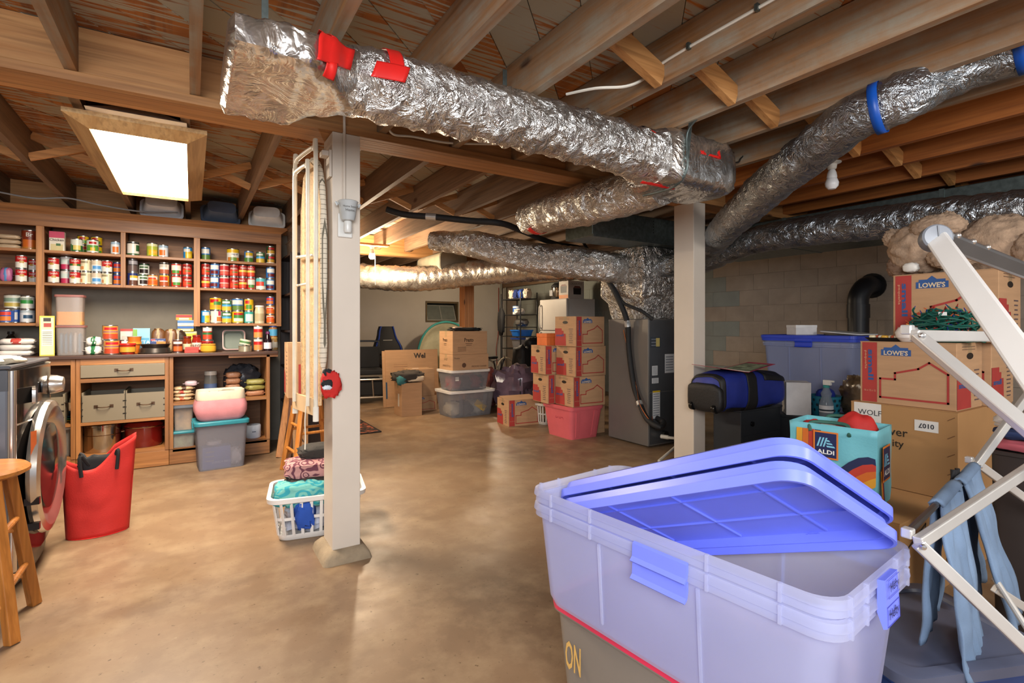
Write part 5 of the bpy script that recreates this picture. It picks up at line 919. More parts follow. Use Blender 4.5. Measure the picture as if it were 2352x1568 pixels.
food_box('cream and red carton on the lower bookcase shelf', .84, 5.17, 1.1005, .08, .05, .24, '#c9b79a', [(-1, 1, .0, .3, '#5a7fae'), (-1, 1, .9, 1, '#a8352a')], rz=-90)
for i, x in enumerate((.84, .86)): t = thing('clear_bin', 'clear plastic bin on top of the dark bookcase, %s' % ('lower', 'upper')[i], 'bin', (.9, 5.15, 1.801 + .125 * i)); build(MB().tub(.26, .38, 0, .12, .02, .92, .003, .005), 'tub', clear('clear bin plastic', '#c9b8a8', .35, .15, .3), t); build(MB().blob((0, 0, .045), .1, .15, .04, .3, 4, 60 + i), 'contents', mat('peach packets', '#b9855f', .5, var=.4, scale=12), t)
DW = wood('dark stained plank', '#4a2c1c', '#6a4430', 2, .6)
for i, (x, y) in enumerate(((.64, 4.84), (.70, 4.78))): one(MB().bar((0, 0, 0), (.09 - .02 * i, .12, .52 + .1 * i), .05, .022, (0, 1, 0)), 'leaning_plank', '%s plank leaning against the pantry end' % ('pale', 'dark brown')[i], 'plank', (PWV, DW)[i], (x, y, .003), smooth=0)
t = carton('narrow carton with MA print behind the oak stool', .80, 4.85, 0, .12, .15, .44, 10, tape=False); text(t, 'MA', (-.01, -.075, .14), (0, -1, 0), (0, 0, 1), .035, K('#3a3a40'), bold=.02)
# rug
def rugm():
    m, n, p = nt('dark rug'); v = coords(n); f = nz(n, v, 9, 3, .5, 2); n.links.new(mixc(n, ramp(n, f, .52, .58), lin('#2a211d'), lin('#9a5238')), p.inputs['Base Color']); p.inputs['Roughness'].default_value = 1; bump(n, p, nz(n, v, 200), .6, .004); return m
t = thing('floor_rug', 'dark patterned rug on the floor behind the post', 'rug', (1.42, 5.95, 0)); build(MB().rbox(.6, 1.06, .0005, .010, .01), 'pile', rugm(), t); build(MB().loft([[(x, y, z) for x, y in rr(a, b, .01, 2)] for a, b, z in ((.62, 1.08, .0005), (.62, 1.08, .0115), (.59, 1.05, .0115), (.59, 1.05, .0005))], False, False), 'border', K('#221c1a', .95), t, smooth=0)
# ================================================================ middle and far area
# moving boxes stacked on a pink tote
PNKM = mat('pink tote plastic', '#cf5f66', .4, var=.05)
def tote(lab, x, y, z, w, d, h, m, lidm, rz=0, t_=.86, nm='storage_tote', fill=None, lid=True, ribs=True, latch=None):
    t = thing(nm, lab, 'tote', (x, y, z), rz); build(MB().tub(w, d, 0, h - .015, .04, t_, .004, .02), 'tub', m, t, smooth=50)
    if lid: build(MB().loft([[(p, q, zz) for p, q in rr(w * k + e, d * k + e, .045, 4)] for zz, k, e in ((h - .03, 1, .024), (h - .002, 1, .03), (h, 1, .02), (h, .9, 0), (h - .008, .88, 0), (h - .008, .1, 0))], False, True), 'lid', lidm, t, smooth=40)
    if ribs:
        for s in (-1, 1):
            for a in (-.28, .28): build(MB().bar((a * w * t_, s * d / 2 * t_, .02), (a * w, s * d / 2, h - .05), .05, .012, (0, 1, 0)), 'rib', m, t, smooth=0, bevel=.003)
    if latch:
        for s in (-1, 1): build(MB().box(s * (w / 2 + .012) - .006, s * (w / 2 + .012) + .006, -.05, .05, h - .07, h - .005), 'latch', latch, t, smooth=0, bevel=.002)
    if fill: fill(t)
    return t
def f_lab(t):
    text(t, 'DSA', (-.2, -.04, .22), (-1, 0, .0), (0, 0, 1), .05, K('#a83545')) ; p = decal(t, 'sticker', rect(.06, .1), (.06, -.205, .2), (0, -1, -.12), (0, 0, 1), K('#d9d6d2'), z=.006); decal(t, 'sticker_print', rect(.045, .03), (.06, -.207, .225), (0, -1, -.12), (0, 0, 1), K('#b5403a'), z=.008); decal(t, 'sticker_print', rect(.04, .02), (.06, -.203, .17), (0, -1, -.12), (0, 0, 1), K('#3a3f4a'), z=.008)
tote('pink plastic tote at the foot of the moving box stack', 3.385, 4.23, 0, .42, .47, .33, PNKM, PNKM, 0, .84, 'storage_tote', f_lab)
lowes('bottom front moving box on the pink tote', 3.405, 4.13, .332, -2); lowes('bottom rear moving box on the pink tote', 3.34, 4.45, .332, -4)
lowes('middle front moving box of the stack by the air handler', 3.425, 4.14, .633, 1); lowes('middle rear moving box below the orange shoe box', 3.32, 4.46, .633, -6); lowes('top moving box of the stack by the air handler', 3.40, 4.13, .934, 5)
t = thing('shoe_box', 'orange shoe box on top of the rear moving boxes', 'box', (3.33, 4.47, .934), -4); OR = K('#cf6a30', .6); build(MB().box(-.16, .16, -.1, .1, 0, .1), 'base', OR, t, smooth=0); build(MB().box(-.165, .165, -.105, .105, .085, .125), 'lid', OR, t, smooth=0, bevel=.003)
t = carton('carton edged with blue tape beside the air handler', 3.66, 4.28, 0, .2, .26, .5, 0); stroke(t, 'blue_tape', [(-.12, -.22), (.12, -.22), (.12, .22), (-.12, .22)], .012, (-.1, 0, .25), (-1, 0, 0), (0, 0, 1), K('#2f93b5'), True)
t = carton('upper carton edged with navy tape beside the air handler', 3.66, 4.28, .501, .2, .26, .33, 0); stroke(t, 'navy_tape', rect(.24, .28), .012, (-.1, 0, .16), (-1, 0, 0), (0, 0, 1), K('#22487a'), True)
jar('water bottle with blue cap on the taped cartons', 3.64, 4.25, .832, .04, .2, [(1, 0), (1, .7), (.4, .92), (.4, 1)], K('#2c3a44', .15), K('#3f8fb5'), .03, (.2, .5, '#b9b44a'), 'water_bottle', 'bottle')
# box, basket, pumpkin on the floor
t = lowes('moving box alone on the floor left of the pink tote', 3.245, 5.06, 0, -6); build(MB().box(-.2, .2, -.02, .15, .3, .303), 'loose_flap', CB, t, smooth=0, rot=(.12, 0, 0))
laundry_basket('grey white laundry basket behind the pink tote', 3.56, 4.93, 8, .36, .3, .25, K('#c9c5bd', .5))
t = thing('pumpkin', 'orange plastic pumpkin behind the moving boxes', 'pumpkin', (3.54, 4.93, .012)); mb = MB(); n = 32
mb.loft([[(.1 * math.sin(PI * i / 10) * (1 + .07 * abs(math.sin(4 * 2 * PI * j / n))) * math.cos(2 * PI * j / n), .1 * math.sin(PI * i / 10) * (1 + .07 * abs(math.sin(4 * 2 * PI * j / n))) * math.sin(2 * PI * j / n), .3 + .085 - .085 * math.cos(PI * i / 10)) for j in range(n)] for i in range(1, 10)]); build(mb, 'shell', K('#cf6a2c', .5), t, smooth=60); build(MB().tube([(0, 0, .46), (.01, 0, .49), (.02, .005, .505)], .012, 8), 'stem', K('#3a2c1c'), t)
build(MB().blob((0, 0, .15), .11, .09, .14, .2, 4, 4), 'straw_base', mat('straw', '#8a6a45', .9, var=.4, bmp=.6), t, smooth=80)
for i in range(5): build(MB().blob((-.1 - .02 * (i % 2), .03 * i - .06, .33 + .02 * (i % 3)), .03, .03, .025, .4, 6, i), 'dried_flower', K(('#b08a60', '#8f7a55', '#a87a5a', '#7a7a45', '#c09a70')[i], .9), t, smooth=80)
# crinkled comforter bags
PUR = mat('purple comforter bag', '#6d5a68', .18, var=.3, scale=6, bmp=.7, bscale=12); MAR = mat('maroon comforter bag', '#6a3a38', .18, var=.25, bmp=.7, bscale=12); GRB = mat('grey comforter bag', '#5d5a55', .25, var=.3, bmp=.6, bscale=12)
def cbag(lab, x, y, z, rx, ry, rz_, m, sd, rz=0):
    t = thing('comforter_bag', lab, 'bag', (x, y, z), rz); build(MB().blob((0, 0, rz_), rx, ry, rz_, .5, 2.6, sd, 22, 14, .75, 0), 'film', m, t, smooth=28)
    for i in range(3): a = -.8 + .8 * i; build(MB().tube([(rx * .9 * math.sin(a), -ry * .86, rz_ * .5), (rx * .8 * math.sin(a), -ry * .8, rz_ * 1.5)], .006, 6), 'black_piping', BKW, t)
    return t
cbag('large purple comforter in a clear zip bag on the floor', 3.70, 5.85, 0, .27, .25, .3, PUR, 2, 20); cbag('maroon comforter bag wedged behind the clear totes', 3.60, 6.35, 0, .2, .18, .27, MAR, 4); cbag('grey bedding bag behind the front moving boxes', 4.22, 5.62, 0, .24, .24, .26, GRB, 6, 30)
cbag('small cream bedding bag in front of the purple comforter', 3.52, 5.46, 0, .11, .09, .11, mat('cream bedding', '#b39a7c', .3, var=.2, bmp=.5), 8)
# clear totes and brown cartons
CL = clear('hazy clear tote', '#cfced2', .24, .2, .3); CLL = K('#d8d3cd', .35)
def fill_a(t):
    for i in range(6): build(MB().blob((-.2 + .08 * i, -.04 + .05 * (i % 2), .09), .08, .13, .085, .4, 4, i), 'cloth', K(('#c9bfa6', '#2f3138', '#3a3d46', '#bdb8a2', '#c9c4b0', '#b3ae9a')[i], .9), t, smooth=80)
    T = Matrix.Rotation(.6, 4, 'Y'); build(MB().box(-.03, .14, -.201, -.196, .08, .16, 0, Matrix.Translation((0, 0, .06)) @ T), 'yellow_sign', K('#c9a52c'), t, smooth=0)
def fill_b(t):
    for i in range(6): build(MB().blob((-.18 + .075 * i, -.03 + .05 * (i % 2), .085), .075, .12, .08, .4, 4, 20 + i), 'cloth', K(('#a8454a', '#7a2a3a', '#3a2430', '#8c2f3a', '#8f2a38', '#2a2a30')[i], .7), t, smooth=80)
    decal(t, 'sticker', rect(.05, .05), (-.2, -.178, .15), (0, -1, 0), (0, 0, 1), K('#d8d2c8'), z=.012)
tote('lower clear tote of linens under the brown cartons', 3.0, 5.96, 0, .64, .44, .33, CL, CLL, 2, .88, fill=fill_a); tote('upper clear tote of red fabric under the brown cartons', 2.98, 5.96, .331, .56, .4, .255, CL, CLL, 3, .88, fill=fill_b, ribs=False)
t = carton('lower brown carton on the clear totes', 2.98, 5.95, .587, .52, .36, .195, 3)
for x in (-.2, .2): text(t, 'Presto' if x < 0 else '', (x, -.18, .15), (0, -1, 0), (0, 0, 1), .02, K('#4a3424')) if x < 0 else None
text(t, 'PRESSURE CANNER', (.12, -.18, .04), (0, -1, 0), (0, 0, 1), .022, K('#4a3424'), .22); decal(t, 'printed_seal', disc(.03, 16), (-.1, -.18, .06), (0, -1, 0), (0, 0, 1), K('#5a4030')); text(t, '23 QT', (-.26, .0, .13), (-1, 0, 0), (0, 0, 1), .03, K('#4a3424')); text(t, 'PRESTO', (-.26, -.02, .05), (-1, 0, 0), (0, 0, 1), .024, K('#4a3424'), .2)
t = carton('upper brown carton printed Presto topped with black cloth', 2.97, 5.95, .783, .5, .36, .29, 3); text(t, 'Presto', (-.02, -.18, .18), (0, -1, 0), (0, 0, 1), .05, K('#3f2c1f'), .13, bold=.02); text(t, 'Presto', (-.25, .02, .18), (-1, 0, 0), (0, 0, 1), .045, K('#3f2c1f'), .12, bold=.02)
for i in range(2): decal(t, 'printed_line', rect(.1 - .02 * i, .006), (-.02, -.18, .135 - .02 * i), (0, -1, 0), (0, 0, 1), K('#5a4030')); decal(t, 'printed_line', rect(.07, .006), (-.25, .02, .135 - .02 * i), (-1, 0, 0), (0, 0, 1), K('#5a4030'))
for i in range(4): decal(t, 'printed_line', rect(.12, .005), (-.12, -.18, .09 - .016 * i), (0, -1, 0), (0, 0, 1), K('#6a4c36'))
cloth('crumpled black cloth and packing on the upper brown carton', 2.99, 5.95, 1.0735, (.2, .13, .022), .5, BKW, 3, 'black_cloth', fr=5, pieces=[('tan_scrap', (-.1, .0, .04), (.07, .05, .014), K('#b39a86'), 4)])
# cartons left of the totes
t = carton('plain tall carton with clothes on top, left of the totes', 2.36, 6.31, 0, .27, .28, .42, 0); decal(t, 'white_label', rect(.05, .16), (-.135, -.03, .2), (-1, 0, 0), (0, 0, 1), K('#d2cdc4'))
cloth('dark jacket bundle with cream lining on the plain carton', 2.36, 6.33, .4215, (.19, .17, .07), .3, mat('charcoal jacket', '#3a342f', .9, bmp=.4), 7, 'jacket_bundle', 'clothes', pieces=[('cream_lining', (.05, -.12, .05), (.13, .05, .04), K('#d2c2a8', .9), 9), ('teal_sleeve', (-.12, -.12, .03), (.06, .05, .06), K('#2f6a6f', .9), 10)])
t = carton('carton with small white label behind the plain carton', 2.63, 6.62, .2, .34, .3, .36, -2); decal(t, 'white_label', rect(.04, .06), (-.03, -.15, .24), (0, -1, 0), (0, 0, 1), K('#cfcac2')); decal(t, 'white_label', rect(.09, .05), (-.05, .0, .361), (0, 0, 1), (0, 1, 0), K('#d8d4cc'))
lowes('moving box under the small labelled carton', 2.63, 6.62, 0, -2, h=.199)
t = thing('flat_cardboard', 'big flattened carton printed Wel leaning behind the cartons', 'cardboard', (2.66, 6.98, 0), -3); T = Matrix.Rotation(math.radians(-6), 4, 'X')
build(MB().box(-.36, .42, -.012, 0, 0.004, .80, 0, T), 'front_sheet', CB, t, smooth=0); build(MB().box(-.40, -.28, 0, .01, 0.004, .79, 0, T), 'back_sheet', CB, t, smooth=0); build(MB().box(-.362, -.34, -.0135, -.012, .12, .35, 0, T), 'blue_edge', K('#2a4a66'), t, smooth=0)
text(t, 'Wel', (.14, .063, .71), (0, -1, .1), (0, 0, 1), .075, K('#3a3430'), bold=.03, z=.004)
for i in range(6): decal(t, 'printed_line', rect(.2, .008), (-.14, .075 - .003 * i, .7 - .028 * i), (0, -1, .1), (0, 0, 1), K('#8a6345'), z=.012)
# gaming chair
t = thing('gaming_chair', 'black and blue gaming chair by the far wall', 'chair', (2.86, 8.55, 0), 14); BL = K('#1a3f9c', .5); BKL = mat('black leatherette', '#17171a', .75, bmp=.2)
prof = [(.0, .44, .26), (.02, .55, .29), (.05, .66, .31), (.07, .78, .29), (.09, .86, .25), (.10, .92, .21), (.11, .98, .19), (.12, 1.06, .17), (.12, 1.13, .14)]
build(MB().loft([[(px * w, y + q, z) for px, q in ((-1, -.03), (-.8, -.055), (.8, -.055), (1, -.03), (.8, .03), (-.8, .03))] for y, z, w in prof]), 'backrest', BKL, t, smooth=50)
for s in (-1, 1): build(MB().tube(smooth_path([(s * (w * .82), y - .055, z) for y, z, w in prof], 4), .014, 8), 'blue_piping', BL, t)
build(MB().box(-.09, .09, -.01, .03, .86, .9), 'back_slot', K('#b9b4ac'), t, smooth=0, loc=(0, .05, .0)); build(MB().blob((0, -.28, .46), .27, .26, .06, .1, 3, 2, pw=.5), 'seat', BKL, t, smooth=80)
for s in (-1, 1): build(MB().tube(smooth_path([(s * .28, -.1, .44), (s * .33, -.1, .5), (s * .33, -.12, .66)]), .018, 8), 'arm_post', BKL, t); build(MB().box(s * .33 - .045, s * .33 + .045, -.36, 0, .66, .69), 'arm_pad', BKL, t, smooth=0, bevel=.012)
build(MB().lathe([(.03, .1), (.03, .4), (.08, .41)], 14, (0, -.25, 0)), 'gas_post', K('#2a2a2c'), t)
for i in range(5):
    a = 2 * PI * i / 5 + .3; x, y = .3 * math.cos(a), -.25 + .3 * math.sin(a); build(MB().bar((0, -.25, .11), (x, y, .08), .045, .03), 'base_spoke', BKL, t, smooth=0); build(MB().lathe([(0, -.02), (.028, -.02), (.028, .02), (0, .02)], 14, T=Matrix.Translation((x, y, .028)) @ Matrix.Rotation(PI / 2, 4, 'Y')), 'caster', BKL, t)
# power wheelchair
t = thing('wheelchair', 'black wheelchair with joystick by the far wall', 'wheelchair', (2.22, 7.75, 0), -12); 
build(MB().box(-.25, .22, .12, .17, .5, .82), 'back_sling', BKW, t, smooth=0, bevel=.01); build(MB().box(-.25, .24, -.28, .16, .42, .5), 'seat', BKW, t, smooth=0, bevel=.02); build(MB().tube(smooth_path([(-.22, .2, .5), (-.22, .2, .86), (-.18, .2, .9), (.18, .2, .9), (.22, .2, .86), (.22, .2, .4)]), .014, 10), 'frame_tube', K('#1c1c1f', .3), t)
build(MB().box(.24, .3, -.3, .1, .6, .65), 'armrest', BKW, t, smooth=0, bevel=.01); build(MB().blob((.27, -.33, .66), .06, .05, .05, .3, 6, 2), 'joystick_box', K('#1a1a1c', .3), t); build(MB().bar((.27, -.05, .4), (.27, -.05, .62), .03, .03), 'arm_support', CHR, t, smooth=0)
build(MB().box(-.24, .24, -.3, .3, .12, .34), 'battery_box', BKW, t, smooth=0, bevel=.02); build(MB().tube([(-.25, -.32, .36), (.26, -.32, .36)], .014, 8).tube([(-.25, -.32, .1), (.26, -.32, .1)], .014, 8).tube([(-.1, -.32, .1), (-.12, -.32, .36)], .012, 8).tube([(.1, -.32, .1), (.08, -.32, .36)], .012, 8), 'front_frame', CHR, t)
for x in (-.28, .38): build(MB().lathe([(.05, -.02), (.1, -.025), (.115, 0), (.1, .025), (.05, .02), (.05, -.02)], 24, T=Matrix.Translation((x, -.3, .116)) @ Matrix.Rotation(PI / 2, 4, 'Y')), 'front_caster', BKW, t); build(MB().bar((x - .03, -.3, .116), (x - .04, -.28, .34), .02, .03), 'caster_fork', CHR, t, smooth=0)
for x in (-.3, .3): build(MB().lathe([(.08, -.03), (.15, -.04), (.165, 0), (.15, .04), (.08, .03), (.08, -.03)], 28, T=Matrix.Translation((x, .2, .166)) @ Matrix.Rotation(PI / 2, 4, 'Y')), 'drive_wheel', BKW, t)
# arched cream shell with teal rim, leaning at the far wall
t = thing('plastic_shell', 'cream moulded shell with teal rim arching below the window', 'plastic shell', (4.36, 9.5, 0)); CS = mat('cream plastic', '#d6d0b0', .5)
arc = lambda a, r: (-.62 * r * math.cos(a), 0, 1.2 * (math.sin(a) ** .55 if math.sin(a) > 0 else 0) * (.45 + .55 * r))
n = 24; A = [PI * i / n for i in range(n + 1)]
build(MB().loft([[(arc(a, k)[0], y, max(.0, arc(a, k)[2])) for a in A] for k, y in ((1, 0), (1, .02), (.97, .03), (.8, .25), (.62, .32), (.0, .33))], False, False, closed=False), 'shell', CS, t, smooth=60, solid=.006); build(MB().tube([(arc(a, 1.02)[0], 0, arc(a, 1.02)[2] + .006) for a in A], .022, 10), 'teal_rim', K('#3f9a94', .4), t)
sack('clear bag of folded grey fabric inside the cream shell', 4.40, 9.3, 0, .17, .13, .36, mat('grey bagged fabric', '#a8a59c', .3, var=.2, bmp=.6, bscale=14), seed=90, name='fabric_bag', amp=.3)
one(MB().blob((0, 0, .06), .1, .07, .06, .3, 5, 3), 'amber_ornament', 'amber patterned bundle above the grey fabric bag', 'bundle', patt('amber pattern', '#a8641f', '#3a1f12', 22, .5), (4.36, 9.31, .735), 0)
# bicycle lying behind the bags
t = thing('bicycle', 'bicycle with cream tyres half hidden behind the purple bag', 'bicycle', (4.15, 7.1, 0), 25)
for x in (-.22, .30):
    w = build(MB().tube([(x + .3 * math.cos(2 * PI * i / 40), .05 * math.sin(2 * PI * i / 40), .31 + .3 * math.sin(2 * PI * i / 40)) for i in range(41)], .016, 8, False), 'tyre', K('#a89d86', .7), t)
    for i in range(12): a = 2 * PI * i / 12; build(MB().tube([(x, 0, .31), (x + .29 * math.cos(a), .048 * math.sin(a), .31 + .29 * math.sin(a))], .0015, 4), 'spoke', CHR, w)
build(MB().tube([(-.22, 0, .31), (.0, 0, .3), (.2, 0, .6), (-.1, 0, .58), (0, 0, .3)], .014, 8), 'frame', K('#2a2a2e', .3), t); build(MB().tube([(.3, 0, .31), (.2, 0, .66)], .012, 8), 'fork', CHR, t); build(MB().blob((-.12, 0, .64), .1, .05, .025, .2, 4, 3), 'saddle', BKW, t)
t = thing('backpack', 'black backpack slumped under the wire shelf', 'backpack', (4.45, 6.75, 0)); build(MB().blob((0, 0, .4), .2, .16, .42, .3, 3, 6, pw=.65, flat=0), 'pack', mat('black nylon', '#141416', .6, bmp=.4), t, smooth=80); build(MB().blob((.12, 0, .86), .1, .09, .1, .3, 3, 8), 'top_hood', mat('black nylon', '#141416', .6, bmp=.4), t, smooth=80); build(MB().tube(smooth_path([(-.1, -.16, .3), (-.14, -.2, .55), (-.1, -.14, .75)]), .012, 8), 'strap', BKW, t)
t = carton('yellow and blue carton below the wire shelf', 4.62, 6.3, .35, .3, .26, .27, 0, m=K('#b98a2c', .7)); decal(t, 'blue_corner', [(-.13, -.13), (0, -.13), (-.02, -.06), (-.08, -.04), (-.13, .0)], (-.15, .0, .135), (-1, 0, 0), (0, 0, 1), K('#2a6f9a')); text(t, 'A', (-.15, -.0, .17), (-1, 0, 0), (0, 0, 1), .06, K('#3a2c14'))
carton('brown carton holding up the yellow carton', 4.62, 6.3, 0, .34, .3, .349, 0)
# wire rack
t = thing('wire_rack', 'black wire shelf rack between the far corner and the refrigerator', 'rack', (5.2, 8.1, 0)); BW = K('#1b1b1d', .4)
for x in (-.18, .18):
    for y in (-.34, .34): build(MB().tube([(x, y, 0), (x, y, 1.75)], .012, 8), 'upright', BW, t)
for z in (.35, .72, .95, 1.12, 1.35, 1.64):
    s = build(MB().box(-.18, .18, -.345, -.335, z - .015, z).box(-.18, .18, .335, .345, z - .015, z).box(-.185, -.175, -.34, .34, z - .015, z).box(.175, .185, -.34, .34, z - .015, z), 'wire_shelf', BW, t, smooth=0)
    for i in range(9): build(MB().box(-.16 + .04 * i, -.156 + .04 * i, -.335, .335, z - .006, z - .002), 'wire', BW, s, smooth=0)
tote('clear bin with blue lid low on the wire rack', 5.2, 7.95, .7205, .3, .36, .2, CL, K('#1f3f8a', .4), 90, ribs=False); tote('bright blue bin on the wire rack', 5.17, 7.95, .9505, .28, .34, .13, K('#1266c4', .4), K('#1266c4', .4), 90, ribs=False, lid=False)
one(MB().blob((0, 0, .08), .1, .14, .07, .3, 5, 3, flat=0), 'metal_cookware', 'grey cookware jumble on the wire rack', 'cookware', mat('dull aluminium', '#7f7d7a', .35, .7), (5.2, 8.0, 1.1205), 0); jar('white and blue paint can on the wire rack', 5.15, 8.1, 1.351, .07, .15, [(1, 0), (1, 1)], K('#c9ccd2', .4), K('#2f5f9f', .4), .008, (.3, .8, '#2a5aa8'), 'paint_can', 'can')
cloth('white cloth shoe beside the paint can', 5.1, 7.92, 1.351, (.1, .06, .05), .35, K('#c3bfb9', .9), 12, 'white_shoe', 'shoe')
for i, (c_, la) in enumerate((('#c9c0ae', 'cream work glove on top of the wire rack'), ('#1d2f66', 'navy work glove on top of the wire rack'), ('#2a4a9a', 'blue work glove on top of the wire rack'), ('#bdb3a4', 'beige sock beside the gloves on the rack'))): cloth(la, 5.2, 8.32 - .17 * i, 1.641, (.07, .06, .085), .4, K(c_, .9), 20 + i, 'work_glove', 'glove')
t = thing('hanging_bag', 'black bag hanging from the side of the wire rack', 'bag', (5.0, 8.4, 1.0)); build(MB().blob((0, 0, .22), .05, .09, .24, .3, 3, 5), 'bag', BKW, t, smooth=80); build(MB().tube([(0, 0, .44), (.02, .0, .6)], .006, 6), 'strap', BKW, t)
# refrigerator with appliances on top
t = thing('refrigerator', 'white refrigerator by the right wall behind the moving boxes', 'refrigerator', (5.3, 6.78, 0)); FW = mat('white fridge enamel', '#c9c5bf', .4, var=.02)
build(MB().box(.06, .62, 0, .78, .02, 1.6), 'cabinet', FW, t, smooth=0, bevel=.006); build(MB().box(0, .055, .0, .78, 1.06, 1.6), 'freezer_door', FW, t, smooth=0, bevel=.015); build(MB().box(0, .055, .0, .78, .05, 1.05), 'main_door', FW, t, smooth=0, bevel=.015)
for z0, z1 in ((1.1, 1.5), (.55, 1.02)): build(MB().tube(smooth_path([(0, .72, z0), (-.045, .72, z0 + .04), (-.045, .72, z1 - .04), (0, .72, z1)]), .014, 8), 'handle', FW, t)
t = thing('pressure_cooker', 'steel electric pressure cooker on the refrigerator', 'cooker', (5.48, 7.2, 1.601)); build(MB().lathe([(0, 0), (.14, 0), (.15, .02), (.15, .2), (.14, .21)], 28), 'body', STL, t); build(MB().lathe([(.152, .211), (.15, .24), (.1, .29), (.03, .3), (.03, .33), (0, .33)], 28), 'lid', BKL, t); build(MB().lathe([(.151, 0), (.153, .001), (.153, .04), (.151, .041)], 28), 'base_band', BKL, t); build(MB().box(-.16, -.14, .0, .09, .06, .16), 'control_panel', K('#9a9a9c'), t, smooth=0); build(MB().box(-.03, .03, -.03, .03, .33, .37), 'valve', K('#c9c9cc'), t, smooth=0)
t = carton('white and orange slow cooker box on the refrigerator', 5.53, 6.94, 1.601, .34, .26, .30, 0, m=K('#c9c4bd', .6), tape=False, nm='cooker_box'); decal(t, 'orange_band', rect(.25, .06), (-.17, 0, .035), (-1, 0, 0), (0, 0, 1), K('#cf7a24')); text(t, 'CROCK-POT', (.0, -.13, .25), (0, -1, 0), (0, 0, 1), .035, K('#5a5650'), .25)
for c_, n_ in (((.02, -.13, .13), (0, -1, 0)), ((-.17, 0, .16), (-1, 0, 0))): decal(t, 'printed_pot', [(-.08, -.06), (.08, -.06), (.085, .05), (-.085, .05)], c_, n_, (0, 0, 1), K('#1c1b1d'), z=.0006); decal(t, 'printed_lid', [(-.085, .0), (.085, .0), (.05, .03), (-.05, .03)], (c_[0], c_[1], c_[2] + .052), n_, (0, 0, 1), K('#6a3424'), z=.0006)

t = thing('corner_conduit', 'grey conduits and a red cord running down the far corner', 'conduit', (5.95, 10.0, 0)); build(MB().tube([(0, 0, 0), (0, 0, 2.1)], .022, 8), 'conduit', K('#8d8a80'), t); build(MB().tube([(.07, -.06, 0), (.07, -.06, 2.1)], .022, 8), 'conduit', K('#8d8a80'), t)
build(MB().tube(smooth_path([(-.07, 0, 2.0), (-.07, 0, 1.2), (-.1, -.02, .9), (-.16, -.05, .6), (-.13, -.05, .1)]), .008, 6), 'red_cord', K('#8f2f22'), t)
# ================================================================ right side
# black cabinet, blue duffel, binder
BM2 = mat('black cabinet steel', '#26292d', .5, .1, var=.1)
t = thing('black_cabinet', 'black metal cabinet under the blue duffel bag', 'cabinet', (3.61, 2.385, 0))
build(MB().box(-.25, .25, -.115, .115, .012, .515), 'body', BM2, t, smooth=0, bevel=.004); build(MB().box(-.26, .265, -.125, .125, .516, .528), 'top_plate', BM2, t, smooth=0, bevel=.003); build(MB().box(-.24, .24, -.1, .1, 0, .012), 'plinth', BM2, t, smooth=0)
build(MB().lathe([(0, 0), (.018, 0), (.018, .012), (0, .014)], 16, T=Matrix.Translation((-.12, -.116, .42)) @ Matrix.Rotation(PI / 2, 4, 'X')), 'lock_knob', K('#0d0d10', .2), t)
build(MB().box(-.235, .235, -.119, -.115, .03, .34), 'front_panel', BM2, t, smooth=0); decal(t, 'white_label', [(-.05, -.06), (.05, -.06), (.05, .045), (.02, .045), (.02, .06), (-.05, .06)], (.17, -.119, .2), (0, -1, 0), (0, 0, 1), K('#c9c9c6'))
for x, z in ((-.02, .28), (-.02, .2), (-.02, .12), (-.16, .07), (.2, .09), (.12, .13)): decal(t, 'screw_head', disc(.005, 8), (x, -.119, z), (0, -1, 0), (0, 0, 1), K('#b9b9b6'))
t = thing('duffel_bag', 'blue and black wheeled duffel bag on the black cabinet', 'bag', (3.47, 2.37, .529), -4); NB = mat('blue nylon', '#1f2f86', .55, var=.12, bmp=.4, bscale=30); NK = mat('black nylon', '#141416', .6, bmp=.4)
def duf(u, v):   # u along, v around
    a = 2 * PI * v; hx = -.34 + .70 * u; top = .20 + .05 * math.sin(PI * u) - .03 * u; k = lambda c, p: math.copysign(abs(c) ** p, c); e = min(1, (min(u, 1 - u) / .06) ** .5) if 0 < u < 1 else 0
    e = .82 + .18 * e; n_ = .012 * nf(u * 6, math.cos(a) * 2, math.sin(a) * 2)
    return (hx, k(math.cos(a), .6) * (.155 + n_) * e, .135 + k(math.sin(a), .55) * (top / 2 + .03 + n_) * e)
build(MB().loft([[duf(i / 24, j / 28) for j in range(28)] for i in range(25)]), 'body', NB, t, smooth=60)
def duf_band(u0, u1, nm, v0=0, v1=1, s=1.03):
    def f(u, v):
        p = Vector(duf(u0 + (u1 - u0) * u, v0 + (v1 - v0) * v)); c_ = Vector((p.x, 0, .135)); q_ = c_ + (p - c_) * s; return (q_.x, q_.y, max(.0, q_.z))
    build(MB().grid(f, 6, 28), nm, NK, t, solid=.003)
duf_band(0, .05, 'end_panel', s=1.02); duf_band(.36, .5, 'wide_strap', .3, 1.2); duf_band(.06, .36, 'side_strap', .60, .66, 1.03); duf_band(.0, 1, 'base_panel', .62, .88, 1.015); duf_band(.62, .98, 'zip_flap', .05, .45, 1.03)
build(MB().blob((-.345, 0, .1), .03, .15, .1, .1, 3, 2, pw=.5), 'wheel_housing', NK, t, smooth=80)
for y in (-.1, .1): build(MB().lathe([(0, -.014), (.03, -.014), (.032, 0), (.03, .014), (0, .014)], 18, T=Matrix.Translation((-.36, y, .028)) @ Matrix.Rotation(PI / 2, 4, 'X')), 'wheel', K('#0c0c0d', .25), t)
build(MB().tube(smooth_path([(.1, .1, .24), (.12, .08, .275), (.28, .08, .27), (.3, .1, .22)]), .012, 8), 'carry_handle', NK, t); build(MB().blob((.36, 0, .1), .03, .05, .05, .2, 4, 3), 'end_grip', NK, t)
t = thing('open_binder', 'open red folder with pictures lying on the duffel bag', 'folder', (3.43, 2.36, .825), -8)
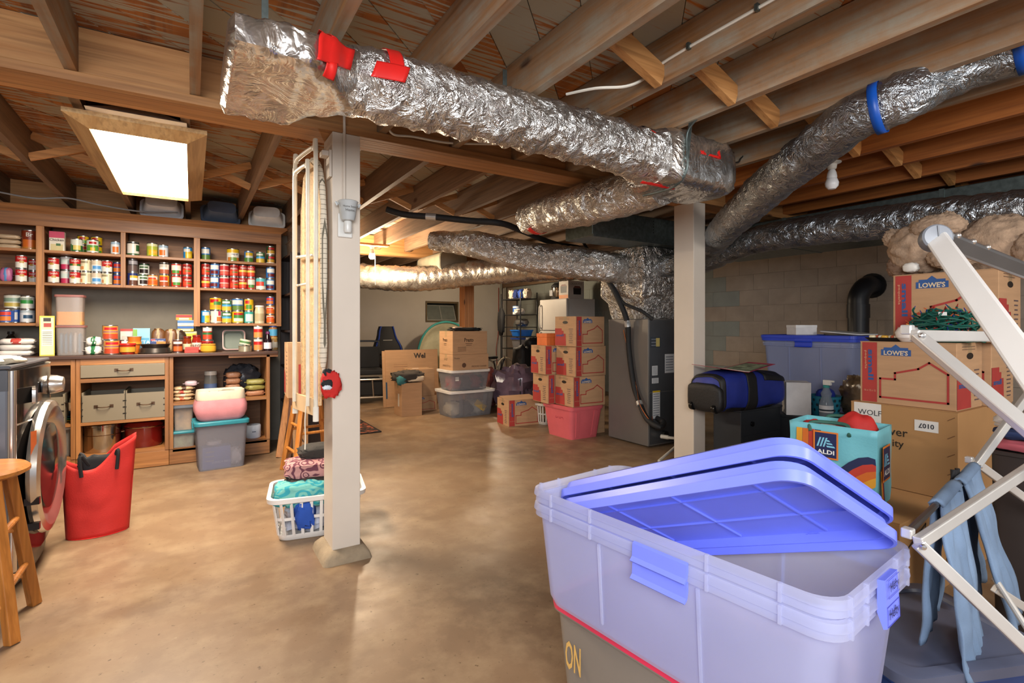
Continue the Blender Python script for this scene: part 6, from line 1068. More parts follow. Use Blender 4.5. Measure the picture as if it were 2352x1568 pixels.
build(MB().add([(-.30, -.1, .022), (-.02, -.13, -.02), (-.02, .12, -.012), (-.30, .13, .03)], [(0, 1, 2, 3)]), 'left_cover', K('#8c2a3f', .5), t, smooth=0, solid=.003); build(MB().add([(-.02, -.13, -.02), (.27, -.12, .03), (.27, .12, .03), (-.02, .12, -.012)], [(0, 1, 2, 3)]), 'right_cover', K('#a8405a', .5), t, smooth=0, solid=.003)
build(MB().add([(.0, -.125, -.012), (.22, -.115, .026), (.22, .1, .026), (.0, .1, -.006)], [(0, 1, 2, 3)]), 'picture_page', mat('collage print', '#7f8a72', .5, var=.7, scale=18), t, smooth=0); build(MB().add([(-.05, -.128, -.012), (.0, -.13, -.015), (.0, .12, -.008), (-.05, .12, -.006)], [(0, 1, 2, 3)]), 'spine', K('#d8d0bd'), t, smooth=0, solid=.004)
# long black table with clear blue-lidded totes and small things
t = thing('black_table', 'low black table holding the blue lidded tote and white box', 'table', (4.34, 2.1, 0))
build(MB().box(-.46, .46, -.8, .8, .435, .456), 'tabletop', BM2, t, smooth=0, bevel=.003); build(MB().box(-.45, -.43, -.78, .78, .0, .435), 'side_panel', BM2, t, smooth=0); build(MB().box(.43, .45, -.78, .78, .0, .435), 'side_panel', BM2, t, smooth=0); build(MB().box(-.43, .43, -.78, -.76, 0, .435), 'end_panel', BM2, t, smooth=0)
CLB = clear('bluish clear tote', '#c9d2ee', .6, .3, .5); BLU_ = mat('blue tote lid', '#2c48c4', .35, var=.04)
def hi_tote(lab, x, y, z, w, d, h, rz, m, lidm, rims=2, lid=True, latch=None, nm='storage_tote', t_=.86, ly=0):
    t = thing(nm, lab, 'tote', (x, y, z), rz); build(MB().loft([[(p, q, zz) for p, q in rr(w * k, d * k, .05, 6)] for zz, k in ((0, t_ - .03), (.02, t_), (h - .02, .975), (h - .02, .965), (.024, t_ - .012), (.006, t_ - .04))]), 'tub', m, t, smooth=50)
    for i in range(rims):
        z1 = h - .040 * i; zs = ((z1 - .036, .975), (z1 - .034, 1.0), (z1 - .02, .995), (z1 - .018, 1.012), (z1 - .002, 1.005), (z1, .985), (z1 - .034, .965)); r_ = build(MB().loft([[(p, q, zz) for p, q in rr(w * k, d * k, .05, 6)] for zz, k in zs], False, False), 'stacking_rim', m, t, smooth=40)
        for s in (-1, 1):
            for a in (-.38, -.2, .2, .38): build(MB().box(a * w - .003, a * w + .003, s * d * .5 - .004, s * d * .5 + .004, z1 - .034, z1), 'rim_rib', m, r_, smooth=0); build(MB().box(s * w * .5 - .004, s * w * .5 + .004, a * d - .003, a * d + .003, z1 - .034, z1), 'rim_rib', m, r_, smooth=0)
    for s in (-1, 1):
        for a in (-.17, .17): build(MB().bar((s * w * .5 * t_, a * d, .03), (s * w * .487, a * d, h - .08), .006, .006), 'wall_rib', m, t, smooth=0)
    if lid: build(MB().loft([[(p, q, zz) for p, q in rr(w * k + e, d * k + e, .05, 6)] for zz, k, e in ((h - .03, 1, .016), (h - .008, 1, .018), (h - .006, 1, .026), (h + .018, 1, .026), (h + .022, 1, .0), (h + .022, .9, 0), (h + .014, .88, 0), (h + .014, .1, 0))], False, True), 'lid', lidm, t, smooth=40)
    if latch:
        for zz in latch:
            build(MB().loft([[(-w / 2 - .003 - dx, y_, zz + dz) for dx, dz in ((0, .02), (.006, .016), (.008, -.012), (.016, -.02), (.013, -.023), (.004, -.016), (0, .0))] for y_ in (ly - .07, ly + .07)]), 'latch', lidm, t, smooth=30)
            build(MB().loft([[(w / 2 + .003 + dx, y_, zz + dz) for dx, dz in ((0, .02), (.006, .016), (.008, -.012), (.016, -.02), (.013, -.023), (.004, -.016), (0, .0))] for y_ in (ly - .07, ly + .07)]), 'latch', lidm, t, smooth=30)
    return t
hi_tote('clear storage tote with royal blue lid on the black table', 4.52, 2.33, .457, .44, .76, .585, 0, CLB, BLU_, latch=(.57, .53))
t = thing('grocery_bag', 'brown plastic bag with gold shine in front of the clear tote', 'bag', (4.19, 1.84, .457)); build(MB().blob((0, 0, .15), .07, .14, .16, .35, 4, 3, 26, 16, .8, 0), 'bag', mat('brown plastic film', '#5a4a38', .22, var=.4, bmp=.8, bscale=16), t, smooth=70); build(MB().blob((0, -.06, .33), .02, .03, .09, .3, 4, 5), 'tied_handles', mat('brown plastic film', '#5a4a38', .22, var=.4, bmp=.8, bscale=16), t, smooth=70)
t = carton('white cube carton beside the spray bottle', 3.99, 2.22, .457, .17, .17, .25, -50, m=K('#d6d3d0', .6), tape=False, nm='white_box')
t = thing('spray_bottle', 'clear spray bottle with teal collar on the black table', 'bottle', (3.965, 1.985, .457)); build(MB().lathe([(0, 0), (.043, 0), (.046, .01), (.046, .11), (.034, .15), (.03, .16), (.036, .185), (.022, .215), (.018, .23)], 22), 'bottle', clear('clear bottle', '#b9c6d2', .45, .1, .3), t); build(MB().lathe([(.021, .228), (.021, .245), (0, .247)], 18), 'collar', K('#2a8f8c'), t); build(MB().box(-.012, .012, -.035, .02, .247, .285).box(-.008, .008, -.055, -.03, .27, .284), 'trigger_head', K('#d9d9d6'), t, smooth=0, bevel=.003); build(MB().lathe([(.0465, .05), (.0465, .1)], 22), 'label', K('#d5d9dd'), t); build(MB().lathe([(.047, .06), (.047, .072)], 22), 'label_stripe', K('#20303f'), t)
t = thing('teal_basket', 'teal perforated plastic basket behind the spray bottle', 'basket', (4.10, 2.06, .457), 10); TE = K('#1f6f86', .45)
build(MB().lathe([(0, 0), (.085, 0), (.09, .01), (.105, .15), (.11, .155), (.1, .155), (.083, .012), (0, .008)], 30), 'tub', TE, t)
for i in range(14):
    for z in (.05, .09, .125): a = 2 * PI * (i + .5 * (z == .09)) / 14; r = .091 + .015 * z / .15; decal(t, 'hole', disc(.009, 8, 1.3), ((r + .003) * math.cos(a), (r + .003) * math.sin(a), z), (math.cos(a), math.sin(a), -.1), (0, 0, 1), K('#0e2430'), z=.002)
cloth('dark blue plastic cup inside the teal basket', 4.10, 2.06, .54, (.055, .055, .06), .2, K('#22348c', .4), 31, 'blue_cup', 'cup')
t = thing('white_box', 'flat white box on the blue lid', 'box', (4.43, 2.42, 1.0645), -30); build(MB().box(-.09, .09, -.07, .07, 0, .075), 'body', K('#d9d6d4', .5), t, smooth=0, bevel=.002); build(MB().box(-.092, .092, -.072, .072, .06, .082), 'lid', K('#e0dedb', .5), t, smooth=0, bevel=.002)
t = thing('white_board', 'white plastic board lying tilted on the blue lid', 'board', (4.49, 2.08, 1.0645), 80); build(MB().rbox(.34, .24, .0, .010, .03), 'board', K('#d3d8dc', .35), t, bevel=.003, rot=(0, math.radians(-4), 0), loc=(0, 0, .014)); build(MB().rbox(.3, .2, 0, .012, .03), 'dark_tray', K('#16161a', .4), t)
# big cartons with moving boxes and the shopping bag
CT2 = mat('tan carton', '#a67c4e', .85, var=.06, scale=4)
t = carton('wide brown carton on the floor under the shopping bag', 2.82, 1.25, 0, .95, .70, .367, 0, m=CT2); stroke(t, 'black_outline', [(-.3, .05), (-.12, .12), (-.12, .06), (.1, .1), (.1, -.13), (-.3, -.13)], .008, (-.12, -.35, .2), (0, -1, 0), (0, 0, 1), K('#1c1712'), True)
t = carton('tall brown carton labelled 0107 under the moving boxes', 3.185, 1.085, .3685, .43, .70, .392, -90, m=CT2, tape=False)
decal(t, 'white_label', rect(.09, .05), (.10, -.35, .315), (0, -1, 0), (0, 0, 1), K('#d6d2cc')); text(t, '0107', (.10, -.35, .315), (0, -1, 0), (0, 0, -1), .022, K('#22212a'), z=.001, bold=.02); decal(t, 'white_label', rect(.12, .09), (-.14, -.35, .345), (0, -1, 0), (0, 0, 1), K('#d6d2cc')); text(t, 'WOLF', (-.13, -.35, .345), (0, -1, 0), (0, 0, 1), .026, K('#2a2a30'), z=.001)
text(t, 'Over', (-.03, -.35, .27), (0, -1, 0), (0, 0, 1), .04, K('#2a221a'), bold=.01); text(t, 'quality', (-.05, -.35, .21), (0, -1, 0), (0, 0, 1), .045, K('#2a221a'), bold=.01)
for i in range(5): stroke(t, 'staple_mark', [(-.012, -.008), (.012, .008)], .003, (.19, -.35, .36 - .08 * i), (0, -1, 0), (0, 0, 1), K('#6a4424'))
decal(t, 'tape_piece', rect(.03, .06), (.21, -.28, .3), (1, 0, 0), (0, 0, 1), K('#cfcac2')); stroke(t, 'marker_writing', [(-.05, .06), (-.05, -.06), (.03, -.06), (.03, 0)], .016, (.21, -.17, .17), (1, 0, 0), (0, 0, 1), K('#17130f')); stroke(t, 'marker_writing', [(-.02, .0), (.06, -.01)], .014, (.21, -.17, .1), (1, 0, 0), (0, 0, 1), K('#17130f'))
lowes("moving box with Christmas lights on top, LOWE'S side to camera", 3.013, 1.076, .761, -90, .385, .305, .302, 'Yx'); lowes('moving box half hidden behind the drying rack bars', 3.33, 1.045, .761, -90, .385, .305, .302, 'Yx')
lowes('highest moving box on the right with a teddy bear on it', 3.225, 1.005, 1.064, -90, .41, .3, .335, 'Yx')
# shopping bag with colour swoosh and logos
t = thing('shopping_bag', 'turquoise supermarket bag with orange swoosh full of red cloth', 'bag', (2.49, 1.19, .3685), -80); TQ = mat('turquoise woven bag', '#6fb9c4', .5, var=.06, bmp=.2, bscale=120); W_, D_2, H_ = .33, .22, .335
def sb(x, y, z): return (x * (1 + .03 * z / H_) + .006 * nf(x * 9, y * 9, z * 9), y + .008 * nf(x * 8 + 4, y * 8, z * 10) - .012 * (1 - z / H_) * (1 if y < 0 else -1), z)
def panel(pts): return pts
loop = [(-W_ / 2 + W_ * i / 12, -D_2 / 2) for i in range(12)] + [(W_ / 2, -D_2 / 2 + D_2 * i / 5) for i in range(5)] + [(W_ / 2 - W_ * i / 12, D_2 / 2) for i in range(12)] + [(-W_ / 2, D_2 / 2 - D_2 * i / 5) for i in range(5)]
build(MB().loft([[sb(x, y, H_ * k / 10) for x, y in loop] for k in range(11)], True, False), 'bag_body', TQ, t, smooth=60, solid=.002)
SW = [('#20294f', .0), ('#b8392a', .03), ('#cf6a24', .06), ('#d99a2c', .09)]
curve = [(-.12, .06), (-.07, .085), (-.02, .115), (.03, .15), (.07, .19), (.105, .215), (.14, .225), (.165, .22)]
for i, (c_, o) in enumerate(SW):
    mb = MB(); f = lambda x, z: (x, -D_2 / 2 - .022 - .0006 * i + .01 * z / H_, z)
    mb.add([f(min(.168, x + o * .5), max(.004, z - o * .9)) for x, z in curve] + [f(min(.168, x + (o + .032) * .5), max(.004, z - (o + .032) * .9)) for x, z in curve], [(k, k + 1, 8 + k + 1, 8 + k) for k in range(7)]); build(mb, 'printed_swoosh', K(c_, .5), t, smooth=0)
    x0 = -.15 + .022 * i * 1.15; c2_ = ('#d99a2c', '#cf6a24', '#b8392a', '#20294f')[i]
    mb = MB().add([(x0 + .022 * k_ + dx, -D_2 / 2 - .0205 - .0004 * i + .012 * zz / H_, zz) for zz, dx in ((.31, .012), (.22, .012), (.14, .0), (.09, -.012)) for k_ in (0, 1.1)], [(0, 1, 3, 2), (2, 3, 5, 4), (4, 5, 7, 6)]); build(mb, 'printed_stripe', K(c2_, .5), t, smooth=0)
def aldi(c, n, s, up=(0, 0, 1)):
    p = decal(t, 'logo_border', rect(.072 * s, .088 * s), c, n, up, K('#d9782a'), z=.003); decal(t, 'logo_field', rect(.062 * s, .078 * s), c, n, up, K('#1a2450'), z=.0036); nn = Vector(n).normalized(); xx = Vector(up).cross(nn); P = lambda a, b: tuple(Vector(c) + xx * a * s + Vector(up) * b * s)
    text(t, 'ALDI', P(0, -.022), n, up, .014 * s, K('#e6e6e2'), .05 * s, z=.0042, bold=.03)
    for i in range(3): decal(t, 'logo_bar', [(0, 0), (.005 * s, 0), (.014 * s, .03 * s), (.009 * s, .03 * s)], P(-.026 + .009 * i, -.006), n, up, K('#7fc4dc'), z=.0042); decal(t, 'logo_bar', [(0, 0), ((.024 - .007 * i) * s, 0), ((.020 - .007 * i) * s, .005 * s), (-.002 * s, .005 * s)], P(.004 - .0 * i, -.006 + .009 * i), n, up, K('#7fc4dc'), z=.0042)
aldi((-.015, -D_2 / 2 - .022, .25), (0, -1, 0), 1.35); aldi((W_ / 2 + .012, -.02, .19), (1, 0, 0), 1.7)
for i, (c_, o) in enumerate(SW): build(MB().add([(W_ / 2 + .010, -.075 + .01 * (3 - i) + dx, z) for z, dx in ((.19 - o * .3, -.01), (.1, -.0), (.01, .02)) for dx in (dx, dx + .012)], [(0, 1, 3, 2), (2, 3, 5, 4)]), 'printed_swoosh', K(c_, .5), t, smooth=0)
for y in (-D_2 / 2 - .01, D_2 / 2 + .006): build(MB().tube(smooth_path([(-.08, y, .3), (-.085, y + .02, .335), (-.02, y + .05, .34), (.05, y + .05, .335), (.07, y, .3)]), .008, 8), 'handle', K('#2f5f52', .6), t)
cloth('red cloth bundle sticking out of the shopping bag', 2.50, 1.12, .585, (.06, .08, .085), .2, K('#b5221d', .7), 33, 'red_cloth', rz=27, fr=2, pw=.9); cloth('white cloth scrap in the shopping bag', 2.50, 1.23, .60, (.04, .05, .05), .2, K('#d6c9c6', .8), 34, 'white_scrap', fr=2, pw=.9); cloth('second red cloth at the bag left corner', 2.48, 1.30, .60, (.04, .05, .05), .2, K('#b5221d', .7), 35, 'red_cloth', fr=2, pw=.9)
# christmas lights, tray, gourd, teddy bear
t = thing('string_lights', 'tangled green string lights piled on a moving box', 'string lights', (2.955, .965, 1.064)); rg = random.Random(5); mb = MB(); GW = K('#12564a', .5)
bul = [MB(), MB(), MB()]
for i in range(40):
    a0 = rg.uniform(0, 6.28); r0 = rg.uniform(.05, .17); z0 = rg.uniform(.02, .17); pts = []
    for k in range(9): a = a0 + k * .7; r = r0 * rg.uniform(.7, 1.15); pts.append((r * .5 * math.cos(a), r * .85 * math.sin(a), max(.006, z0 + rg.uniform(-.02, .025) - r0 * .25)))
    mb.tube(smooth_path(pts, 3), .004, 5)
    for k in range(0, 9, 2):
        p = Vector(pts[k]); d = Vector((rg.uniform(-1, 1), rg.uniform(-1, 1), rg.uniform(.1, 1))).normalized(); mb.tube([p, p + d * .018], .0045, 6); bul[rg.randrange(3)].tube([p + d * .018, p + d * .034], [.003, .0015], 5)
build(mb, 'green_wire', GW, t, smooth=60)
for b_, c_ in zip(bul, ('#8c1f22', '#27307a', '#b5522a')): build(b_, 'mini_bulbs', K(c_, .2), t, smooth=60)['kind'] = 'stuff'
decal(t, 'paper_tag', rect(.03, .02), (-.06, -.02, .13), (-.8, -.3, .6), (0, 0, 1), K('#d9d9d6'))
t = thing('serving_tray', 'black oval tray with wrapped candy beside the gourd', 'tray', (2.935, 1.19, 1.064), -90); build(MB().loft([[(p, q, zz) for p, q in rr(a, b, .05, 5)] for a, b, zz in ((.13, .08, 0), (.17, .11, .016), (.168, .108, .018), (.125, .075, .004))]), 'tray', K('#1a1a1c', .35), t)
for i in range(7): build(MB().blob((-.05 + .018 * i, .012 * ((i * 2) % 3 - 1), .02), .014, .012, .009, .3, 6, i), 'candy', K(('#d9c9a2', '#c95a3a', '#e0d8c2', '#d9a53a')[i % 4], .4), t, smooth=80)
t = thing('white_gourd', 'white glazed gourd with orange stem behind the rack hinge', 'gourd', (2.92, 1.085, 1.064)); build(MB().lathe([(0, .0), (.03, .0), (.05, .02), (.054, .045), (.04, .068), (.012, .078), (0, .078)], 22), 'body', K('#e0d9d2', .2), t); build(MB().lathe([(.012, .076), (.008, .092), (0, .094)], 10), 'stem', K('#c9862c'), t)
FUR = mat('beige plush', '#a08770', 1., var=.25, scale=30, bmp=1., bscale=90); FURD = mat('brown plush', '#7d6350', 1., var=.25, scale=30, bmp=1., bscale=90)
t = thing('teddy_bear', 'beige plush teddy bear lying face down on the top moving box', 'teddy bear', (3.24, 1.0, 1.40), -88); t.scale = (1.12, 1.12, 1.2)
def fur(c, rx, ry, rz_, sd, nm, m=FUR):
    mb = MB().blob(c, rx, ry, rz_, .1, 4, sd, 64, 40, 1.); mb.v = [tuple(Vector(v) + (Vector(v) - Vector(c)).normalized() * .007 * nf(v[0] * 130, v[1] * 130, v[2] * 130 + sd)) for v in mb.v]; build(mb, nm, m, t, smooth=80)
fur((-.12, -.02, .12), .13, .12, .115, 1, 'head'); fur((-.235, -.02, .175), .04, .035, .042, 2, 'ear'); fur((-.05, .06, .235), .035, .03, .04, 3, 'ear'); fur((-.19, -.03, .045), .065, .06, .055, 4, 'muzzle', FURD); fur((.13, .02, .105), .16, .13, .115, 5, 'body'); fur((.27, -.05, .07), .085, .08, .075, 6, 'leg'); fur((.22, .12, .08), .08, .08, .08, 7, 'leg'); fur((.02, -.12, .06), .09, .05, .05, 8, 'arm')
fur((-.04, -.1, .19), .1, .06, .05, 9, 'arm'); build(MB().blob((-.13, -.12, .03), .03, .02, .02, .2, 4, 2), 'nose', K('#e0dcd4', .5), t, smooth=80)
# ---------------------------------------------------------------- big clear tote in the foreground on a pink lidded tote
CLT = clear('frosted clear tote', '#e6e9fb', .55, .25, .6); LIDB = mat('periwinkle lid', '#7482f0', .35, var=.03)
PKL = K('#e0355a', .35); GYT = clear('grey clear tote', '#bdb3a8', .6, .3, .4)
b_ = tote('grey clear tote with hot pink lid under the big clear tote', 1.11, .90, 0, .38, .64, .366, GYT, PKL, 6, .9, fill=None, ribs=False); text(b_, 'ON', (-.188, .24, .22), (-1, 0, 0), (0, 0, 1), .08, K('#c9a05a'), .06, bold=.02)
for i in range(4): build(MB().blob((0, -.25 + .16 * i, .14), .15, .1, .13, .3, 3, 50 + i), 'contents', mat('grey fabric mix', '#7d7f86', .9, var=.3), b_, smooth=80)
tt = hi_tote('big frosted clear tote in the foreground with two blue lids inside', 1.06, .85, .367, .395, .80, .313, 6, CLT, LIDB, 2, False, (.262, .222), t_=.90, ly=-.05)
h_ = build(MB().loft([[(x_, -.40 - .003 - dx, .278 + dz) for dx, dz in ((0, .03), (.012, .032), (.014, .0), (.016, -.055), (.01, -.058), (0, -.03))] for x_ in (-.035, .035)]), 'end_latch', LIDB, tt, smooth=30)
for zz, s_ in ((.293, 1.), (.243, 1.1)): text(h_, 'Hefty', (0, -.4185, zz), (0, -1, .04), (0, 0, 1), .022 * s_, K('#1f2660'), .045 * s_, z=.001, bold=.01); stroke(h_, 'label_frame', rect(.058 * s_, .032 * s_), .0015, (0, -.4185, zz), (0, -1, .04), (0, 0, 1), K('#3f4ac0'), True)
def lid(lab, A, B, C, lift):
    A, B, C = Vector(A), Vector(B), Vector(C); x = (B - A); y = (A + C - B) - A; w, d = x.length, y.length; x.normalize(); y = (y - x * y.dot(x)).normalized(); n = x.cross(y)
    n = -n if n.z < 0 else n
    M = Matrix((x, n.cross(x), n)).transposed().to_4x4(); M.translation = A + (B - A) / 2 + (C - B) / 2 + n * lift
    o = thing('loose_blue_cover', lab, 'lid'); o.matrix_world = M
    build(MB().loft([[(p, q, zz) for p, q in rr(w * k + e, d * k + e, .05, 6)] for zz, k, e in ((-.022, 1, 0), (.0, 1, .004), (.002, 1, -.006), (.002, .975, 0), (.022, .965, 0), (.028, .93, 0), (.028, .2, 0))], False, True), 'lid_panel', LIDB, o, smooth=40)
    build(MB().loft([[(p, q, zz) for p, q in rr(w * k, d * k, .05, 6)] for zz, k in ((-.022, 1), (-.022, .985), (-.004, .975), (-.004, .95), (.018, .94), (.021, .9), (.021, .2))], False, True), 'inner_face', LIDB, o, smooth=40)
    for a in (-.3, 0, .3): build(MB().box(a * w - .002, a * w + .002, -d * .45, d * .45, .016, .024), 'moulded_rib', LIDB, o, smooth=0)
    for b in (-.18, .18): build(MB().box(-w * .45, w * .45, b * d - .002, b * d + .002, .016, .024), 'moulded_rib', LIDB, o, smooth=0)
    for s in (-1, 1): text(o, 'Hefty', (w * .25, s * (d / 2 - .012), .0125), (0, 0, 1), (0, -s, 0), .014, LIDB, z=.0005)
    return o
A_, B_, C_ = (.895, 1.21, .612), (.945, .517, .885), (1.255, .475, .70)
lid('lower of two periwinkle blue lids leaning in the big tote', A_, B_, C_, 0); lid('upper of two periwinkle blue lids leaning in the big tote', A_, B_, C_, .05)
# dark blue tote and more
tote('dark blue lidded tote on the floor beside the clear tote', 1.72, .62, 0, .46, .36, .31, mat('navy tote', '#1d3566', .4), mat('slate tote lid', '#4f5468', .45), -22, .88, ribs=False)
# ---------------------------------------------------------------- drying rack with jeans
AL = mat('brushed aluminium', '#d4d1cc', .35, .55, var=.04); rk = thing('drying_rack', 'folding aluminium clothes rack at the right edge', 'drying rack', (0, 0, 0))
nA, nB = Vector((1.225, .44, .708)), Vector((1.25, .45, 1.12)); dY = Vector((.42, .55, 0))
def bar2(p, q, nm='rack_bar', w=.024, h=.018): return build(MB().bar(p, q, w, h, (.6, .8, 0)), nm, AL, rk, smooth=0, bevel=.003)
bar2(nA, nA + Vector((.97, -.08, .155))); bar2(nA, nA + Vector((.30, -.25, -.39))); bar2(nB, nB + Vector((-.165, -.36, -.295))); bar2(nB + Vector((.0, .005, 0)), nB + Vector((1.0, -.06, -.015)), 'rack_bar', .024, .018); bar2(nA + Vector((.97, -.08, .155)), nB + Vector((1.0, -.06, -.015)))
bN = Vector((2.10, .60, .70)); bar2(bN, bN + Vector((.5, -.05, .28))); bar2(bN + Vector((.02, 0, 0)), bN + Vector((.45, -.2, -.32))); bar2(Vector((2.0, .53, .37)), Vector((2.4, .35, .1)))
for p in (nA, nB, bN): build(MB().lathe([(0, 0), (.006, 0), (.005, .004), (0, .005)], 12, T=Matrix.Translation(p + Vector((-.012, -.013, 0))) @ Vector((-.6, -.8, 0)).to_track_quat('Z', 'Y').to_matrix().to_4x4()), 'rivet', CHR, rk); build(MB().bar(p + Vector((.0, .02, .012)), p + Vector((.02, .02, .012)), .02, .02), 'hinge_block', AL, rk, smooth=0, bevel=.003)
build(MB().tube([tuple(nA + Vector((.02, .02, .015))), tuple(bN)], .007, 10), 'hanging_rod', K('#5d5a5a', .3, metal=.8), rk); build(MB().tube([(2.0, .53, .40), (1.9, .36, .2), (1.8, .2, .006)], .008, 10), 'rear_leg', AL, rk); build(MB().tube([(1.525, .19, .318), (1.78, .0, .006)], .01, 10), 'front_leg', AL, rk); build(MB().tube([(2.2, .35, .86), (2.3, .1, .006)], .01, 10), 'far_leg', AL, rk); build(MB().tube([(1.085, .09, .825), (1.15, -.2, .006)], .01, 10), 'near_leg', AL, rk)
def jeans(lab, x0, x1, y, ztop, zbot, sd, lean=0):
    t = thing('hanging_jeans', lab, 'jeans', (0, 0, 0)); JM = mat('pale denim', '#6f86a3', .9, var=.18, scale=6, bmp=.3, bscale=300)
    for k, s in enumerate((-1, 1)):
        f = lambda u, v: (x0 + (x1 - x0) * u + lean * v + .012 * nf(u * 5, v * 4, sd + k), y(u) + s * (.012 + .05 * v * (1 if s > 0 else .5)) + .02 * nf(u * 6, v * 3, sd + 5 * k), ztop(u) - (zbot - .05 * k) * v)
        build(MB().grid(f, 16, 22), 'front_leg_fabric' if k == 0 else 'back_leg_fabric', JM, t, smooth=70, solid=.006)
    g = lambda u, v: (x0 + (x1 - x0) * u, y(u) + (v - .5) * .03, ztop(u) + .012 * math.sin(PI * v)); build(MB().grid(g, 12, 4), 'waist_fold', JM, t, smooth=70, solid=.006)
    return t
rodz = lambda u, a, b: None
ry = lambda xx: .46 + (xx - 1.245) * (.14 / .855); rz2 = lambda xx: .723 + (xx - 1.245) * (-.023 / .855)
jeans('pale blue jeans hanging from the rack behind the hinge', 1.50, 1.74, lambda u: ry(1.50 + .24 * u), lambda u: rz2(1.6), .44, 3, .08); jeans('second pale jeans draped at the right edge', 1.80, 2.06, lambda u: ry(1.80 + .26 * u), lambda u: rz2(1.95), .5, 8, .3)
t = thing('pink_garment', 'black and pink garment hanging behind the jeans', 'garment', (0, 0, 0)); build(MB().grid(lambda u, v: (1.87 + .04 * u + .03 * v, ry(1.88) + .02 + .02 * nf(u * 4, v * 4, 3), .722 - .4 * v), 8, 14), 'fabric', BKW, t, solid=.006)
# chrome folding frame close to the camera
fr_ = thing('folding_frame', 'shiny metal folding frame with round grey cap at upper right', 'frame', (0, 0, 0)); cp = Vector((1.165, .39, 1.302)); vw = tuple(cp - Vector((0, 0, 1.14))); e1 = Vector((.80, .15, 1.03)); e2 = Vector((1.70, .36, 1.25))
ML = mat('polished aluminium', '#e2dfda', .3, .35, var=.03)
build(MB().bar(cp, e1, .034, .012, vw), 'wide_bar', ML, fr_, smooth=0, bevel=.004); build(MB().tube([cp + Vector((.03, .02, .012)), e1 + Vector((.035, .02, .012))], .006, 10), 'edge_tube', ML, fr_); build(MB().bar(cp + Vector((.03, .0, -.0)), e2, .034, .022, vw), 'cross_bar', mat('dark chrome', '#8f8e8e', .25, .8), fr_, smooth=0, bevel=.006)
dn = Vector((-.75, -.6, .15)).normalized(); T = Matrix.Translation(cp + dn * .004) @ dn.to_track_quat('Z', 'Y').to_matrix().to_4x4()
build(MB().lathe([(.023, -.02), (.025, -.01), (.024, .003), (.021, .006), (0, .007)], 28, T=T), 'round_cap', K('#6d7076', .35), fr_); build(MB().box(-.0012, .0012, -.02, .02, .006, .0085, 0, T), 'cap_groove', K('#5a5c60'), fr_, smooth=0)
for i in range(4): p = cp.lerp(e1, .12 + .2 * i) + Vector((.022, .018, .012)); build(MB().blob(p, .006, .006, .006, 0, 1, 1, 12, 8, 1), 'rivet', CHR, fr_)
for i in range(3): p = cp.lerp(e2, .1 + .12 * i) + Vector((0, -.012, .012)); build(MB().blob(p, .006, .006, .006, 0, 1, 1, 12, 8, 1), 'rivet', CHR, fr_)
build(MB().tube([tuple(e2), (1.75, .2, .6), (1.78, .1, .006)], .014, 10), 'rear_leg', ML, fr_); build(MB().tube([tuple(e1), (.72, -.1, .5), (.7, -.25, .006)], .014, 10), 'front_leg', ML, fr_)

t = thing('tall_hamper', 'narrow dark hamper with clothes behind the drying rack', 'hamper', (2.50, .57, 0)); build(MB().tub(.17, .17, 0, .70, .03, .9, .004, .012), 'bin', K('#2b211d', .6), t)
for i, (c_, la) in enumerate((('#a8505a', 'rose shirt folded lowest on the dark hamper'), ('#26345c', 'navy shirt folded on the dark hamper'), ('#d6d0cc', 'white shirt folded on top of the dark hamper'))): cloth(la, 2.50, .57, .7005 + .04 * i, (.085, .085, .02), .2, K(c_, .9), 70 + i, 'folded_shirt', 'shirt', fr=3)
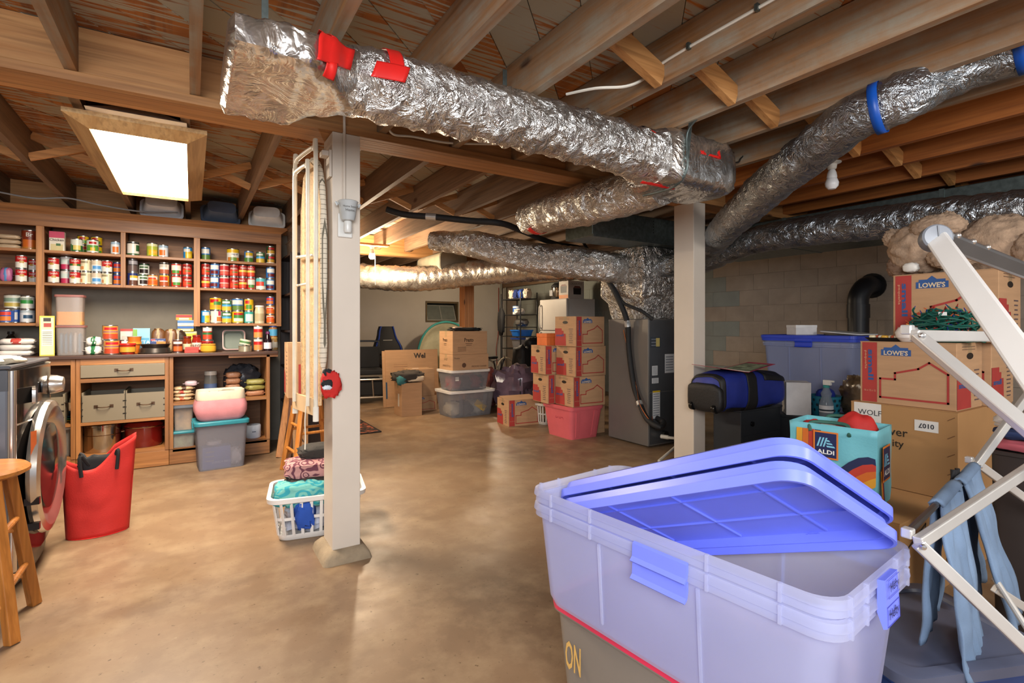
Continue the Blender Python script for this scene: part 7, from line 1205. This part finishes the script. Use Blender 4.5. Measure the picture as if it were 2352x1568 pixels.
# ================================================================ lamps of the room, plus an added far bulb
def fixture(name, lab, x0, x1, y0, y1, z, power, real=True):
    t = thing(name, lab, 'light', ((x0 + x1) / 2, (y0 + y1) / 2, z)); w, l = (x1 - x0) / 2, (y1 - y0) / 2
    fw = wood('fixture frame wood', '#b78f5c', '#d3b07c', 1, knots=False); e = .085
    for a in (0, 1):
        s = -1 if a else 1
        build(MB().add([(s * w, -l, 0), (s * (w + e), -l - e, .035), (s * (w + e), l + e, .035), (s * w, l, 0), (s * w, -l, .05), (s * (w + e), -l - e, .055), (s * (w + e), l + e, .055), (s * w, l, .05)],
              [(0, 1, 2, 3), (4, 7, 6, 5), (0, 4, 5, 1), (1, 5, 6, 2), (2, 6, 7, 3), (3, 7, 4, 0)]), 'frame_side', fw, t, smooth=0)
        build(MB().add([(-w, s * l, 0), (-w - e, s * (l + e), .035), (w + e, s * (l + e), .035), (w, s * l, 0), (-w, s * l, .05), (-w - e, s * (l + e), .055), (w + e, s * (l + e), .055), (w, s * l, .05)],
              [(0, 3, 2, 1), (4, 5, 6, 7), (0, 1, 5, 4), (1, 2, 6, 5), (2, 3, 7, 6), (3, 0, 4, 7)]), 'frame_end', fw, t, smooth=0)
    build(MB().box(-w, w, -l, l, .02, .03), 'diffuser', mat('lit diffuser', '#ffe3bd', .5, var=.01, emit=14), t, smooth=0)
    build(MB().add([(-w - .0, -l - .13, .06), (w + .0, -l - .13, .06), (w + .04, l + .04, .056), (-w - .04, l + .04, .056), (-w + .1, -l - .02, .12), (w - .1, -l - .02, .12), (w - .1, l, .12), (-w + .1, l, .12)], [(0, 3, 2, 1), (4, 5, 6, 7), (0, 1, 5, 4), (1, 2, 6, 5), (2, 3, 7, 6), (3, 0, 4, 7)]), 'housing', mat('white enamel', '#e8e6e0', .4), t, smooth=0)
    o = lamp(name + '_lamp', 'AREA', (0, 0, -.01), power, (1, .88, .72), 2 * w, 2 * l); o.parent = t
fixture('fluorescent_fixture', 'wood framed fluorescent ceiling light glowing over the pantry', -.40, -.02, 3.03, 4.42, 2.045, 110)
def bulb(lab, loc, power, on=True, name='light_bulb', cat='bulb', size=.07):
    t = thing(name, lab, cat, loc)
    build(MB().lathe([(0, 0), (.02, .003), (.034, .02), (.037, .04), (.030, .06), (.026, .068)], 18), 'globe', mat('lit bulb', '#ffd9a0', .4, var=.01, emit=60) if on else mat('off bulb', '#e9e9ea', .3), t)
    build(MB().lathe([(.026, .068), (.028, .075), (.024, .1), (.018, .115), (.014, .12)], 18), 'base', K('#d7d7d6'), t)
    build(MB().lathe([(.019, .12), (.024, .125), (.028, .15), (.05, .158), (.05, .163)], 18), 'socket', K('#c9c4b8'), t)
    if on: o = lamp('bulb_lamp', 'POINT', (0, 0, -.08), power, (1, .80, .56), size); o.parent = t
    return t
b = bulb('lit bare bulb glowing among far joists behind the post', (1.83, 6.1, 1.935), 110)
build(MB().tube([(.03, 0, .13), (.04, 0, .02), (.04, 0, -.3)], .003, 6), 'pull_cord', K('#d9cdb8'), b); build(MB().box(-.26, .2, -.05, .05, .163, .185), 'mounting_board', wbr, b, smooth=0)
b = bulb('added bare bulb brightening the far right corner above the wire rack', (4.35, 7.9, 1.935), 80); build(MB().box(-.3, .2, -.05, .05, .163, .185), 'mounting_board', wbr, b, smooth=0)  # bulb and its board are added to brighten the far area
bulb('unlit white bulb hanging under the joists at right', (3.26, 1.6, 1.957), 0, False)
